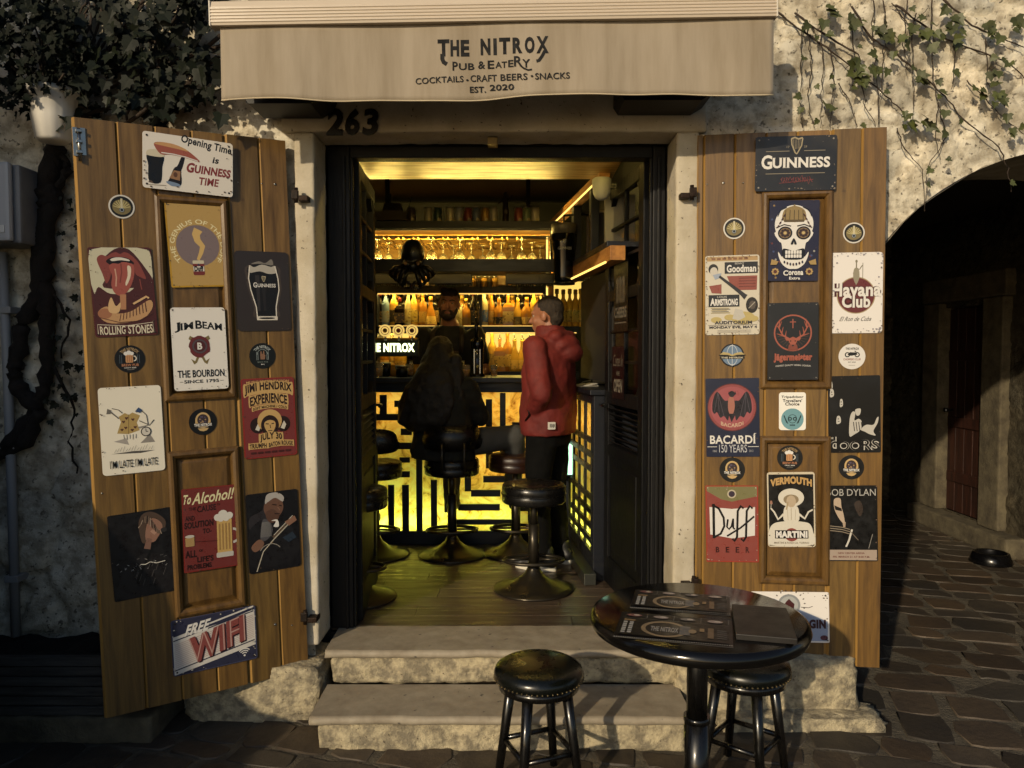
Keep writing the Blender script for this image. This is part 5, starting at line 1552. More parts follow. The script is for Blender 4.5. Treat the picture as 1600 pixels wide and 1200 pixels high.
# ---- door frame and leaves
df = thing('door_frame', 'black wooden frame set in the stone doorway', 'door frame', (-.07, .24, FLOOR))
for a, b in ((-.872, -.765), (.665, .726)):
    mb = MB(); mb.box((a, .188, FLOOR+.001), (b, .28, 2.60), .006)
    s = 1 if a < 0 else -1; e = b if a < 0 else a
    mb.box((e-.02*s, .175, FLOOR+.001), (e-.035*s, .187, 2.55), .004); mb.box((e, .20, FLOOR+.001), (e+.012*s, .23, 2.545), .003)
    mb.build('post', m_black, df)
mb = MB(); mb.box((-.764, .189, 2.545), (.664, .28, 2.60), .006); mb.build('head', m_black, df)
m_glass = pm('window glass', '#ffffff', 0.03, trans=1.0, ior=1.1)
def door_leaf(hx, hy, ex, ey, label, flip):
    ang = math.atan2(ey-hy, ex-hx)
    w = math.hypot(ex-hx, ey-hy); h = 2.235
    t = thing('door_leaf', label, 'door', (hx, hy, FLOOR+.012), ang, group='black door leaves standing open')
    T = .022
    mb = MB()
    for a, b in ((0, .075), (w-.075, w)): mb.box((a, -T, 0), (b, T, h), .004)
    for a, b in ((0, .16), (.74, .80), (1.03, 1.10), (1.60, 1.66), (h-.07, h)): mb.box((.0755, -T, a), (w-.0755, T, b), .004)
    mb.build('frame', m_black, t, local=True)
    for a, b, n in ((1.10, 1.60, 3), (1.66, h-.07, 3)):
        mb = MB()
        for k in range(1, n): z = a + (b-a)*k/n; mb.box((.0755, -.014, z-.008), (w-.0755, .014, z+.008), .002)
        x = w/2; mb.box((x-.007, -.013, a), (x+.007, .013, b), .002)
        for cx, sx in ((.0755, 1), (w-.0755, -1)):
            for cz, sz in ((a, 1), (b, -1)):
                mb.prism([(cx, cz), (cx+.06*sx, cz), (cx, cz+.06*sz)], -.015, .015, M=Matrix(((1,0,0,0),(0,0,1,0),(0,1,0,0),(0,0,0,1))))
        mb.build('glazing_bars', m_black, t, local=True)
        mb = MB(); mb.box((.076, -.002, a), (w-.076, .002, b)); mb.build('glass', m_glass, t, local=True)
    mb = MB()
    for k in range(7):
        z = .81 + .031*k
        M_ = Matrix.Translation((0, 0, z)) @ Matrix.Rotation(R(35), 4, 'X')
        mb.box((.076, -.020, -.003), (w-.076, .020, .003), 0, M=M_)
    mb.build('louvres', m_black, t, local=True)
    mb = MB(); mb.box((.076, -.008, .16), (w-.076, .008, .74)); mb.box((.12, -.016, .21), (w-.12, .016, .69), .006); mb.build('panel', m_black, t, local=True)
    mb = MB()
    for s in (-1, 1):
        mb.cyl((w-.04, 0, 1.02), (w-.04, s*.055, 1.02), .008); mb.tube([(w-.04, s*.055, 1.02), (w-.09, s*.06, 1.02), (w-.15, s*.055, 1.018)], .008, seg=8)
        mb.box((w-.058, s*T, .92), (w-.022, s*(T+.003), 1.08), .002)
    mb.build('handle', m_blackm, t, local=True)
    return t, ang, w
dl, aL, wL = door_leaf(-.757, .262, -.803, .94, 'black glazed door leaf folded back on the left side of the doorway', 1)
dr, aR, wR = door_leaf(.655, .262, .553, .94, 'black glazed door leaf folded back on the right side of the doorway', -1)
def leaf_poster(cx, z0, w, h, label, plate, draw):
    M = rootM(dr) @ Matrix.Translation((cx + w/2, .026, z0)) @ Matrix.Rotation(PI, 4, 'Z') @ Matrix.Rotation(PI/2, 4, 'X')
    t = thing('poster', label, 'poster', M=M)
    mb = MB(); mb.prism(rrect(0, 0, w, h, .006, 3), 0, .001); mb.build('sheet', ink(plate), t, local=True)
    a = Art(w, h, .0012); draw(a); a.emit(t)
def d_cheers(a):
    H = a.H
    for x in (.2, .42, .64):
        a.rect(x, H*.42, x+.16, H*.72, '#4d463a', .02); a.ell(x+.08, H*.74, .09, None, '#5a5345', n=12); a.ring(x+.19, H*.56, .05, .07, '#4d463a', n=12, a0=-PI/2, a1=PI/2)
    a.text('CHEERS', .08, H*.20, .92, H*.36, '#6d6658', .03); a.rect(.1, H*.12, .9, H*.135, '#6d6658')
leaf_poster(.36, 1.43, .26, .36, 'dark poster of beer glasses taped to the right door glass', '#0a0907', d_cheers)
def d_come(a):
    H = a.H
    a.text('Come In', .10, H*.62, .90, H*.85, '#6d6250', .0, shear=.3); a.text("WE'RE", .36, H*.44, .64, H*.53, '#6d6250', .02); a.text('OPEN', .14, H*.12, .86, H*.38, '#7d7260', .03)
leaf_poster(.40, 1.07, .22, .28, 'small dark red open sign on the right door glass', '#1a0807', d_come)

# ---- bar counter with backlit onyx front
def onyx():
    m = bpy.data.materials.new('onyx panel'); m.use_nodes = True; nt = m.node_tree; nt.nodes.clear(); L = nt.links.new
    tc = nt.nodes.new('ShaderNodeTexCoord')
    n1 = nt.nodes.new('ShaderNodeTexNoise'); n1.inputs['Scale'].default_value = 9; n1.inputs['Detail'].default_value = 9; n1.inputs['Distortion'].default_value = 1.2; n1.inputs['Roughness'].default_value = .62
    L(tc.outputs['Object'], n1.inputs['Vector'])
    cr = nt.nodes.new('ShaderNodeValToRGB'); e = cr.color_ramp.elements
    e[0].position = .33; e[0].color = (.30, .12, .03, 1); e[1].position = .62; e[1].color = (.92, .84, .50, 1)
    k = e.new(.46); k.color = (.84, .62, .24, 1)
    L(n1.outputs['Fac'], cr.inputs[0])
    tr = nt.nodes.new('ShaderNodeBsdfTranslucent'); di = nt.nodes.new('ShaderNodeBsdfDiffuse'); mx = nt.nodes.new('ShaderNodeMixShader'); mx.inputs[0].default_value = .12
    L(cr.outputs[0], tr.inputs[0]); L(cr.outputs[0], di.inputs[0]); L(tr.outputs[0], mx.inputs[1]); L(di.outputs[0], mx.inputs[2])
    o = nt.nodes.new('ShaderNodeOutputMaterial'); L(mx.outputs[0], o.inputs[0])
    return m
m_onyx = onyx()
BZ = 1.63 - 40*5.2/1200          # counter top height
m_boxin = pm('white inside of the light box', '#d8d2c0', 0.9)
bar = thing('bar_counter', 'bar counter with glowing onyx front behind black fretwork', 'bar counter', (-.5, Y(5.28), FLOOR))
X0, X1 = -1.495, 0.392
yF = Y(5.28)
mb = MB(); mb.box((X0, yF-.10, BZ-.035), (X1+.04, yF+.48, BZ), .006); mb.build('countertop', m_navy, bar)
a = P(600, 613, 5.27)
mb = MB(); mb.box((X0, yF-.012, a.z), (X1, yF+.06, BZ-.036), .003); mb.build('top_rail', m_navy, bar)
kz = P(600, 830, 5.27).z
mb = MB(); mb.box((X0, yF-.012, FLOOR+.001), (X1, yF+.06, kz), .003); mb.build('plinth', m_navy, bar)
mb = MB(); mb.face([mb.v(p) for p in ((X0, yF+.012, kz), (X1, yF+.012, kz), (X1, yF+.012, a.z), (X0, yF+.012, a.z))]); mb.build('onyx_panel', m_onyx, bar)
mb = MB(); mb.box((X0, yF+.19, FLOOR), (X1, yF+.205, BZ-.04)); mb.box((X0, yF+.061, kz-.02), (X1, yF+.189, kz-.012)); mb.build('light_box', m_boxin, bar)
mb = MB(); mb.tube([(X0+.02, yF+.10, kz+.03), (-.62, yF+.10, kz+.03)], .010, seg=6); mb.tube([(-.60, yF+.10, kz+.10), (.0, yF+.10, kz+.10)], .005, seg=6); mb.build('lamp', m_led_green, bar)
mb = MB(); mb.tube([(X0+.02, yF+.12, a.z-.10), (X1-.02, yF+.12, a.z-.10)], .008, seg=6); mb.tube([(-.5, yF+.12, (a.z+kz)/2), (X1-.02, yF+.12, (a.z+kz)/2)], .007, seg=6); mb.build('lamp', m_led_amber, bar)
BARS = [(781,614,790,708),(737,624,747,690),(759,624,769,732),(760,705,770,732),(736,766,782,776),(716,788,781,798),(755,744,800,754),(726,745,736,768),(616,626,638,636),(585,647,640,657),(626,670,643,680),(585,692,655,702),
        (624,715,640,723),(624,737,640,746),(650,712,660,831),(606,758,616,831),(628,758,639,831),(673,750,683,831),(694,752,703,801),(593,617,604,648),(580,783,594,793),(580,803,594,813),(664,620,674,700),(664,690,700,700),(700,620,709,690),
        (800,660,812,830),(812,700,850,710),(850,620,860,710),(830,735,880,744),(862,744,871,831),(838,766,848,831),(812,790,838,799),(704,812,800,820),(556,617,566,692),(540,712,590,722),(540,740,590,748),(560,760,570,831),(876,617,889,831)]
mb = MB()
for i, (x0, y0, x1, y1) in enumerate(BARS):
    mb.pbox(x0, y0, x1, y1, 5.262 + .0004*(i % 9), 5.287, 0.0015)
mb.build('fretwork', m_navy, bar)

# side counter running towards the door on the right
def XW(d): return .454 - .118*(d-4.36)
side = thing('side_counter', 'narrow wall counter with glowing slatted front on the right inside the door', 'bar counter', (.5, Y(4.8), FLOOR))
pA, pB = Vector((XW(5.27)+.045, Y(5.27), 0)), Vector((XW(4.45)+.03, Y(4.45), 0))
dU = (pB-pA).normalized(); nU = Vector((dU.y, -dU.x, 0)) * (1 if dU.y < 0 else -1)
Ls = (pB-pA).length
Ms = Matrix(((dU.x, 0, nU.x, pA.x), (dU.y, 0, nU.y, pA.y), (0, 1, 0, 0), (0, 0, 0, 1)))    # local x along the front, y up, z outwards (to the room)
def sbox(mb, x0, z0, x1, z1, n0, n1, bev=0.0):
    mb.box((x0, z0, n0), (x1, z1, n1), bev, M=Ms)
mb = MB(); sbox(mb, 0, BZ-.075, Ls+.05, BZ-.045, -.40, .03, 0.004); mb.build('countertop', m_navy, side)
mb = MB(); mb.face([mb.v(Ms @ Vector(p)) for p in ((0, FLOOR+.16, -.012), (Ls, FLOOR+.16, -.012), (Ls, BZ-.13, -.012), (0, BZ-.13, -.012))]); mb.build('onyx_panel', m_onyx, side)
mb = MB()
sbox(mb, 0, BZ-.13, Ls, BZ-.076, -.02, .006); sbox(mb, 0, FLOOR+.001, Ls, FLOOR+.16, -.02, .006)
for k in range(8):
    z = FLOOR + .20 + .085*k
    if k != 4: sbox(mb, 0.06 + .05*(k % 3), z, Ls - .03*(k % 2), z+.034, -.010, .0045)
for x in (.0, .17, .36, .56, Ls-.05): sbox(mb, x, FLOOR+.161, x+.035, BZ-.131, -.009, .0055)
mb.build('fretwork', m_navy, side)
mb = MB(); mb.tube([Ms @ Vector((.03, FLOOR+.20, -.10)), Ms @ Vector((Ls-.03, FLOOR+.20, -.10))], .009); mb.build('lamp', m_led_green, side)
mb = MB(); mb.tube([Ms @ Vector((.03, BZ-.25, -.10)), Ms @ Vector((Ls-.03, BZ-.25, -.10))], .008); mb.build('lamp', m_led_amber, side)
mb = MB(); sbox(mb, 0, FLOOR+.12, Ls, BZ-.08, -.22, -.205); mb.build('light_box', m_boxin, side)
mb = MB(); sbox(mb, .05, FLOOR+.002, Ls+.12, FLOOR+.07, .006, .075, .004); mb.build('foot_ledge', pm('dull steel ledge', '#55564f', 0.35, metal=.8), side)
mb = MB(); sbox(mb, Ls, FLOOR+.001, Ls+.03, BZ-.076, -.38, .004, .003); mb.build('end_panel', m_navy, side)
cl = thing('corner_lamp', 'small mint-white lamp glowing low in the corner of the bar', 'lamp', P(888, 745, 5.2))
mb = MB(); mb.pbox(880, 692, 895, 742, 5.2, 5.24, .004); mb.build('diffuser', m_led_mint, cl)
mb = MB(); mb.pbox(877, 742, 897, 748, 5.19, 5.245, .002); mb.build('base', m_blackm, cl)

# ---- overhead gantry
gan = thing('overhead_gantry', 'overhead bar gantry with navy beam, glass rack and top shelf', 'gantry', (-.5, Y(5.4), 2.2))
mb = MB(); a = P(560, 345, 5.35); b = P(872, 354.5, 5.35); mb.box((X0, Y(5.35), b.z), (b.x, Y(5.95), a.z), .003); mb.box((X0, Y(5.351), b.z-.014), (b.x, Y(5.362), b.z+.001)); mb.box((X0, Y(5.3625), b.z-.022), (b.x, Y(5.37), b.z+.001)); mb.build('top_shelf', m_navy, gan)
ztop = a.z
a = P(560, 355, 5.42); b = P(868, 367, 5.42); mb = MB(); mb.box((X0, Y(5.42), b.z), (b.x, Y(5.45), a.z)); mb.build('fascia', m_gold, gan)
rackz = b.z
a = P(560, 404.5, 5.33); b = P(866, 424, 5.33); mb = MB(); mb.box((X0, Y(5.33), b.z), (b.x, Y(5.37), a.z), .003); mb.box((X0, Y(5.371), b.z+.03), (b.x, Y(5.93), b.z+.045)); mb.build('beam', m_navy, gan)
beamz0, beamz1 = b.z, a.z
mb = MB()
for k in range(15):
    x = X0 + .06 + .105*k; mb.tube([(x, Y(5.455), rackz-.01), (x, Y(6.15), rackz-.01)], .004, seg=6); mb.tube([(x+.035, Y(5.455), rackz-.01), (x+.035, Y(6.15), rackz-.01)], .004, seg=6)
for d in (5.6, 5.85, 6.1): mb.tube([(X0, Y(d), rackz-.002), (.28, Y(d), rackz-.002)], .004, seg=6)
mb.build('glass_rack', pm('brass rods', '#b98f4a', 0.3, metal=1.0), gan)
for x in (P(862, 380, 5.36).x, -1.2):
    mb = MB(); mb.cyl((x, Y(5.40), beamz1), (x, Y(5.40), ztop-.03), .010); mb.build('rod', m_blackm, gan)
mb = MB(); mb.box((-.9, Y(5.5), ztop), (-.87, Y(5.53), 2.93)); mb.box((.10, Y(5.5), ztop), (.13, Y(5.53), 2.93)); mb.build('hanger', m_blackm, gan)
led('added unseen light strip behind the navy beam of the gantry', [(X0+.03, Y(5.52), beamz0+.056), (.27, Y(5.52), beamz0+.056)], .010, m_led_hot)  # added out of sight to light the glasses and back board
led('added unseen light strip under the navy beam of the gantry', [(X0+.03, Y(5.40), beamz0+.024), (.27, Y(5.40), beamz0+.024)], .007, m_led_mid)  # added out of sight to light the bartender's face
led('added unseen light strip under the top shelf of the gantry', [(X0+.03, Y(5.385), ztop-.046-.005), (.27, Y(5.385), ztop-.046-.005)], .0035, m_led_mid)  # added behind the shelf lip to brighten the fascia
# back of the rack: amber board on the wall
mb = MB(); a = P(560, 352, 6.62); b = P(872, 446, 6.62); mb.box((X0, Y(6.62), b.z), (.40, Y(6.66), a.z)); tag(mb.build('back_board', m_gold), 'golden wooden board on the back wall above the bottles', 'board')

# ---- wine glasses
m_gl = pm('clear glassware', '#f4e6c4', 0.04, trans=0.85, ior=1.35)
def wine_glass(k, x, d):
    lab = '%s hanging wine glass from the left in the overhead rack' % ORD[k]
    t = thing('wine_glass', lab, 'wine glass', (x, Y(d), rackz-.012), group='wine glasses hanging in the rack')
    s = 1.0 + .12*((k*37) % 5 - 2)/2
    mb = MB(); mb.lathe([(0, .004), (.032, .003), (.033, 0), (.006, -.004), (.004, -.01), (.004, -.075*s)], seg=18); mb.build('stem', m_gl, t, local=True)
    mb = MB(); mb.lathe([(.004, -.075*s), (.022, -.085*s), (.036, -.115*s), (.038, -.14*s), (.031, -.178*s), (.0295, -.178*s), (.036, -.14*s), (.034, -.117*s), (.02, -.089*s), (0, -.082*s)], seg=20, cap=False); mb.build('bowl', m_gl, t, local=True)
gx = [590, 602, 614, 675, 690, 704, 719, 735, 752, 767, 783, 799, 815, 832, 846]
for k, px in enumerate(gx): wine_glass(k, P(px, 380, 5.6).x, 5.58 + .16*(k % 3))

# ---- cans on the top shelf
m_lid = pm('can lid steel', '#a5a39c', 0.3, metal=1.0)
cans = [(643, '#3a2d20'), (669, '#8d8675'), (684, '#2b3a2c'), (703, '#a59c84'), (717, '#7d7f86'), (731, '#6b2d22'), (744, '#51586a'), (758, '#8d6a2a'), (771, '#8a8578'), (810, '#7a3a2c'), (823, '#5c6a50'), (836, '#a09884')]
for k, (px, c) in enumerate(cans):
    p = P(px, 345, 5.42); t = thing('drink_can', '%s drink can from the left on the top shelf of the gantry' % ORD[k], 'can', (p.x, p.y, ztop), group='cans on the top shelf')
    mb = MB(); mb.lathe([(0.0, 0), (.024, 0), (.030, .008), (.030, .092), (.026, .1)], seg=20); mb.build('body', pm('can ' + c, c, .35, col2='#b5a67a', scale=22, contrast=(.52, .6), metal=.3), t, local=True)
    mb = MB(); mb.lathe([(.0262, .1), (.027, .104), (.024, .104), (.023, .101), (0, .101)], seg=18, cap=False); mb.build('lid', m_lid, t, local=True)
tr = thing('model_boat', 'dark ornament like a small boat on the left of the top shelf', 'ornament', P(615, 345, 5.5))
mb = MB(); mb.prism([(-.13, .02), (.13, .02), (.16, .07), (.07, .06), (.05, .12), (-.06, .12), (-.08, .06), (-.16, .07)], -.03, .03, M=Matrix(((1,0,0,0),(0,0,-1,0),(0,1,0,0),(0,0,0,1)))); mb.box((-.12, -.04, 0), (.12, .04, .018)); mb.build('hull', pm('dark stained wood', '#2b1c10', .5), tr, local=True)
mb = MB(); mb.cyl((-.02, 0, .12), (-.02, 0, .19), .004); mb.cyl((.10, 0, .06), (.13, 0, .17), .003); mb.build('mast', m_blackm, tr, local=True)
fig = thing('figurine', 'dark figurine with raised arms on the top shelf between the cans', 'ornament', P(790, 345, 5.45))
blob('body', [('c', (0, 0, .0), (0, 0, .03), .022, .02), ('c', (-.012, 0, .02), (-.008, 0, .09), .012, .014), ('c', (.012, 0, .02), (.008, 0, .09), .012, .014), ('c', (0, 0, .09), (0, 0, .15), .02, .017), ('e', (0, 0, .185), (.016, .016, .02)), ('c', (.016, 0, .145), (.05, -.01, .175), .008, .007), ('c', (-.016, 0, .145), (-.05, -.01, .12), .008, .007)], pm('dark bronze', '#2b2016', .4, metal=.6), fig, voxel=.004)

# ---- back shelves
bs = thing('back_shelves', 'black back-bar shelving with lit bottle rows behind the bar', 'shelves', (-.5, Y(6.5), FLOOR))
def shelf(y0, y1, d0, d1, px1=905):
    a = P(560, y0, d0); b = P(px1, y1, d0); mb = MB(); mb.box((X0, Y(d0), b.z), (b.x, Y(d1), a.z), .002); mb.box((X0, Y(d0)-.010, b.z-.024), (b.x, Y(d0)-.0005, a.z+.001), .001); mb.build('shelf', m_navy, bs); return a.z
s_up = shelf(448, 455, 6.3, 6.6, 850)
s_mid = shelf(510, 516.5, 6.3, 6.6, 905)
s_low = shelf(581, 588, 6.3, 6.6, 905)
for px in (588, 751, 852, 862):
    mb = MB(); a = P(px-2, 448, 6.29); b = P(px+2, 588, 6.29); mb.box((a.x, Y(6.29), b.z), (b.x, Y(6.6), a.z), .002); mb.build('upright', m_navy, bs)
m_backlit = pm('amber backlit panel', '#2a1606', .5, emit=(1.0, .64, .13), est=1.15)
a = P(583, 517, 6.601); b = P(860, 581, 6.601); mb = MB(); mb.box((a.x, Y(6.601), b.z), (b.x, Y(6.615), a.z)); mb.build('backlit_panel', m_backlit, bs)
a = P(862, 440, 6.601); b = P(906, 508, 6.601); mb = MB(); mb.box((a.x, Y(6.601), b.z), (b.x+.06, Y(6.615), a.z)); mb.build('backlit_panel', m_backlit, bs)
led('light strip under the upper bottle shelf', [(P(590, 458, 6.28).x, Y(6.284), P(590, 459, 6.28).z), (P(848, 458, 6.28).x, Y(6.284), P(848, 459, 6.28).z)], .005, m_led_vis)
led('added unseen light strip behind the lip of the upper bottle shelf', [(P(590, 455, 6.4).x, Y(6.36), s_up-.043), (P(848, 455, 6.4).x, Y(6.36), s_up-.043)], .006, m_led_hi)  # extra hidden strip, added to brighten the upper bottle row
led('light strip under the middle bottle shelf', [(P(760, 519, 6.33).x, Y(6.284), P(760, 520, 6.28).z), (P(900, 519, 6.33).x, Y(6.284), P(900, 520, 6.28).z)], .004, m_led_vis)
led('added unseen light strip behind the lip of the middle bottle shelf', [(P(590, 455, 6.4).x, Y(6.37), s_mid-.041), (P(848, 455, 6.4).x, Y(6.37), s_mid-.041)], .004, m_led_hi)  # extra hidden strip, added to brighten the lower bottle row
led('light strip in front of the upper bottles at shelf level', [(P(592, 508, 6.305).x, Y(6.305), s_mid+.004), (P(846, 508, 6.305).x, Y(6.305), s_mid+.004)], .003, m_led_vis)
KB = {
 'tall': [(0, 0), (.034, 0), (.036, .008), (.036, .165), (.03, .195), (.014, .225), (.013, .27), (.015, .272), (.015, .285), (0, .285)],
 'squat': [(0, 0), (.046, 0), (.05, .01), (.05, .10), (.045, .14), (.018, .17), (.015, .215), (.017, .217), (.017, .23), (0, .23)],
 'square': [(0, 0), (.044, 0), (.046, .006), (.046, .15), (.036, .172), (.016, .185), (.015, .225), (.017, .227), (.017, .24), (0, .24)],
 'bell': [(0, 0), (.046, 0), (.05, .01), (.044, .06), (.034, .12), (.018, .17), (.014, .22), (.016, .222), (.016, .235), (0, .235)],
 'slim': [(0, 0), (.027, 0), (.028, .006), (.028, .17), (.022, .20), (.011, .23), (.011, .275), (.013, .277), (.013, .29), (0, .29)]}
GLC = {'amber': ('#b5792a', .2), 'clear': ('#d9c798', .3), 'green': ('#4f6a2c', .2), 'dark': ('#1c140d', .1), 'gold': ('#d9a844', .2), 'blue': ('#7d93b5', .3)}
protos = {}
def bottle(kind, gc, lc, pos, label, group, sc_=1.0, pour=False):
    key = (kind, gc, lc, pour)
    if key not in protos:
        t = thing('bottle', label, 'bottle', pos, group=group)
        pr = KB[kind]; seg = 4 if kind == 'square' else 20
        Mq = Matrix.Rotation(PI/4, 4, 'Z') if seg == 4 else None
        k = 1.25 if seg == 4 else 1.0
        mb = MB(); mb.lathe([(r*k if z < .18 else r, z) for r, z in pr], seg=seg, M=Mq, smooth=(seg != 4))
        c, tr_ = GLC[gc]; mb.build('glass', pm('bottle glass ' + gc, c, .08, trans=tr_, ior=1.4), t, local=True)
        r0 = max(r for r, z in pr if z < .1); zt = pr[3][1]
        mb = MB(); ksq = 1.25 if seg == 4 else 1
        mb.lathe([((r0+.0012)*ksq, zt*.22), ((r0+.0012)*ksq, zt*.78)] if kind != 'bell' else [(.051, .02), (.0405, .085)], seg=seg, M=Mq, cap=False, smooth=(seg != 4)); mb.build('label', pm('bottle label ' + lc, lc, .6, col2='#8d7038', scale=45, contrast=(.52, .6)), t, local=True)
        ze = pr[-1][1]
        mb = MB()
        if pour: mb.cyl((0, 0, ze), (0, 0, ze+.012), .014, seg=12); mb.tube([(0, 0, ze+.01), (0, 0, ze+.035), (-.012, -.004, ze+.06)], .004, seg=8); mb.build('pourer', m_chrome, t, local=True)
        else: mb.lathe([(.0165, ze-.03), (.0165, ze+.006), (.012, ze+.01), (0, ze+.01)], seg=14); mb.build('cap', pm('bottle cap ' + ('gold' if gc != 'dark' else 'red'), '#a5813a' if gc != 'dark' else '#5a1a14', .35, metal=.5), t, local=True)
        t.scale = (sc_,)*3
        protos[key] = t
        return t
    c = copy_tree(protos[key], loc=pos, label=label, group=group)
    c.scale = (sc_,)*3
    return c
row1 = [(594, 'dark', 'slim', 'dark', '#2b2218', 0), (603, 'dark steel-grey', 'tall', 'blue', '#8a8f96', 0), (616, 'tall gold', 'tall', 'gold', '#2f2416', 0), (625, 'square', 'square', 'dark', '#3a3038', 0), (638, 'pale', 'slim', 'clear', '#cfb87a', 0), (647, 'yellow', 'slim', 'gold', '#d8b95a', 0), (661, 'amber', 'tall', 'amber', '#b58a3a', 0), (673, 'bell-shaped', 'bell', 'amber', '#c9a55a', 0),
        (716, 'squat clear', 'squat', 'clear', '#bfa868', 0), (728, 'round', 'squat', 'amber', '#8d6d35', 0), (740, 'black', 'tall', 'dark', '#0f0e0d', 0), (756, 'blue-banded', 'tall', 'clear', '#3d5485', 0), (768, 'slim amber', 'slim', 'amber', '#b98a44', 1), (780, 'black-shouldered', 'squat', 'amber', '#1c1712', 1), (794, 'square amber', 'square', 'amber', '#d0b168', 1), (809, 'bell-shaped amber', 'bell', 'gold', '#4a3a22', 1), (823, 'squat amber', 'squat', 'amber', '#c59f56', 0), (834, 'slim', 'slim', 'gold', '#c9a55a', 1), (845, 'slim clear', 'slim', 'clear', '#b5965a', 0)]
for k, (px, w_, kind, gc, lc, pr_) in enumerate(row1):
    p = P(px, 510, 6.42); bottle(kind, gc, lc, (p.x, p.y, s_mid), '%s bottle, %s from the left in the upper back-bar row' % (w_, ORD[k]), 'bottles in the upper back-bar row', sc_=.98 + .05*((k*7) % 3), pour=bool(pr_))
for k, px in enumerate((597, 609, 621, 632, 643, 654, 667, 679, 722, 734, 747, 763, 774, 787, 801, 816, 829, 840)):
    p = P(px, 510, 6.54); kd = ('slim', 'tall', 'bell', 'tall', 'slim', 'square')[k % 6]
    bottle(kd, ('dark', 'amber', 'dark')[(k*5) % 3], ('#4a3a22', '#6d5026', '#2a2016')[k % 3], (p.x, p.y, s_mid), '%s %s bottle from the left in the back rank of the upper row' % (ORD[k], kd if kd != 'bell' else 'bell-shaped'), 'bottles in the back rank of the upper row', sc_=1.12)
row2 = [(590, 'slim', 'gold'), (601, 'bell', 'amber'), (613, 'slim', 'clear'), (628, 'squat', 'gold'), (642, 'tall', 'amber'), (656, 'tall', 'gold'), (757, 'slim', 'gold'), (769, 'tall', 'gold'), (781, 'square', 'amber'), (793, 'tall', 'amber'), (804, 'bell', 'gold'), (816, 'bell', 'gold'), (827, 'bell', 'amber'), (840, 'tall', 'gold')]
for k, (px, kind, gc) in enumerate(row2):
    p = P(px, 580, 6.44); bottle(kind, gc, '#cfa44e', (p.x, p.y, s_low), 'backlit %s bottle, %s from the left in the lower back-bar row' % (kind if kind != 'bell' else 'bell-shaped', ORD[k]), 'bottles in the lower back-bar row', sc_=1.12, pour=True)
for k, px in enumerate((870, 880, 890, 899, 907)):
    p = P(px, 510, 6.4); bottle(('slim', 'tall', 'slim', 'tall', 'slim')[k], 'gold', '#d8b95a', (p.x, p.y, s_mid), 'yellow backlit bottle, %s from the left on the shelf behind the red jacket' % ORD[k], 'bottles behind the red jacket', sc_=1.05)
for k, px in enumerate((738, 748, 757, 765, 773)):
    p = P(px, 447, 6.4); t = thing('jar', '%s small jar from the left on the shelf below the navy beam' % ORD[k], 'jar', (p.x, p.y, s_up), group='jars on the upper shelf')
    mb = MB(); mb.lathe([(0, 0), (.024, 0), (.025, .004), (.025, .07), (.02, .08), (0, .08)], seg=16); mb.build('body', pm('jar %d' % (k % 2), ('#a57d35', '#3a2a16')[k % 2], .3), t, local=True)
    mb = MB(); mb.lathe([(0, .081), (.022, .081), (.022, .10), (0, .10)], seg=16); mb.build('lid', m_lid, t, local=True)
for k, (x0, x1) in enumerate(((570, 655), (669, 737), (790, 866))):
    t = thing('hanging_box', ('long dark box under the beam behind the octopus', 'long dark box under the beam above the bartender', 'long dark box under the beam above the red jacket')[k], 'box', P((x0+x1)/2, 446, 5.6), group='dark boxes hung under the gantry beam')
    mb = MB(); mb.pbox(x0, 427, x1, 444, 5.6, 5.75, .008); mb.build('board', m_navy, t)
    mb = MB()
    for i in range(46):
        a = P(x0 + (x1-x0)*rnd.random(), 444, 5.62); mb.tube([a, a + Vector((rnd.uniform(-.01, .01), 0, -rnd.uniform(.008, .028)))], .003, seg=5)
    mb.build('fringe', pm('dark green fringe', '#1a2414', .8), t)

# ---- right wall: shelving with lit wooden trims, lamp, pint-shaped sign
rs = thing('wall_shelving', 'dark wall shelving with glowing oak trims on the right wall', 'shelves', (.6, Y(4.8), 2.1))
def wbeam(name, d0, d1, z0, z1, th, mat, off=0.0):
    mb = MB(); A, B = Vector((XW(d0)+off, Y(d0), 0)), Vector((XW(d1)+off, Y(d1), 0)); u = (B-A).normalized(); n = Vector((u.y, -u.x, 0))
    M = Matrix(((u.x, n.x, 0, A.x), (u.y, n.y, 0, A.y), (0, 0, 1, 0), (0, 0, 0, 1)))
    mb.box((0, 0, z0), ((B-A).length, th, z1), .003, M=M); return mb.build(name, mat, rs)
wbeam('trim', 4.2, 5.9, 1.63+.935, 1.63+.985, .06, m_goldy)
wbeam('trim', 3.95, 5.25, 1.63+.47, 1.63+.545, .08, m_goldy)
wbeam('shelf', 4.0, 5.6, 1.63+.546, 1.63+.575, .36, m_navy, -.004)
wbeam('back_panel', 4.0, 6.1, FLOOR, 2.93, .02, m_dark, .36)
wbeam('post', 4.95, 5.02, 1.63+.576, 1.63+.934, .05, m_navy, .01)
wbeam('post', 4.45, 4.5, 1.63+.576, 1.63+.934, .05, m_navy, .01)
wbeam('post', 5.85, 5.93, FLOOR, 1.63+.934, .04, m_goldy, .0)
wbeam('wall_board', 4.3, 5.15, BZ, 1.63+.465, .02, m_dark, .10)
def wpt(d, z, off): return (XW(d)+off, Y(d), z)
led('light strip along the upper oak trim of the right wall', [wpt(4.25, 2.558, -.008), wpt(5.8, 2.558, -.008)], .006, m_led)
led('light strip along the lower oak trim of the right wall', [wpt(4.0, 2.095, -.012), wpt(5.2, 2.095, -.012)], .006, m_led)
led('upright light strip in the far corner of the right wall', [wpt(5.84, 2.06, -.014), wpt(5.84, 2.55, -.014)], .008, m_led)
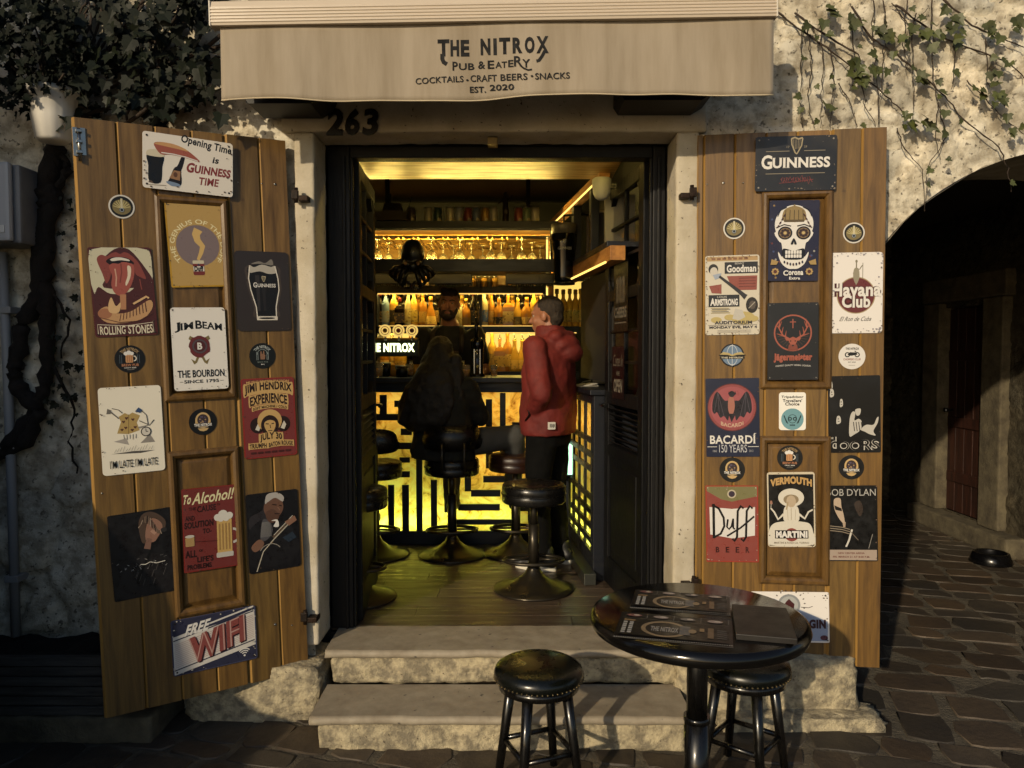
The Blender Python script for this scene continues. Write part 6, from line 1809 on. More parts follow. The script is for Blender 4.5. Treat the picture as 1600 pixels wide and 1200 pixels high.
for k, (d, zz, hh) in enumerate(((4.33, .59, .30), (4.55, .59, .24), (4.7, .59, .28), (4.8, .59, .26))):
    t = thing('book', '%s upright book from the door on the right wall shelf' % ORD[k], 'book', wpt(d, 1.63+.576, .06), group='books on the right wall shelf')
    mb = MB(); mb.box((-.0, -.018, 0), (.17, .018, hh), .003); mb.build('cover', pm('book cover %d' % k, ('#8d8a80', '#2a2622', '#7d776a', '#30251c')[k], .6), t, local=True)
    mb = MB(); mb.box((.008, -.014, .006), (.172, .014, hh-.006)); mb.build('pages', pm('book pages', '#b5aa8d', .8), t, local=True)
lp = thing('wall_lamp', 'pale cup-shaped lamp fixed to the right wall inside the door', 'lamp', P(940, 313, 4.2))
mb = MB(); mb.lathe([(0, 0), (.02, .002), (.036, .014), (.047, .04), (.052, .08), (.053, .112), (.045, .118), (0, .119)], seg=24); mb.build('shade', pm('pale grey lamp shade', '#a3a5a8', .5), lp, local=True)
mb = MB(); mb.box((.02, -.015, .06), (.10, .015, .09), .003); mb.build('bracket', m_blackm, lp, local=True)
pg = thing('pint_sign', 'black pint-shaped hanging sign with a pale foam head by the right wall', 'sign', P(881, 440, 4.95))
mb = MB(); mb.lathe([(0, 0), (.060, 0), (.064, .006), (.064, .03), (.066, .10), (.073, .18), (.080, .24), (.083, .30)], seg=28); mb.build('glass', pm('black sign glass', '#08080a', .15), pg, local=True)
mb = MB(); mb.lathe([(.083, .3005), (.083, .35), (.08, .365), (0, .366)], seg=28); mb.build('foam', pm('pale foam', '#4a4538', .5), pg, local=True)
mb = MB(); mb.lathe([(0, -.02), (.07, -.02), (.072, -.012), (.06, -.001), (0, -.001)], seg=28); mb.build('base', m_blackm, pg, local=True)
mb = MB(); mb.tube([(0, 0, .36), (0, 0, .42), (.1, .02, .43), (.16, .03, .43)], .008); mb.build('bracket', m_blackm, pg, local=True)
at_ = Art(.10, .14, 0.0); at_.warp = lambda x, y: math.sqrt(max(0, .080**2 - (x-.05)**2)) + .0025
harp(at_, .5, 1.05, .22, '#8d8468'); at_.text('GUINNESS', .06, .55, .94, .72, '#8d8a80', .02, serif=.03)
lg = bpy.data.objects.new('logo', None)
def emit_on(art, root, M):
    n0 = set(root.children); art.emit(root)
    for o in set(root.children) - n0: o.matrix_local = M
bpy.data.objects.remove(lg)
emit_on(at_, pg, Matrix.Translation((-.05, 0, .14)) @ Matrix.Rotation(PI/2, 4, 'X'))

# ---- octopus ornament on the beam
oc = thing('octopus_ornament', 'black octopus sculpture with curled arms hung on the navy beam', 'sculpture', P(645, 440, 5.27))
m_oct = pm('black glazed sculpture', '#0c0a08', .34, spec=.4, rvar=.1, scale=14)
blob('head', [('e', (0, 0, .19), (.082, .062, .10)), ('e', (0, -.01, .10), (.06, .05, .05)), ('e', (-.04, -.035, .115), (.028, .028, .026)), ('e', (.04, -.035, .115), (.028, .028, .026))], m_oct, oc, voxel=.006)
for s in (-1, 1):
    mb = MB(); mb.ell((.042*s, -.058, .116), .013, seg=14, rings=8); mb.build('eye', pm('amber eye', '#8a6a4a', .15), oc, local=True)
for k in range(8):
    s = -1 if k < 4 else 1; j = k % 4
    L_ = [(.02*s*(1+j*.5), -.03, .095), (s*(.035+.026*j), -.06-.004*j, .055+.010*j), (s*(.045+.030*j), -.065, .012+.018*j)]
    cx, cz, rr = s*(.030+.030*j), -.022+.024*j, .034-.003*j
    for i in range(9):
        a = -.3 - i*.62
        q = rr*(1-i*.075); L_.append((cx + s*q*math.cos(a), -.045-.002*i, cz + q*math.sin(a)))
    mb = MB(); mb.tube(L_, [.018-.0012*i for i in range(len(L_))], seg=10); mb.build('arm', m_oct, oc, local=True)

# ---- on the bar: lit sign with taps, beer tower, small things, menus
tp = thing('tap_tower', 'beer tap tower with round badges and a glowing pub name sign', 'beer tap', P(615, 590, 5.45))
mb = MB(); mb.pbox(560, 531, 653, 557, 5.43, 5.53, .006); mb.build('sign_box', pm('dark green sign box', '#20240c', .4), tp)
for px in (585, 640):
    mb = MB(); a = P(px, 557, 5.48); mb.cyl((a.x, a.y, BZ), (a.x, a.y, a.z), .022, seg=14); mb.build('column', m_chrome, tp)
mb = MB(); a = P(560, 528, 5.47); b = P(653, 531, 5.47); mb.box((a.x, a.y-.03, b.z), (b.x, a.y+.03, a.z), .003); mb.build('cap_rail', pm('brass rail', '#a57d3a', .3, metal=1.0), tp)
vs, fs = glyphs('THE NITROX', .05)
xs = [p[0] for p in vs]; ys = [p[1] for p in vs]; a, b = P(571, 550, 5.425), P(648, 536, 5.425)
mb = MB()
V_ = [mb.v((a.x + (b.x-a.x)*(p[0]-min(xs))/(max(xs)-min(xs)), a.y, a.z + (b.z-a.z)*(p[1]-min(ys))/(max(ys)-min(ys)))) for p in vs]
for f in fs: mb.face([V_[i] for i in f])
mb.build('glowing_letters', led_mat('sign letters', (.93, 1.0, .55), 2.6), tp)
for k, px in enumerate((576, 602, 623, 644)):
    c = P(px, 516.5, 5.40)
    mb = MB(); mb.lathe([(0, 0), (.040, 0), (.042, .006), (.042, .014), (0, .014)], o=c, seg=28, M=Matrix.Rotation(PI/2, 4, 'X')); bdg = mb.build('tap_badge', pm('tap badge', '#c9a24a', .35, emit=(1, .66, .18), est=.8), tp)
    mb = MB(); mb.lathe([(.030, .0145), (.030, .0155), (.026, .0155), (.026, .0145)], o=c, seg=24, M=Matrix.Rotation(PI/2, 4, 'X'), cap=False); mb.lathe([(0, .0145), (.016, .0145), (.014, .0165), (0, .0165)], o=c, seg=16, M=Matrix.Rotation(PI/2, 4, 'X'), cap=False); mb.build('badge_print', pm('badge print %d' % (k % 3), ('#6d3a1a', '#8a6a1c', '#7d2a1c')[k % 3], .5), bdg)
    mb = MB(); mb.cyl(c + Vector((0, .01, -.07)), c + Vector((0, .006, -.036)), .007, seg=10); mb.build('tap_handle', m_chrome, tp)
bt = thing('beer_tower', 'tall black beer engine with chrome trim on the bar beside the bartender', 'beer tap', P(746, 590, 5.42))
mb = MB(); mb.lathe([(0, 0), (.055, 0), (.055, .02), (.042, .03), (.042, .20), (.048, .22), (.048, .26), (.030, .28), (0, .281)], seg=24); mb.build('column', pm('gloss black', '#08090b', .15), bt, local=True)
mb = MB(); mb.cyl((-.005, -.03, .24), (-.005, -.05, .42), .011, .016, seg=12); mb.build('handle', pm('gloss black handle', '#0b0b0c', .2), bt, local=True)
mb = MB(); mb.cyl((0, -.03, .19), (0, -.085, .185), .009, seg=10); mb.cyl((0, -.085, .19), (0, -.085, .14), .009, seg=10); mb.build('spout', m_chrome, bt, local=True)
for x in (-.02, .02): 
    mb = MB(); mb.box((x-.004, -.046, .03), (x+.004, -.0415, .20)); mb.build('chrome_strip', m_chrome, bt, local=True)
bits = [(592, 585, 'tumbler', .03, .10, 'clear'), (603, 586, 'tin', .035, .09, 'dark'), (614, 587, 'tumbler', .032, .08, 'gold'), (628, 586, 'tin', .045, .07, 'dark'), (640, 587, 'tumbler', .03, .09, 'clear'), (650, 588, 'tumbler', .028, .085, 'gold'), (728, 588, 'tumbler', .03, .085, 'clear'), (720, 589, 'tin', .025, .10, 'dark'), (772, 586, 'tumbler', .026, .08, 'clear')]
for k, (px, py, kd, r_, h_, gc) in enumerate(bits):
    p = P(px, py, 5.32 + .1*(k % 3)); t = thing('glass' if kd == 'tumbler' else 'canister', '%s small %s from the left standing on the bar top' % (ORD[k], 'glass' if kd == 'tumbler' else 'dark canister'), 'glass' if kd == 'tumbler' else 'canister', (p.x, p.y, BZ), group='small things on the bar top')
    mb = MB(); mb.lathe([(0, .0), (r_*.85, 0), (r_, h_), (r_*.92, h_), (r_*.78, .008), (0, .008)], seg=20, cap=False); mb.build('wall', m_gl if gc == 'clear' else (pm('amber drink', '#d09a35', .1, trans=.5) if gc == 'gold' else m_blackm), t, local=True)
    mb = MB(); mb.lathe([(0, h_*.62), (r_*.88, h_*.62), (r_*.80, .010), (0, .010)], seg=16, cap=False) if kd == 'tumbler' else mb.lathe([(r_*1.02, h_+.001), (r_*1.02, h_+.012), (0, h_+.012)], seg=16); mb.build('drink' if kd == 'tumbler' else 'lid', pm('amber drink', '#d09a35', .1, trans=.5) if kd == 'tumbler' else m_lid, t, local=True)
zc = BZ - .044
for k, (px, py, rz) in enumerate(((914, 603, .3), (920, 600, -.2))):
    p = PZ(px, py, zc); t = thing('menu_card', ('white folded card on the side counter near the red jacket', 'white folded card under the first on the side counter')[k], 'card', (p.x, p.y, zc + .0), rz, group='folded cards on the side counter')
    M_ = Matrix.Rotation(R(-28), 4, 'Y')
    mb = MB(); mb.box((-.06, -.08, 0.001), (.06, .08, .004), .001); mb.build('lower_leaf', ink('#c4bda8'), t, local=True)
    mb = MB(); mb.box((-.06, -.078, .005), (.06, .078, .008), .001, M=Matrix.Translation((.02*k, 0, .018*k+.002)) @ Matrix.Rotation(R(-8-4*k), 4, 'Y')); mb.build('upper_leaf', ink('#cfc8b4'), t, local=True)
fr_ = thing('counter_sign', 'small framed card leaning at the near end of the side counter', 'sign', PZ(936, 602, zc), R(8))
mb = MB(); mb.box((-.055, -.006, 0), (.055, .006, .17), .004); mb.build('frame', m_blackm, fr_, local=True)
mb = MB(); mb.box((-.045, -.0075, .012), (.045, -.0062, .10)); mb.build('card', ink('#a9a492'), fr_, local=True)
# ================================================================== STOOLS AND TABLE
m_leather = pm('black tufted leather', '#0e0d0c', 0.32, rvar=.1, scale=18, bump=.15, bscale=90, bdist=.002)
m_base = pm('dark bronze lacquer', '#3a352c', 0.34, metal=.75, rvar=.08, scale=10)
def pad(r, h, seg=48):
    mb = MB(); prof = [(0, 0), (r*.96, 0), (r, .008), (r*1.005, h*.45), (r*.985, h*.5), (r*1.0, h*.56), (r*1.0, h*.82), (r*.94, h*.98), (r*.78, h*1.06), (r*.5, h*1.08), (r*.25, h*1.05), (0, h*1.02)]
    mb.lathe(prof, seg=seg, cap=False)
    for v in mb.bm.verts:
        rr = math.hypot(v.co.x, v.co.y)
        if v.co.z > h*.85 and rr < r*.9:
            a = math.atan2(v.co.y, v.co.x); v.co.z -= .006*(0.5+.5*math.cos(a*8))*(rr/r) 
    return mb
def bar_stool(label, loc, hgt, back=None, col='black'):
    t = thing('bar_stool', label, 'bar stool', loc, back or 0.0, group='bar stools of the pub')
    lm = m_leather if col == 'black' else pm('dark brown leather', '#24120b', .38, rvar=.1, scale=18, bump=.15, bscale=90, bdist=.002)
    mb = MB(); mb.lathe([(0, .0), (.222, 0), (.226, .006), (.222, .013), (.17, .026), (.10, .052), (.052, .09), (.036, .12), (.032, .135), (0, .135)], seg=48); mb.build('base', m_base, t, local=True)
    mb = MB(); mb.cyl((0, 0, .13), (0, 0, hgt*.62), .030, seg=20); mb.cyl((0, 0, hgt*.62), (0, 0, hgt-.10), .022, seg=20); mb.build('column', m_base, t, local=True)
    mb = MB(); ring = [(.165*math.cos(2*PI*i/36), .035 + (.105*math.sin(2*PI*i/36) + .05*math.sin(2*PI*i/36)*0) - .05, .17) for i in range(36)]
    mb.tube(ring, .010, seg=8, closed=True); mb.cyl((.03, 0, .17), (.155, -.01, .17), .007); mb.cyl((-.03, 0, .17), (-.155, -.01, .17), .007); mb.build('footrest', m_base, t, local=True)
    h = .105; M_ = Matrix.Translation((0, 0, hgt-h))
    mb = pad(.178, h); bmesh.ops.transform(mb.bm, matrix=M_, verts=mb.bm.verts[:]); st_ = mb.build('seat', lm, t, local=True)
    mb = MB(); mb.tube([(.180*math.cos(2*PI*i/48), .180*math.sin(2*PI*i/48), hgt-h*.52) for i in range(48)], .004, seg=6, closed=True); mb.tube([(.172*math.cos(2*PI*i/48), .172*math.sin(2*PI*i/48), hgt-h*.10) for i in range(48)], .004, seg=6, closed=True); mb.build('piping', lm, st_, local=True)
    if back is not None:
        mb = MB(); n = 20; rows = []
        for i in range(n+1):
            a = -PI/2 + R(-62 + 124*i/n); k = math.sqrt(max(0, 1-((i/n-.5)*2)**4))
            row = []
            for (dr, zz) in ((.0, hgt+.10-.03*k), (.0, hgt+.13+.10*k), (.028, hgt+.13+.10*k), (.034, hgt+.14), (.028, hgt+.10-.03*k)):
                rr = .185 + dr; row.append(mb.v((rr*math.cos(a), rr*math.sin(a), zz)))
            rows.append(row)
        for A, B in zip(rows, rows[1:]):
            for j in range(5): mb.face([A[j], B[j], B[(j+1) % 5], A[(j+1) % 5]], smooth=True)
        mb.face(rows[0]); mb.face(list(reversed(rows[-1]))); br_ = mb.build('backrest', lm, t, local=True)
        mb = MB()
        for s in (-.07, .07): mb.tube([(s, -.14, hgt-.09), (s, -.198, hgt-.03), (s, -.204, hgt+.12)], .009, seg=8)
        mb.build('back_support', m_base, br_, local=True)
    return t
def fl(px, d): 
    p = P(px, 700, d); return (p.x, p.y, FLOOR)
bar_stool('round black bar stool standing alone nearest the door', fl(834, 4.27), .60)
bar_stool('bar stool with a low back that the long-haired woman sits on', fl(706, 5.0), .64, back=.12)
bar_stool('bar stool with a low back half hidden behind the left door leaf', fl(585, 5.0), .62, back=-.1)
bar_stool('bar stool mostly hidden by the left door leaf, nearest the threshold', fl(553, 4.12), .60)
bar_stool('brown bar stool against the bar behind the man in red', fl(806, 5.04), .66, col='brown')

m_legw = pm('black lacquered wood', '#0b0a09', .28, rvar=.1, scale=12, stretch=(6, 6, 1), coat=.2)
m_dome = pm('black glossy leather', '#0b0d0a', .26, rvar=.08, scale=12, bump=.1, bscale=120, bdist=.001)
m_stud = pm('aged brass studs', '#6d5f45', .35, metal=1.0)
def low_stool(label, loc, rz):
    t = thing('wooden_stool', label, 'stool', loc, rz, group='low wooden stools outside the pub')
    H_ = .47; r = .165
    mb = MB(); mb.lathe([(0, H_-.062), (r*.93, H_-.062), (r, H_-.052), (r*1.01, H_-.035), (r*.97, H_-.018), (r*.86, H_-.006), (r*.6, H_+.004), (r*.3, H_+.008), (0, H_+.009)], seg=48); st_ = mb.build('seat', m_dome, t, local=True)
    mb = MB()
    for i in range(56):
        a = 2*PI*i/56; mb.ell((r*1.0*math.cos(a), r*1.0*math.sin(a), H_-.053), .0042, seg=6, rings=4)
    mb.build('studs', m_stud, st_, local=True)
    mb = MB(); mb.lathe([(r*.78, H_-.09), (r*.90, H_-.09), (r*.90, H_-.0625), (r*.78, H_-.0625)], seg=40, cap=False); mb.build('apron_ring', m_legw, t, local=True)
    feet = []
    for k in range(4):
        a = PI/4 + k*PI/2; top = Vector((.105*math.cos(a), .105*math.sin(a), H_-.063)); bot = Vector((.165*math.cos(a), .165*math.sin(a), 0.0))
        mb = MB(); mb.cyl(top, bot, .021, .015, seg=14); mb.build('leg', m_legw, t, local=True); feet.append((top, bot))
    mb = MB()
    for k in range(4):
        p, q = feet[k][0].lerp(feet[k][1], .62), feet[(k+1) % 4][0].lerp(feet[(k+1) % 4][1], .62); mb.cyl(p, q, .010, seg=10)
    mb.build('stretcher', m_legw, t, local=True)
    return t
def gp(px, d):
    p = P(px, 900, d); return (p.x, p.y, .012)
low_stool('round black studded stool standing in front of the steps', gp(842, 2.80), R(22))
low_stool('round black studded stool half under the round table', gp(1166, 2.86), R(50))
low_stool('dark round stool left of the left shutter, outside the photo', (-1.74, Y(2.16), .012), R(10))

TBZ = .765
tb = thing('bistro_table', 'round black pedestal table with rounded glossy edge', 'table', (P(1091, 900, 2.49).x, Y(2.49), .012))
mb = MB(); rT = .352; mb.lathe([(0, TBZ-.055), (rT-.02, TBZ-.055), (rT-.005, TBZ-.047), (rT, TBZ-.03), (rT-.006, TBZ-.012), (rT-.02, TBZ-.004), (0, TBZ-.004)], seg=72); mb.build('tabletop', pm('gloss black table top', '#0b0a09', .16, rvar=.05, scale=5, bump=.03, bscale=150), tb, local=True)
mb = MB(); mb.cyl((0, 0, .03), (0, 0, .40), .040, seg=24); mb.cyl((0, 0, .40), (0, 0, .42), .043, seg=24); mb.cyl((0, 0, .42), (0, 0, TBZ-.05), .034, seg=24); mb.build('pedestal', m_legw, tb, local=True)
mb = MB(); mb.lathe([(0, 0), (.23, 0), (.235, .01), (.20, .022), (.06, .04), (0, .04)], seg=48); mb.build('foot', m_blackm, tb, local=True)
TZ = TBZ + .012
def tcorner(px, py, z=TZ): return PZ(px, py, z)
def table_sheet(name, label, cat, bl, br, tl, depth, th, mat, draw, group=None):
    A, B, C_ = tcorner(*bl), tcorner(*br), tcorner(*tl)
    U = (B-A).normalized(); V = Vector((-U.y, U.x, 0)); W_ = (B-A).length; D_ = depth or (C_-A).dot(V)
    M = Matrix(((U.x, V.x, 0, A.x), (U.y, V.y, 0, A.y), (0, 0, 1, TZ-.0035), (0, 0, 0, 1)))
    t = thing(name, label, cat, M=M, group=group)
    mb = MB(); mb.box((0, 0, 0), (W_, D_, th), min(.002, th*.4)); mb.build('sheet', mat, t, local=True)
    if draw:
        a = Art(W_, D_, th+.0001, step=.00008); draw(a); a.emit(t, .4)
    return t
def d_mat(a):
    H = a.H
    for i in range(52): a.rect(.005+i*.0192, .006, .0145+i*.0192, .018, '#b5b0a6')
    a.rect(.03, .05, .97, H-.03, '#151314')
    for k in range(2): [a.rect(.05+.055*k, H*(.14+.075*q), .085+.055*k, H*(.19+.075*q+.01*((q+k) % 2)), '#a9a49a') for q in range(6)]
    a.rect(.05, H*.60, .15, H*.66, '#8a6a3a')
    a.ring(.42, H*.38, .165, .205, '#8a704a', n=40, ky=.95); a.ell(.42, H*.38, .16, .15, '#241d1c'); a.text('THE NITROX', .30, H*.28, .54, H*.46, '#8f8a84', .03)
    a.rect(.55, H*.22, .64, H*.55, '#5a5756'); a.ell(.66, H*.38, .035, .05, '#8a704a', n=14)
    a.rect(.72, H*.40, .76, H*.52, '#8a6a3a'); a.rect(.79, H*.18, .84, H*.56, '#6d5334')
    for k in range(5): a.rect(.87, H*(.20+.07*k), .95, H*(.22+.07*k), '#5c5855')
    a.rect(.03, H*.70, .97, H*.705, '#77726a')
    g = random.Random(8)
    for k in range(4):
        x = .06+.24*k; a.ell(x+.07, H*.82, .07, .035, ('#7a4a42', '#8d7a70', '#5f5a5a', '#9a8478')[k], n=14); a.ell(x+.09, H*.83, .03, .018, '#b5a594', n=8); a.rect(x+.185, H*.73, x+.188, H*.92, '#8a8680')
m_mat = pm('dark printed paper', '#121011', .35, rvar=.08, scale=6)
table_sheet('placemat', 'dark printed placemat nearest the camera on the round table', 'placemat', (958, 993), (1146, 1011), (966, 954), None, .0012, m_mat, d_mat, 'printed placemats on the table')
table_sheet('placemat', 'dark printed placemat on the far side of the round table', 'placemat', (984, 948), (1142, 961), (990, 921), .20, .0012, m_mat, d_mat, 'printed placemats on the table')
A = table_sheet('menu_folder', 'closed black leather menu folder lying on the round table', 'menu', (1150, 998), (1246, 1006), (1128, 949), None, .018, pm('black menu leather', '#1d1a18', .42, rvar=.08, scale=14, bump=.2, bscale=160, bdist=.001), lambda a: (a.text('THE NITROX', .34, a.H*.83, .66, a.H*.86, '#5c554c', .0), a.text('PUB & EATERY', .32, a.H*.77, .68, a.H*.80, '#5c554c', .0)))

# ================================================================== PLANTS
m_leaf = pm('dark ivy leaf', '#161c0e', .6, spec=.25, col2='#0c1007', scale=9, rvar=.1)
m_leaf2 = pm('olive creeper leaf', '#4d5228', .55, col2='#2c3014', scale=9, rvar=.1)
m_stem = pm('brown vine stem', '#3d3024', .85, col2='#241c15', scale=14, bump=.5, bscale=40)
LOBE = [(0, 0), (.28, -.08), (.52, .12), (.36, .30), (.46, .55), (.22, .56), (0, 1.0), (-.22, .56), (-.46, .55), (-.36, .30), (-.52, .12), (-.28, -.08)]
def leaf(mb, p, size, g, face=(0, -1, 0), droop=.6):
    up = Vector((g.uniform(-.7, .7), g.uniform(-.35, .1), -droop + g.uniform(-.5, .7))).normalized()
    n = (Vector(face) + Vector((g.uniform(-.7, .7), 0, g.uniform(-.2, .8)))).normalized()
    x = up.cross(n).normalized(); n = x.cross(up)
    fold = g.uniform(.08, .3)
    c = mb.v(Vector(p) + up*size*.35)
    ring = [mb.v(Vector(p) + x*(a*size) + up*(b*size) - n*(-abs(a)*fold*size) ) for a, b in LOBE]
    for i in range(len(ring)): mb.face([c, ring[i], ring[(i+1) % len(ring)]])
def wiggle(a, b, n, amp, g):
    a, b = Vector(a), Vector(b); out = []; off = Vector((0, 0, 0))
    for i in range(n+1):
        t = i/n; out.append(a.lerp(b, t) + off*min(1, 3*t)); off += Vector((g.uniform(-amp, amp), g.uniform(-amp*.4, amp*.4), g.uniform(-amp, amp)*.5)); off *= .85
    return out
g = random.Random(21)
ivy = thing('ivy', 'thick dark ivy hanging over the wall above the left shutter', 'ivy', P(200, 100, 3.40))
mb = MB()
for i in range(34):
    x0, y0 = g.uniform(95, 350), g.uniform(-60, 60)
    a = P(x0, y0, 3.40); b = P(x0 - g.uniform(-40, 130), y0 + g.uniform(60, 180), 3.40)
    mb.tube(wiggle(a, b, 10, .02, g), g.uniform(.003, .007), seg=6)
for (x0, y0, x1, y1) in ((345, 55, 215, 165), (350, 70, 150, 140), (345, 85, 190, 200), (300, 130, 130, 185)):
    mb.tube(wiggle(P(x0, y0, 3.36), P(x1, y1, 3.38), 12, .012, g), .009, seg=8)
mb.build('stems', m_stem, ivy)
mb = MB(); n = 0
while n < 600:
    x, y = g.uniform(70, 352), g.uniform(-40, 205)
    dens = noise.noise(Vector((x/45, y/45, 3.3))) + .35 - max(0, (y-150)/120) - max(0, (90-x)/60)
    edge = .8*(1 - max(0, (x-300)/60))
    if g.random() > (dens+.25)*edge: continue
    leaf(mb, P(x, y, g.uniform(3.18, 3.44)), g.uniform(.022, .08), g); n += 1
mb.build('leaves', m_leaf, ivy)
# bush of the hanging pot, upper left corner
hp = thing('potted_plant', 'dark bushy plant spilling from the white hanging pot', 'plant', P(84, 160, 3.25))
mb = MB()
for i in range(900):
    u = g.gauss(0, 1), g.gauss(0, 1), g.gauss(0, 1); q = Vector(u); q = q.normalized()*g.uniform(.5, 1)
    p = P(40, 78, 3.2) + Vector((q.x*.26, q.y*.16, q.z*.26)); 
    if noise.noise(p*7) < -.25: continue
    leaf(mb, p, g.uniform(.02, .045), g)
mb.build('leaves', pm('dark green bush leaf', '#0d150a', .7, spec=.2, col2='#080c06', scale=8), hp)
mb = MB()
for i in range(12): mb.tube(wiggle(P(84, 165, 3.25), P(40, 78, 3.2) + Vector((g.uniform(-.2, .2), g.uniform(-.1, .1), g.uniform(-.15, .2))), 6, .015, g), .004, seg=5)
mb.build('stems', m_stem, hp)
# bare old vine trunk on the left wall
vt = thing('vine_trunk', 'thick twisted bare vine trunk climbing the dark left wall', 'vine', P(80, 700, 3.42))
mb = MB()
def px_path(pts, d, r, g, amp=4):
    out = []
    for i in range(len(pts)-1):
        for k in range(5):
            t = k/5; out.append(P(pts[i][0]*(1-t)+pts[i+1][0]*t + g.uniform(-amp, amp), pts[i][1]*(1-t)+pts[i+1][1]*t, d + g.uniform(-.01, .01)))
    out.append(P(*pts[-1], d)); n = len(out)
    return out, [(r[0] + (r[1]-r[0])*i/(n-1))*g.uniform(.72, 1.2) for i in range(n)]
for pts, r in (([(88, 228), (72, 290), (72, 330), (64, 390), (62, 460), (40, 500), (24, 560), (28, 600), (58, 640), (10, 700)], (.045, .035)), ([(84, 240), (80, 320), (70, 400), (72, 470), (74, 530), (72, 600), (58, 640)], (.04, .03)), ([(92, 235), (110, 265), (80, 300)], (.02, .015)), ([(70, 300), (40, 300)], (.014, .006)), ([(60, 640), (40, 690), (-20, 720)], (.035, .03)), ([(80, 560), (118, 640), (110, 690), (120, 740)], (.008, .004)), ([(66, 440), (110, 500), (96, 560)], (.007, .004))):
    pp, rr = px_path(pts, 3.41, r, g); mb.tube(pp, rr, seg=9)
mb.build('trunk', pm('black vine bark', '#1e1813', .9, col2='#120e0b', scale=16, bump=.9, bscale=40, bdist=.01), vt)
mb = MB()
for i in range(46): leaf(mb, P(g.uniform(70, 128), g.uniform(300, 660), 3.4), g.uniform(.02, .045), g)
mb.build('leaves', m_leaf, vt)
# thin creeper on the right wall
cr = thing('creeper', 'thin straggling creeper with few leaves on the pale right wall', 'creeper', P(1400, 120, 3.42))
mb = MB(); nodes = []
runs = [[(1213, 18), (1255, 50), (1300, 80), (1345, 118), (1385, 150), (1410, 175)], [(1240, 20), (1300, 62), (1340, 85), (1350, 108)], [(1330, 10), (1362, 60), (1400, 85), (1430, 108), (1475, 150), (1505, 185), (1560, 230), (1575, 262)], [(1400, 8), (1432, 32), (1470, 58), (1530, 80), (1575, 98), (1600, 122)], [(1470, -5), (1520, 40), (1560, 58), (1600, 74)], [(1455, 0), (1457, 60), (1458, 120), (1467, 160), (1462, 210), (1470, 250)], [(1430, 20), (1425, 80), (1428, 140), (1425, 190)], [(1365, 0), (1362, 60), (1370, 110), (1374, 198)], [(1280, 30), (1285, 90), (1283, 150), (1282, 200)], [(1255, 40), (1252, 100), (1250, 150), (1254, 200)], [(1300, 80), (1303, 140), (1296, 198)], [(1345, 118), (1350, 160), (1368, 198)], [(1380, 0), (1384, 50), (1378, 100), (1372, 198)], [(1400, 200), (1410, 225), (1440, 265), (1445, 330)], [(1467, 160), (1478, 215), (1450, 260), (1444, 330)], [(1510, 125), (1540, 155), (1575, 190), (1600, 210)], [(1310, 130), (1330, 160), (1340, 198)], [(1395, 5), (1420, 40), (1450, 12)], [(1540, 60), (1542, 110), (1545, 140)], [(1330, 40), (1336, 95), (1320, 110)], [(1575, 262), (1580, 300)], [(1262, 42), (1268, 100), (1262, 160), (1272, 200)], [(1416, 0), (1412, 70), (1418, 110)], [(1490, 60), (1492, 110), (1486, 140)]]
for i, pts in enumerate(runs):
    pp, rr = px_path(pts, 3.425, ((.005, .0025) if i < 5 else (.0028, .0014)), g, 2.2)
    mb.tube(pp, rr, seg=6); nodes += pp[2:]
mb.build('stems', m_stem, cr)
mb = MB()
for k in range(64):
    p = g.choice(nodes); leaf(mb, p + Vector((g.uniform(-.02, .02), -.015 - g.uniform(0, .03), g.uniform(-.02, .02))), g.uniform(.026, .062), g)
for (x, y, m_) in ((1335, 30, 5), (1295, 22, 4), (1385, 40, 4), (1410, 70, 4), (1450, 60, 5), (1340, 125, 6), (1445, 120, 4), (1410, 185, 4), (1450, 190, 4), (1485, 20, 4), (1550, 45, 5), (1560, 145, 4), (1545, 155, 3), (1590, 200, 3), (1500, 50, 4), (1590, 35, 3)):
    for k in range(m_): leaf(mb, P(x + g.uniform(-12, 12), y + g.uniform(-12, 12), 3.39), g.uniform(.03, .065), g)
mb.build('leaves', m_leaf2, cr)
# ================================================================== PEOPLE
m_skin = pm('skin', '#94644a', .5, col2='#80533c', scale=9, spec=.4)
def X4(M, prims):
    out = []
    R3 = M.to_3x3()
    for p in prims:
        if p[0] == 'c': out.append(('c', M @ Vector(p[1]), M @ Vector(p[2])) + tuple(p[3:]))
        else: out.append(('e', M @ Vector(p[1]), p[2], R3 @ p[3].to_3x3() if len(p) > 3 else R3))
    return out
def head_prims():
    return [('e', (0, -.014, .030), (.074, .094, .086)), ('e', (0, .022, -.028), (.060, .068, .084)), ('e', (0, .046, -.086), (.038, .036, .028)),
            ('c', (0, .086, .004), (0, .105, -.028), .0085, .0125), ('c', (-.010, .097, -.032), (.010, .097, -.032), .008, .008), ('e', (0, .074, .024), (.050, .018, .011)),
            ('e', (-.076, -.008, -.008), (.010, .020, .031)), ('e', (.076, -.008, -.008), (.010, .020, .031)), ('c', (-.018, .083, -.060), (.018, .083, -.060), .0075, .0075), ('c', (-.014, .083, -.069), (.014, .083, -.069), .008, .008),
            ('e', (-.036, .058, -.030), (.022, .022, .022)), ('e', (.036, .058, -.030), (.022, .022, .022)), ('c', (0, -.022, -.06), (0, -.034, -.165), .054, .062)]
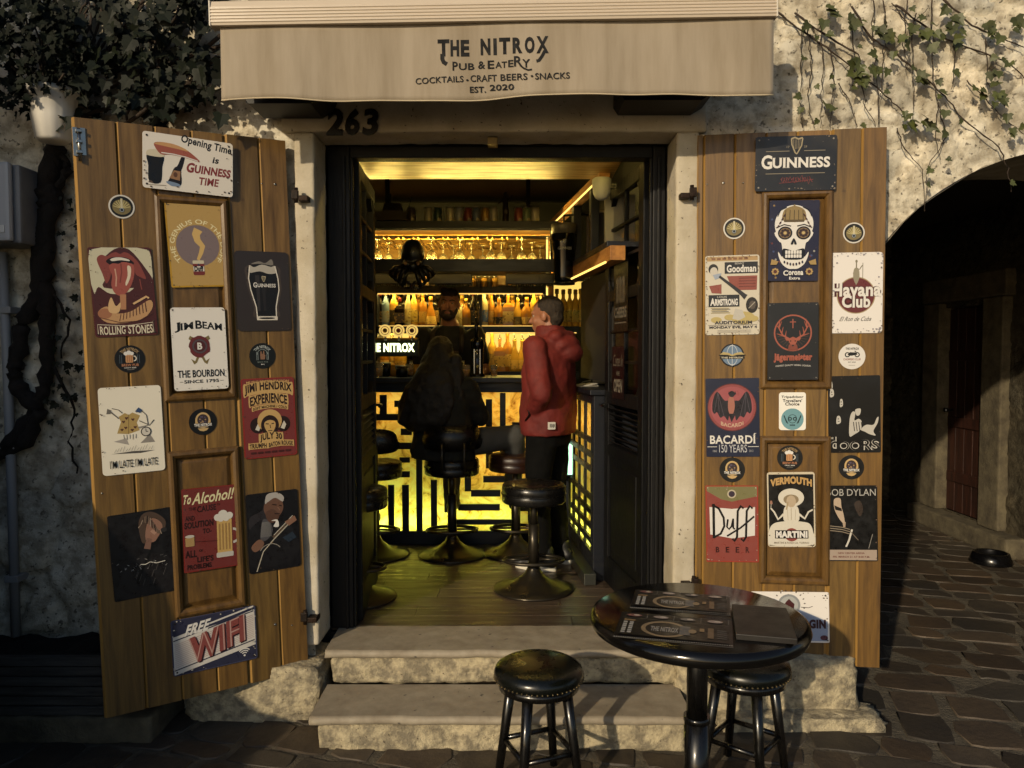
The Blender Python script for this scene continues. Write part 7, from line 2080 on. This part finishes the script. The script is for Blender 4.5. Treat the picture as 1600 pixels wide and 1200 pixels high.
def hand_prims(side=1, curl=.5):
    """wrist at the origin, fingers towards -Z, palm facing +Y, thumb on the side"""
    out = [('e', (0, 0, -.045), (.040, .014, .048)), ('c', (0, 0, .01), (0, 0, -.02), .024, .022)]
    for k, (x, L) in enumerate(((-.028, .070), (-.010, .080), (.009, .076), (.027, .060))):
        p = Vector((x*side, .0, -.085)); a = curl*(.5+.08*k)
        q = p + Vector((0, math.sin(a), -math.cos(a)))*L*.45; r = q + Vector((0, math.sin(a*2.2), -math.cos(a*2.2)))*L*.33; s = r + Vector((0, math.sin(a*3.2), -math.cos(a*3.2)))*L*.25
        out += [('c', p, q, .0092, .0085), ('c', q, r, .0085, .008), ('c', r, s, .008, .007)]
    t0 = Vector((-.034*side, .004, -.030)); t1 = t0 + Vector((-.024*side, .016, -.030)); t2 = t1 + Vector((-.006*side, .016, -.024))
    out += [('c', t0, t1, .012, .010), ('c', t1, t2, .010, .008)]
    return out
def frame_to(p, q, roll=0.0):
    """matrix whose -Z axis runs from p to q, origin at q"""
    z = (Vector(p)-Vector(q)).normalized(); x = Vector((0, 1, 0)).cross(z)
    if x.length < 1e-3: x = Vector((1, 0, 0))
    x.normalize(); y = z.cross(x)
    M = Matrix(((x.x, y.x, z.x, q[0]), (x.y, y.y, z.y, q[1]), (x.z, y.z, z.z, q[2]), (0, 0, 0, 1)))
    return M @ Matrix.Rotation(roll, 4, 'Z')
def loft(rings, seg=32, ex=2.4):
    mb = MB(); rows = []
    for (z, cx, cy, rx, ry) in rings:
        row = []
        for i in range(seg):
            a = 2*PI*i/seg; c, s = math.cos(a), math.sin(a)
            row.append(mb.v((cx + rx*math.copysign(abs(c)**(2/ex), c), cy + ry*math.copysign(abs(s)**(2/ex), s), z)))
        rows.append(row)
    for A, B in zip(rows, rows[1:]):
        for i in range(seg): mb.face([A[i], A[(i+1) % seg], B[(i+1) % seg], B[i]], smooth=True)
    mb.face(list(reversed(rows[0]))); mb.face(rows[-1])
    return mb
def garment(name, rings, prims, mat, parent, voxel=.010, smooth=5, folds=(.02, .12), ex=2.4):
    mb = loft(rings, ex=ex)
    for p in prims:
        if p[0] == 'c': mb.capsule(p[1], p[2], p[3], p[4])
        else: mb.ell(p[1], p[2], M=(p[3] if len(p) > 3 else None))
    o = mb.build(name, mat, parent, local=True, recalc=False)
    rm = o.modifiers.new('skin', 'REMESH'); rm.mode = 'VOXEL'; rm.voxel_size = voxel; rm.use_smooth_shade = True
    sm = o.modifiers.new('smooth', 'SMOOTH'); sm.factor = .5; sm.iterations = smooth
    tx = bpy.data.textures.new('folds', 'CLOUDS'); tx.noise_scale = folds[1]; tx.noise_depth = 3
    dm = o.modifiers.new('folds', 'DISPLACE'); dm.texture = tx; dm.strength = folds[0]; dm.mid_level = .5; dm.texture_coords = 'LOCAL'
    return o
def eyes(root, M, iris='#2a1a10'):
    for s in (-1, 1):
        c = M @ Vector((.030*s, .0675, .004))
        mb = MB(); mb.ell(c, .0095, seg=14, rings=9); ey_ = mb.build('eye', pm('eye white', '#8f877c', .35), root, local=True)
        c2 = M @ Vector((.030*s, .0725, .004)); mb = MB(); mb.ell(c2, .0062, seg=10, rings=7); mb.build('iris', pm('iris ' + iris, iris, .15), ey_, local=True)
def shoe(root, ankle, yaw, col, sole, L=.27):
    M = Matrix.Translation((ankle[0], ankle[1], 0)) @ Matrix.Rotation(yaw, 4, 'Z')
    o = blob('shoe', X4(M, [('c', (0, -.05, .055), (0, .03, .055), .042, .042), ('c', (0, .03, .045), (0, L-.12, .035), .042, .034), ('e', (0, L-.10, .032), (.046, .05, .028)), ('c', (0, -.03, .07), (0, -.02, .12), .040, .042)]), col, root, voxel=.007)
    mb = MB(); pts = [(.044*math.cos(a)*(1 if math.sin(a) < 0 else 1.08), .055 + (.135 if math.sin(a) > 0 else .135)*math.sin(a)) for a in [2*PI*i/28 for i in range(28)]]
    mb.prism(pts, 0.0, .026, M=M); mb.build('sole', sole, o, local=True)
    return o

# ---- man in the red jacket, standing with his back half turned
mp = P(857, 885, 4.75)
man = thing('person', 'man in a red hooded jacket and dark trousers standing at the bar', 'person', (mp.x, mp.y, FLOOR), R(60))
HM = Matrix.Translation((0, .02, 1.555)) @ Matrix.Rotation(R(10), 4, 'Z') @ Matrix.Rotation(R(-4), 4, 'X')
shl, ell_, wrl = (-.185, 0, 1.35), (-.25, -.08, 1.09), (-.13, .035, .96)
shr, elr, wrr = (.185, 0, 1.35), (.24, .01, 1.09), (.12, .06, .96)
legs = (((-.085, 0, .86), (-.095, .03, .47), (-.10, -.01, .09)), ((.085, 0, .86), (.10, .01, .47), (.11, -.02, .09)))
bp = X4(HM, head_prims()) + [('c', (0, -.01, 1.40), (0, 0, 1.0), .075, .10), ('e', (0, 0, 1.26), (.165, .10, .15)), ('e', (0, 0, 1.04), (.15, .10, .18)), ('e', (0, -.01, .90), (.155, .11, .11)), ('c', shl, ell_, .05, .042), ('c', ell_, wrl, .04, .028), ('c', shr, elr, .05, .042), ('c', elr, wrr, .04, .028)]
for h, k, an in legs: bp += [('c', h, k, .08, .055), ('c', k, an, .052, .036), ('c', an, (an[0], an[1]+.10, .05), .036, .03)]
bp += X4(frame_to(ell_, wrl), hand_prims(-1, .3)) + X4(frame_to(elr, wrr), hand_prims(1, .6))
blob('body', bp, m_skin, man, voxel=.007, smooth=4)
eyes(man, HM)
m_hairg = pm('short greying brown hair', '#1d1610', .85, col2='#30271e', scale=60, stretch=(1, 1, .4), bump=.6, bscale=120)
blob('hair', X4(HM, [('e', (0, -.026, .042), (.079, .092, .083)), ('e', (0, -.065, -.012), (.064, .046, .056)), ('e', (0, -.05, -.045), (.052, .04, .04))]), m_hairg, man, voxel=.006, rough=(.008, .02))
m_red = pm('red jacket fabric', '#661a14', .75, col2='#50130f', scale=7, bump=.25, bscale=120, bdist=.002)
jk_ = garment('jacket', [(.825, 0, .0, .195, .150), (.86, 0, 0, .205, .158), (.95, 0, 0, .205, .155), (1.08, 0, 0, .20, .148), (1.2, 0, 0, .205, .145), (1.32, 0, -.005, .20, .135), (1.385, 0, -.01, .165, .115), (1.43, 0, -.012, .10, .092), (1.475, 0, -.008, .082, .086), (1.495, 0, -.005, .078, .084)],
        [('c', shl, ell_, .078, .068), ('c', ell_, wrl, .066, .055), ('c', shr, elr, .078, .068), ('c', elr, wrr, .066, .060), ('e', (-.05, .105, .91), (.08, .06, .08)), ('e', (.05, .115, .91), (.08, .06, .08)), ('e', (0, -.125, 1.37), (.12, .065, .060)), ('e', (0, -.155, 1.33), (.09, .055, .055)), ('c', (-.09, -.09, 1.42), (.09, -.09, 1.42), .042, .042)], m_red, man, voxel=.009, smooth=4, folds=(.034, .15))
garment('trousers', [(.76, 0, 0, .165, .12), (.86, 0, 0, .17, .125), (.98, 0, 0, .16, .12)], [('c', l[0], l[1], .098, .078) for l in legs] + [('c', l[1], (l[2][0], l[2][1], .10), .076, .064) for l in legs], pm('dark trousers', '#0a0a09', .9, spec=.15, col2='#060606', scale=12), man, voxel=.010, folds=(.02, .1))
m_shoe = pm('black shoe', '#141414', .5); m_sole = pm('white shoe sole', '#c9c4b4', .6)
for l in legs: shoe(man, (l[2][0], l[2][1]-.01, 0), R(6 if l[2][0] < 0 else -8), m_shoe, m_sole)
# stitched white patch on the hem and the dark pocket zip
Mi = (Matrix.Translation((mp.x, mp.y, FLOOR)) @ Matrix.Rotation(R(60), 4, 'Z')).inverted()
a = math.radians(-142); ptc = Vector((.205*math.cos(a), .160*math.sin(a), .895))
mb = MB()
nrm = Vector((math.cos(a)*.8, math.sin(a), 0)).normalized(); tg = Vector((-nrm.y, nrm.x, 0))
MP_ = Matrix(((tg.x, 0, nrm.x, ptc.x), (tg.y, 0, nrm.y, ptc.y), (0, 1, 0, ptc.z), (0, 0, 0, 1)))
mb.box((-.022, -.022, .0), (.022, .022, .022), .003, M=MP_); mb.build('patch', ink('#c9c4b8', .7), jk_, local=True)
mb = MB()
for k, (x, y, w_, h_) in enumerate(((-.014, -.008, .004, .02), (-.006, -.010, .003, .022), (.0, -.008, .003, .018), (.006, -.011, .004, .022), (.013, -.006, .003, .016))): mb.box((x, y, .0222), (x+w_, y+h_, .0232), M=MP_)
mb.build('patch_print', ink('#2a2624', .7), jk_, local=True)
mb = MB(); mb.tube([(-.20, .055, .92), (-.214, .02, .96), (-.213, .035, 1.02)], .006, seg=6); mb.build('pocket_zip', m_blackm, jk_, local=True)

# ---- long-haired woman seated on the stool, seen from behind
wp = fl(694, 5.02)
wom = thing('person', 'long-haired woman in dark clothes sitting on a bar stool, back turned', 'person', wp, R(-16))
HW = Matrix.Translation((-.03, .045, 1.305)) @ Matrix.Rotation(R(-6), 4, 'Z') @ Matrix.Rotation(R(-6), 4, 'X')
lg = (((-.09, .02, .73), (-.10, .36, .72), (-.02, .20, .32)), ((.09, .02, .73), (.44, .14, .78), (.40, .26, .36)))
bp = X4(HW, head_prims()) + [('c', (0, 0, 1.14), (0, 0, .80), .07, .09), ('e', (0, 0, 1.03), (.145, .09, .13)), ('e', (0, 0, .76), (.16, .13, .11))]
for h, k, an in lg: bp += [('c', h, k, .082, .06), ('c', k, an, .055, .035), ('c', an, (an[0], an[1]+.12, an[2]-.03), .033, .027)]
AW = (((-.165, .0, 1.10), (-.21, .10, .90), (-.10, .30, 1.02)), ((.165, .0, 1.10), (.22, .10, .90), (.10, .30, 1.02)))
for s_, e_, w_ in AW: bp += [('c', s_, e_, .042, .036), ('c', e_, w_, .034, .025)]
bp += X4(frame_to(AW[0][1], AW[0][2]), hand_prims(-1, .6)) + X4(frame_to(AW[1][1], AW[1][2]), hand_prims(1, .6))
blob('body', bp, m_skin, wom, voxel=.008, smooth=4); eyes(wom, HW)
m_hairw = pm('long brown hair', '#1a140a', .55, col2='#0e0a05', scale=30, stretch=(6, 6, .6), bump=.5, bscale=40, bstretch=(8, 8, .6))
garment('hair', [(.82, -.10, -.12, .09, .04), (.88, -.10, -.125, .18, .055), (1.0, -.08, -.12, .195, .06), (1.10, -.06, -.105, .17, .068), (1.20, -.04, -.07, .125, .075), (1.28, -.03, -.01, .10, .095), (1.34, -.03, .015, .092, .095), (1.39, -.03, .02, .075, .078), (1.425, -.03, .02, .04, .045), (1.433, -.03, .02, .015, .02)], [('c', (-.10, -.02, 1.28), (-.22, -.06, .98), .045, .035), ('c', (.085, -.02, 1.28), (.13, -.06, 1.04), .045, .04)], m_hairw, wom, voxel=.009, folds=(.025, .06), ex=2.0)
m_coat = pm('dark olive coat', '#17170f', .85, col2='#0f0f0b', scale=9, bump=.3, bscale=90)
garment('coat', [(.64, 0, -.02, .215, .165), (.70, 0, -.02, .215, .165), (.80, 0, -.01, .195, .15), (.92, 0, 0, .18, .13), (1.04, 0, 0, .185, .125), (1.12, 0, 0, .17, .11), (1.17, 0, 0, .10, .085), (1.20, 0, .005, .07, .07)], [('c', s_, e_, .068, .058) for s_, e_, w_ in AW] + [('c', e_, w_, .056, .042) for s_, e_, w_ in AW], m_coat, wom, folds=(.03, .1))
garment('trousers', [(.655, 0, .03, .17, .13), (.74, 0, .03, .17, .13), (.80, 0, .02, .15, .12)], [('c', l[0], l[1], .098, .078) for l in lg] + [('c', l[1], l[2], .074, .052) for l in lg], pm('charcoal trousers', '#3a3a38', .8), wom, folds=(.02, .1))
for l in lg:
    an = Vector(l[2]); blob('boot', [('c', an + Vector((0, 0, .05)), an + Vector((0, .01, -.02)), .048, .042), ('c', an + Vector((0, .0, -.03)), an + Vector((0, .15, -.055)), .040, .030), ('c', an + Vector((0, -.03, -.03)), an + Vector((0, -.03, -.06)), .03, .026)], pm('black boot', '#0f0e0d', .4), wom, voxel=.008)

# ---- bearded bartender behind the counter, facing the camera
bpz = P(703, 500, 5.92)
brt = thing('person', 'bearded bartender in a black shirt and apron standing behind the bar', 'person', (bpz.x, bpz.y, FLOOR), PI + R(-6))
HB = Matrix.Translation((0, .03, 1.70)) @ Matrix.Rotation(R(4), 4, 'Z') @ Matrix.Rotation(R(-3), 4, 'X') @ Matrix.Rotation(R(-4), 4, 'Y')
AB = (((-.195, 0, 1.46), (-.275, .05, 1.19), (-.21, .28, 1.13)), ((.195, 0, 1.46), (.27, .05, 1.19), (.14, .28, 1.10)))
LB = (((-.09, 0, .92), (-.10, .01, .50), (-.11, -.01, .09)), ((.09, 0, .92), (.10, .01, .50), (.11, -.01, .09)))
bp = X4(HB, head_prims()) + [('c', (0, -.01, 1.53), (0, 0, 1.1), .075, .10), ('e', (0, 0, 1.36), (.165, .10, .16)), ('e', (0, 0, 1.10), (.145, .10, .2)), ('e', (0, 0, .96), (.155, .11, .11))]
for s_, e_, w_ in AB: bp += [('c', s_, e_, .05, .042), ('c', e_, w_, .040, .027)]
for h, k, an in LB: bp += [('c', h, k, .08, .055), ('c', k, an, .052, .036), ('c', an, (an[0], an[1]+.12, .05), .036, .03)]
bp += X4(frame_to(AB[0][1], AB[0][2]), hand_prims(-1, .9)) + X4(frame_to(AB[1][1], AB[1][2]), hand_prims(1, .9))
blob('body', bp, m_skin, brt, voxel=.007, smooth=3); eyes(brt, HB)
m_hairb = pm('dark brown hair', '#2a1a10', .7, col2='#1a100a', scale=50, bump=.6, bscale=110)
blob('hair', X4(HB, [('e', (0, -.030, .045), (.078, .092, .082)), ('e', (0, .040, .080), (.056, .042, .040)), ('e', (0, -.06, -.01), (.066, .05, .06)), ('c', (-.05, .05, .085), (.045, .06, .100), .022, .026)]), m_hairb, brt, voxel=.006, rough=(.012, .025))
blob('beard', X4(HB, [('c', (-.060, .028, -.045), (-.040, .062, -.088), .017, .022), ('c', (.060, .028, -.045), (.040, .062, -.088), .017, .022), ('e', (0, .066, -.098), (.044, .034, .030)), ('c', (-.028, .083, -.052), (.028, .083, -.052), .0085, .0085), ('c', (-.032, .080, -.055), (-.030, .072, -.085), .010, .014), ('c', (.032, .080, -.055), (.030, .072, -.085), .010, .014)]), m_hairb, brt, voxel=.005, rough=(.008, .015))
for s in (-1, 1):
    mb = MB(); mb.tube([HB @ Vector((s*.012, .089, .024)), HB @ Vector((s*.032, .089, .031)), HB @ Vector((s*.052, .074, .024))], [.004, .005, .0035], seg=6); mb.build('eyebrow', m_hairb, brt, local=True)
mb = MB(); mb.tube([HB @ Vector((-.020, .088, -.0635)), HB @ Vector((0, .0935, -.067)), HB @ Vector((.020, .088, -.0635))], [.002, .0045, .002], seg=8); mb.build('mouth', pm('lips', '#7d4238', .45), brt, local=True)
m_tee = pm('black cotton', '#0b0b0b', .85, col2='#121211', scale=14)
garment('shirt', [(.93, 0, 0, .175, .13), (1.05, 0, 0, .175, .128), (1.2, 0, 0, .185, .13), (1.34, 0, 0, .20, .128), (1.45, 0, -.005, .18, .112), (1.50, 0, -.01, .12, .09), (1.535, 0, -.005, .078, .076)], [('c', AB[0][0], Vector(AB[0][0]).lerp(Vector(AB[0][1]), .7), .074, .064), ('c', AB[1][0], Vector(AB[1][0]).lerp(Vector(AB[1][1]), .7), .074, .064)], m_tee, brt, folds=(.02, .1))
garment('trousers', [(.86, 0, 0, .165, .12), (.92, 0, 0, .17, .125), (1.0, 0, 0, .16, .12)], [('c', l[0], l[1], .095, .07) for l in LB] + [('c', l[1], (l[2][0], l[2][1], .10), .068, .058) for l in LB], pm('black trousers', '#0d0d0d', .8), brt)
m_apr = pm('brown leather apron', '#2a1c10', .6, col2='#1c120a', scale=8)
mb = MB(); n = 18; rows = []
for i in range(n+1):
    u = -1 + 2*i/n; rows.append([mb.v((u*(.15 if z > 1.2 else .19), .150 - .07*u*u*u*u - .05*abs(u)**2 + .004*math.sin(z*40), z)) for z in (.55, .75, .95, 1.1, 1.22, 1.34)])
for A_, B_ in zip(rows, rows[1:]):
    for j in range(5): mb.face([A_[j], B_[j], B_[j+1], A_[j+1]], smooth=True)
ap = mb.build('apron', m_apr, brt, local=True); so = ap.modifiers.new('cloth', 'SOLIDIFY'); so.thickness = .004
for s in (-1, 1):
    mb = MB(); pts = [(s*.11, .145, 1.33), (s*.115, .135, 1.40), (s*.11, .10, 1.49), (s*.095, .03, 1.535), (s*.09, -.05, 1.52)]
    rows = []
    for p in pts: rows.append([mb.v((p[0]-.016, p[1]+.004, p[2])), mb.v((p[0]+.016, p[1]+.004, p[2]))])
    for A_, B_ in zip(rows, rows[1:]): mb.face([A_[0], A_[1], B_[1], B_[0]], smooth=True)
    st = mb.build('apron_strap', m_apr, ap, local=True); so = st.modifiers.new('cloth', 'SOLIDIFY'); so.thickness = .004
for l in LB: shoe(brt, (l[2][0], l[2][1]-.01, 0), 0, m_shoe, m_shoe)
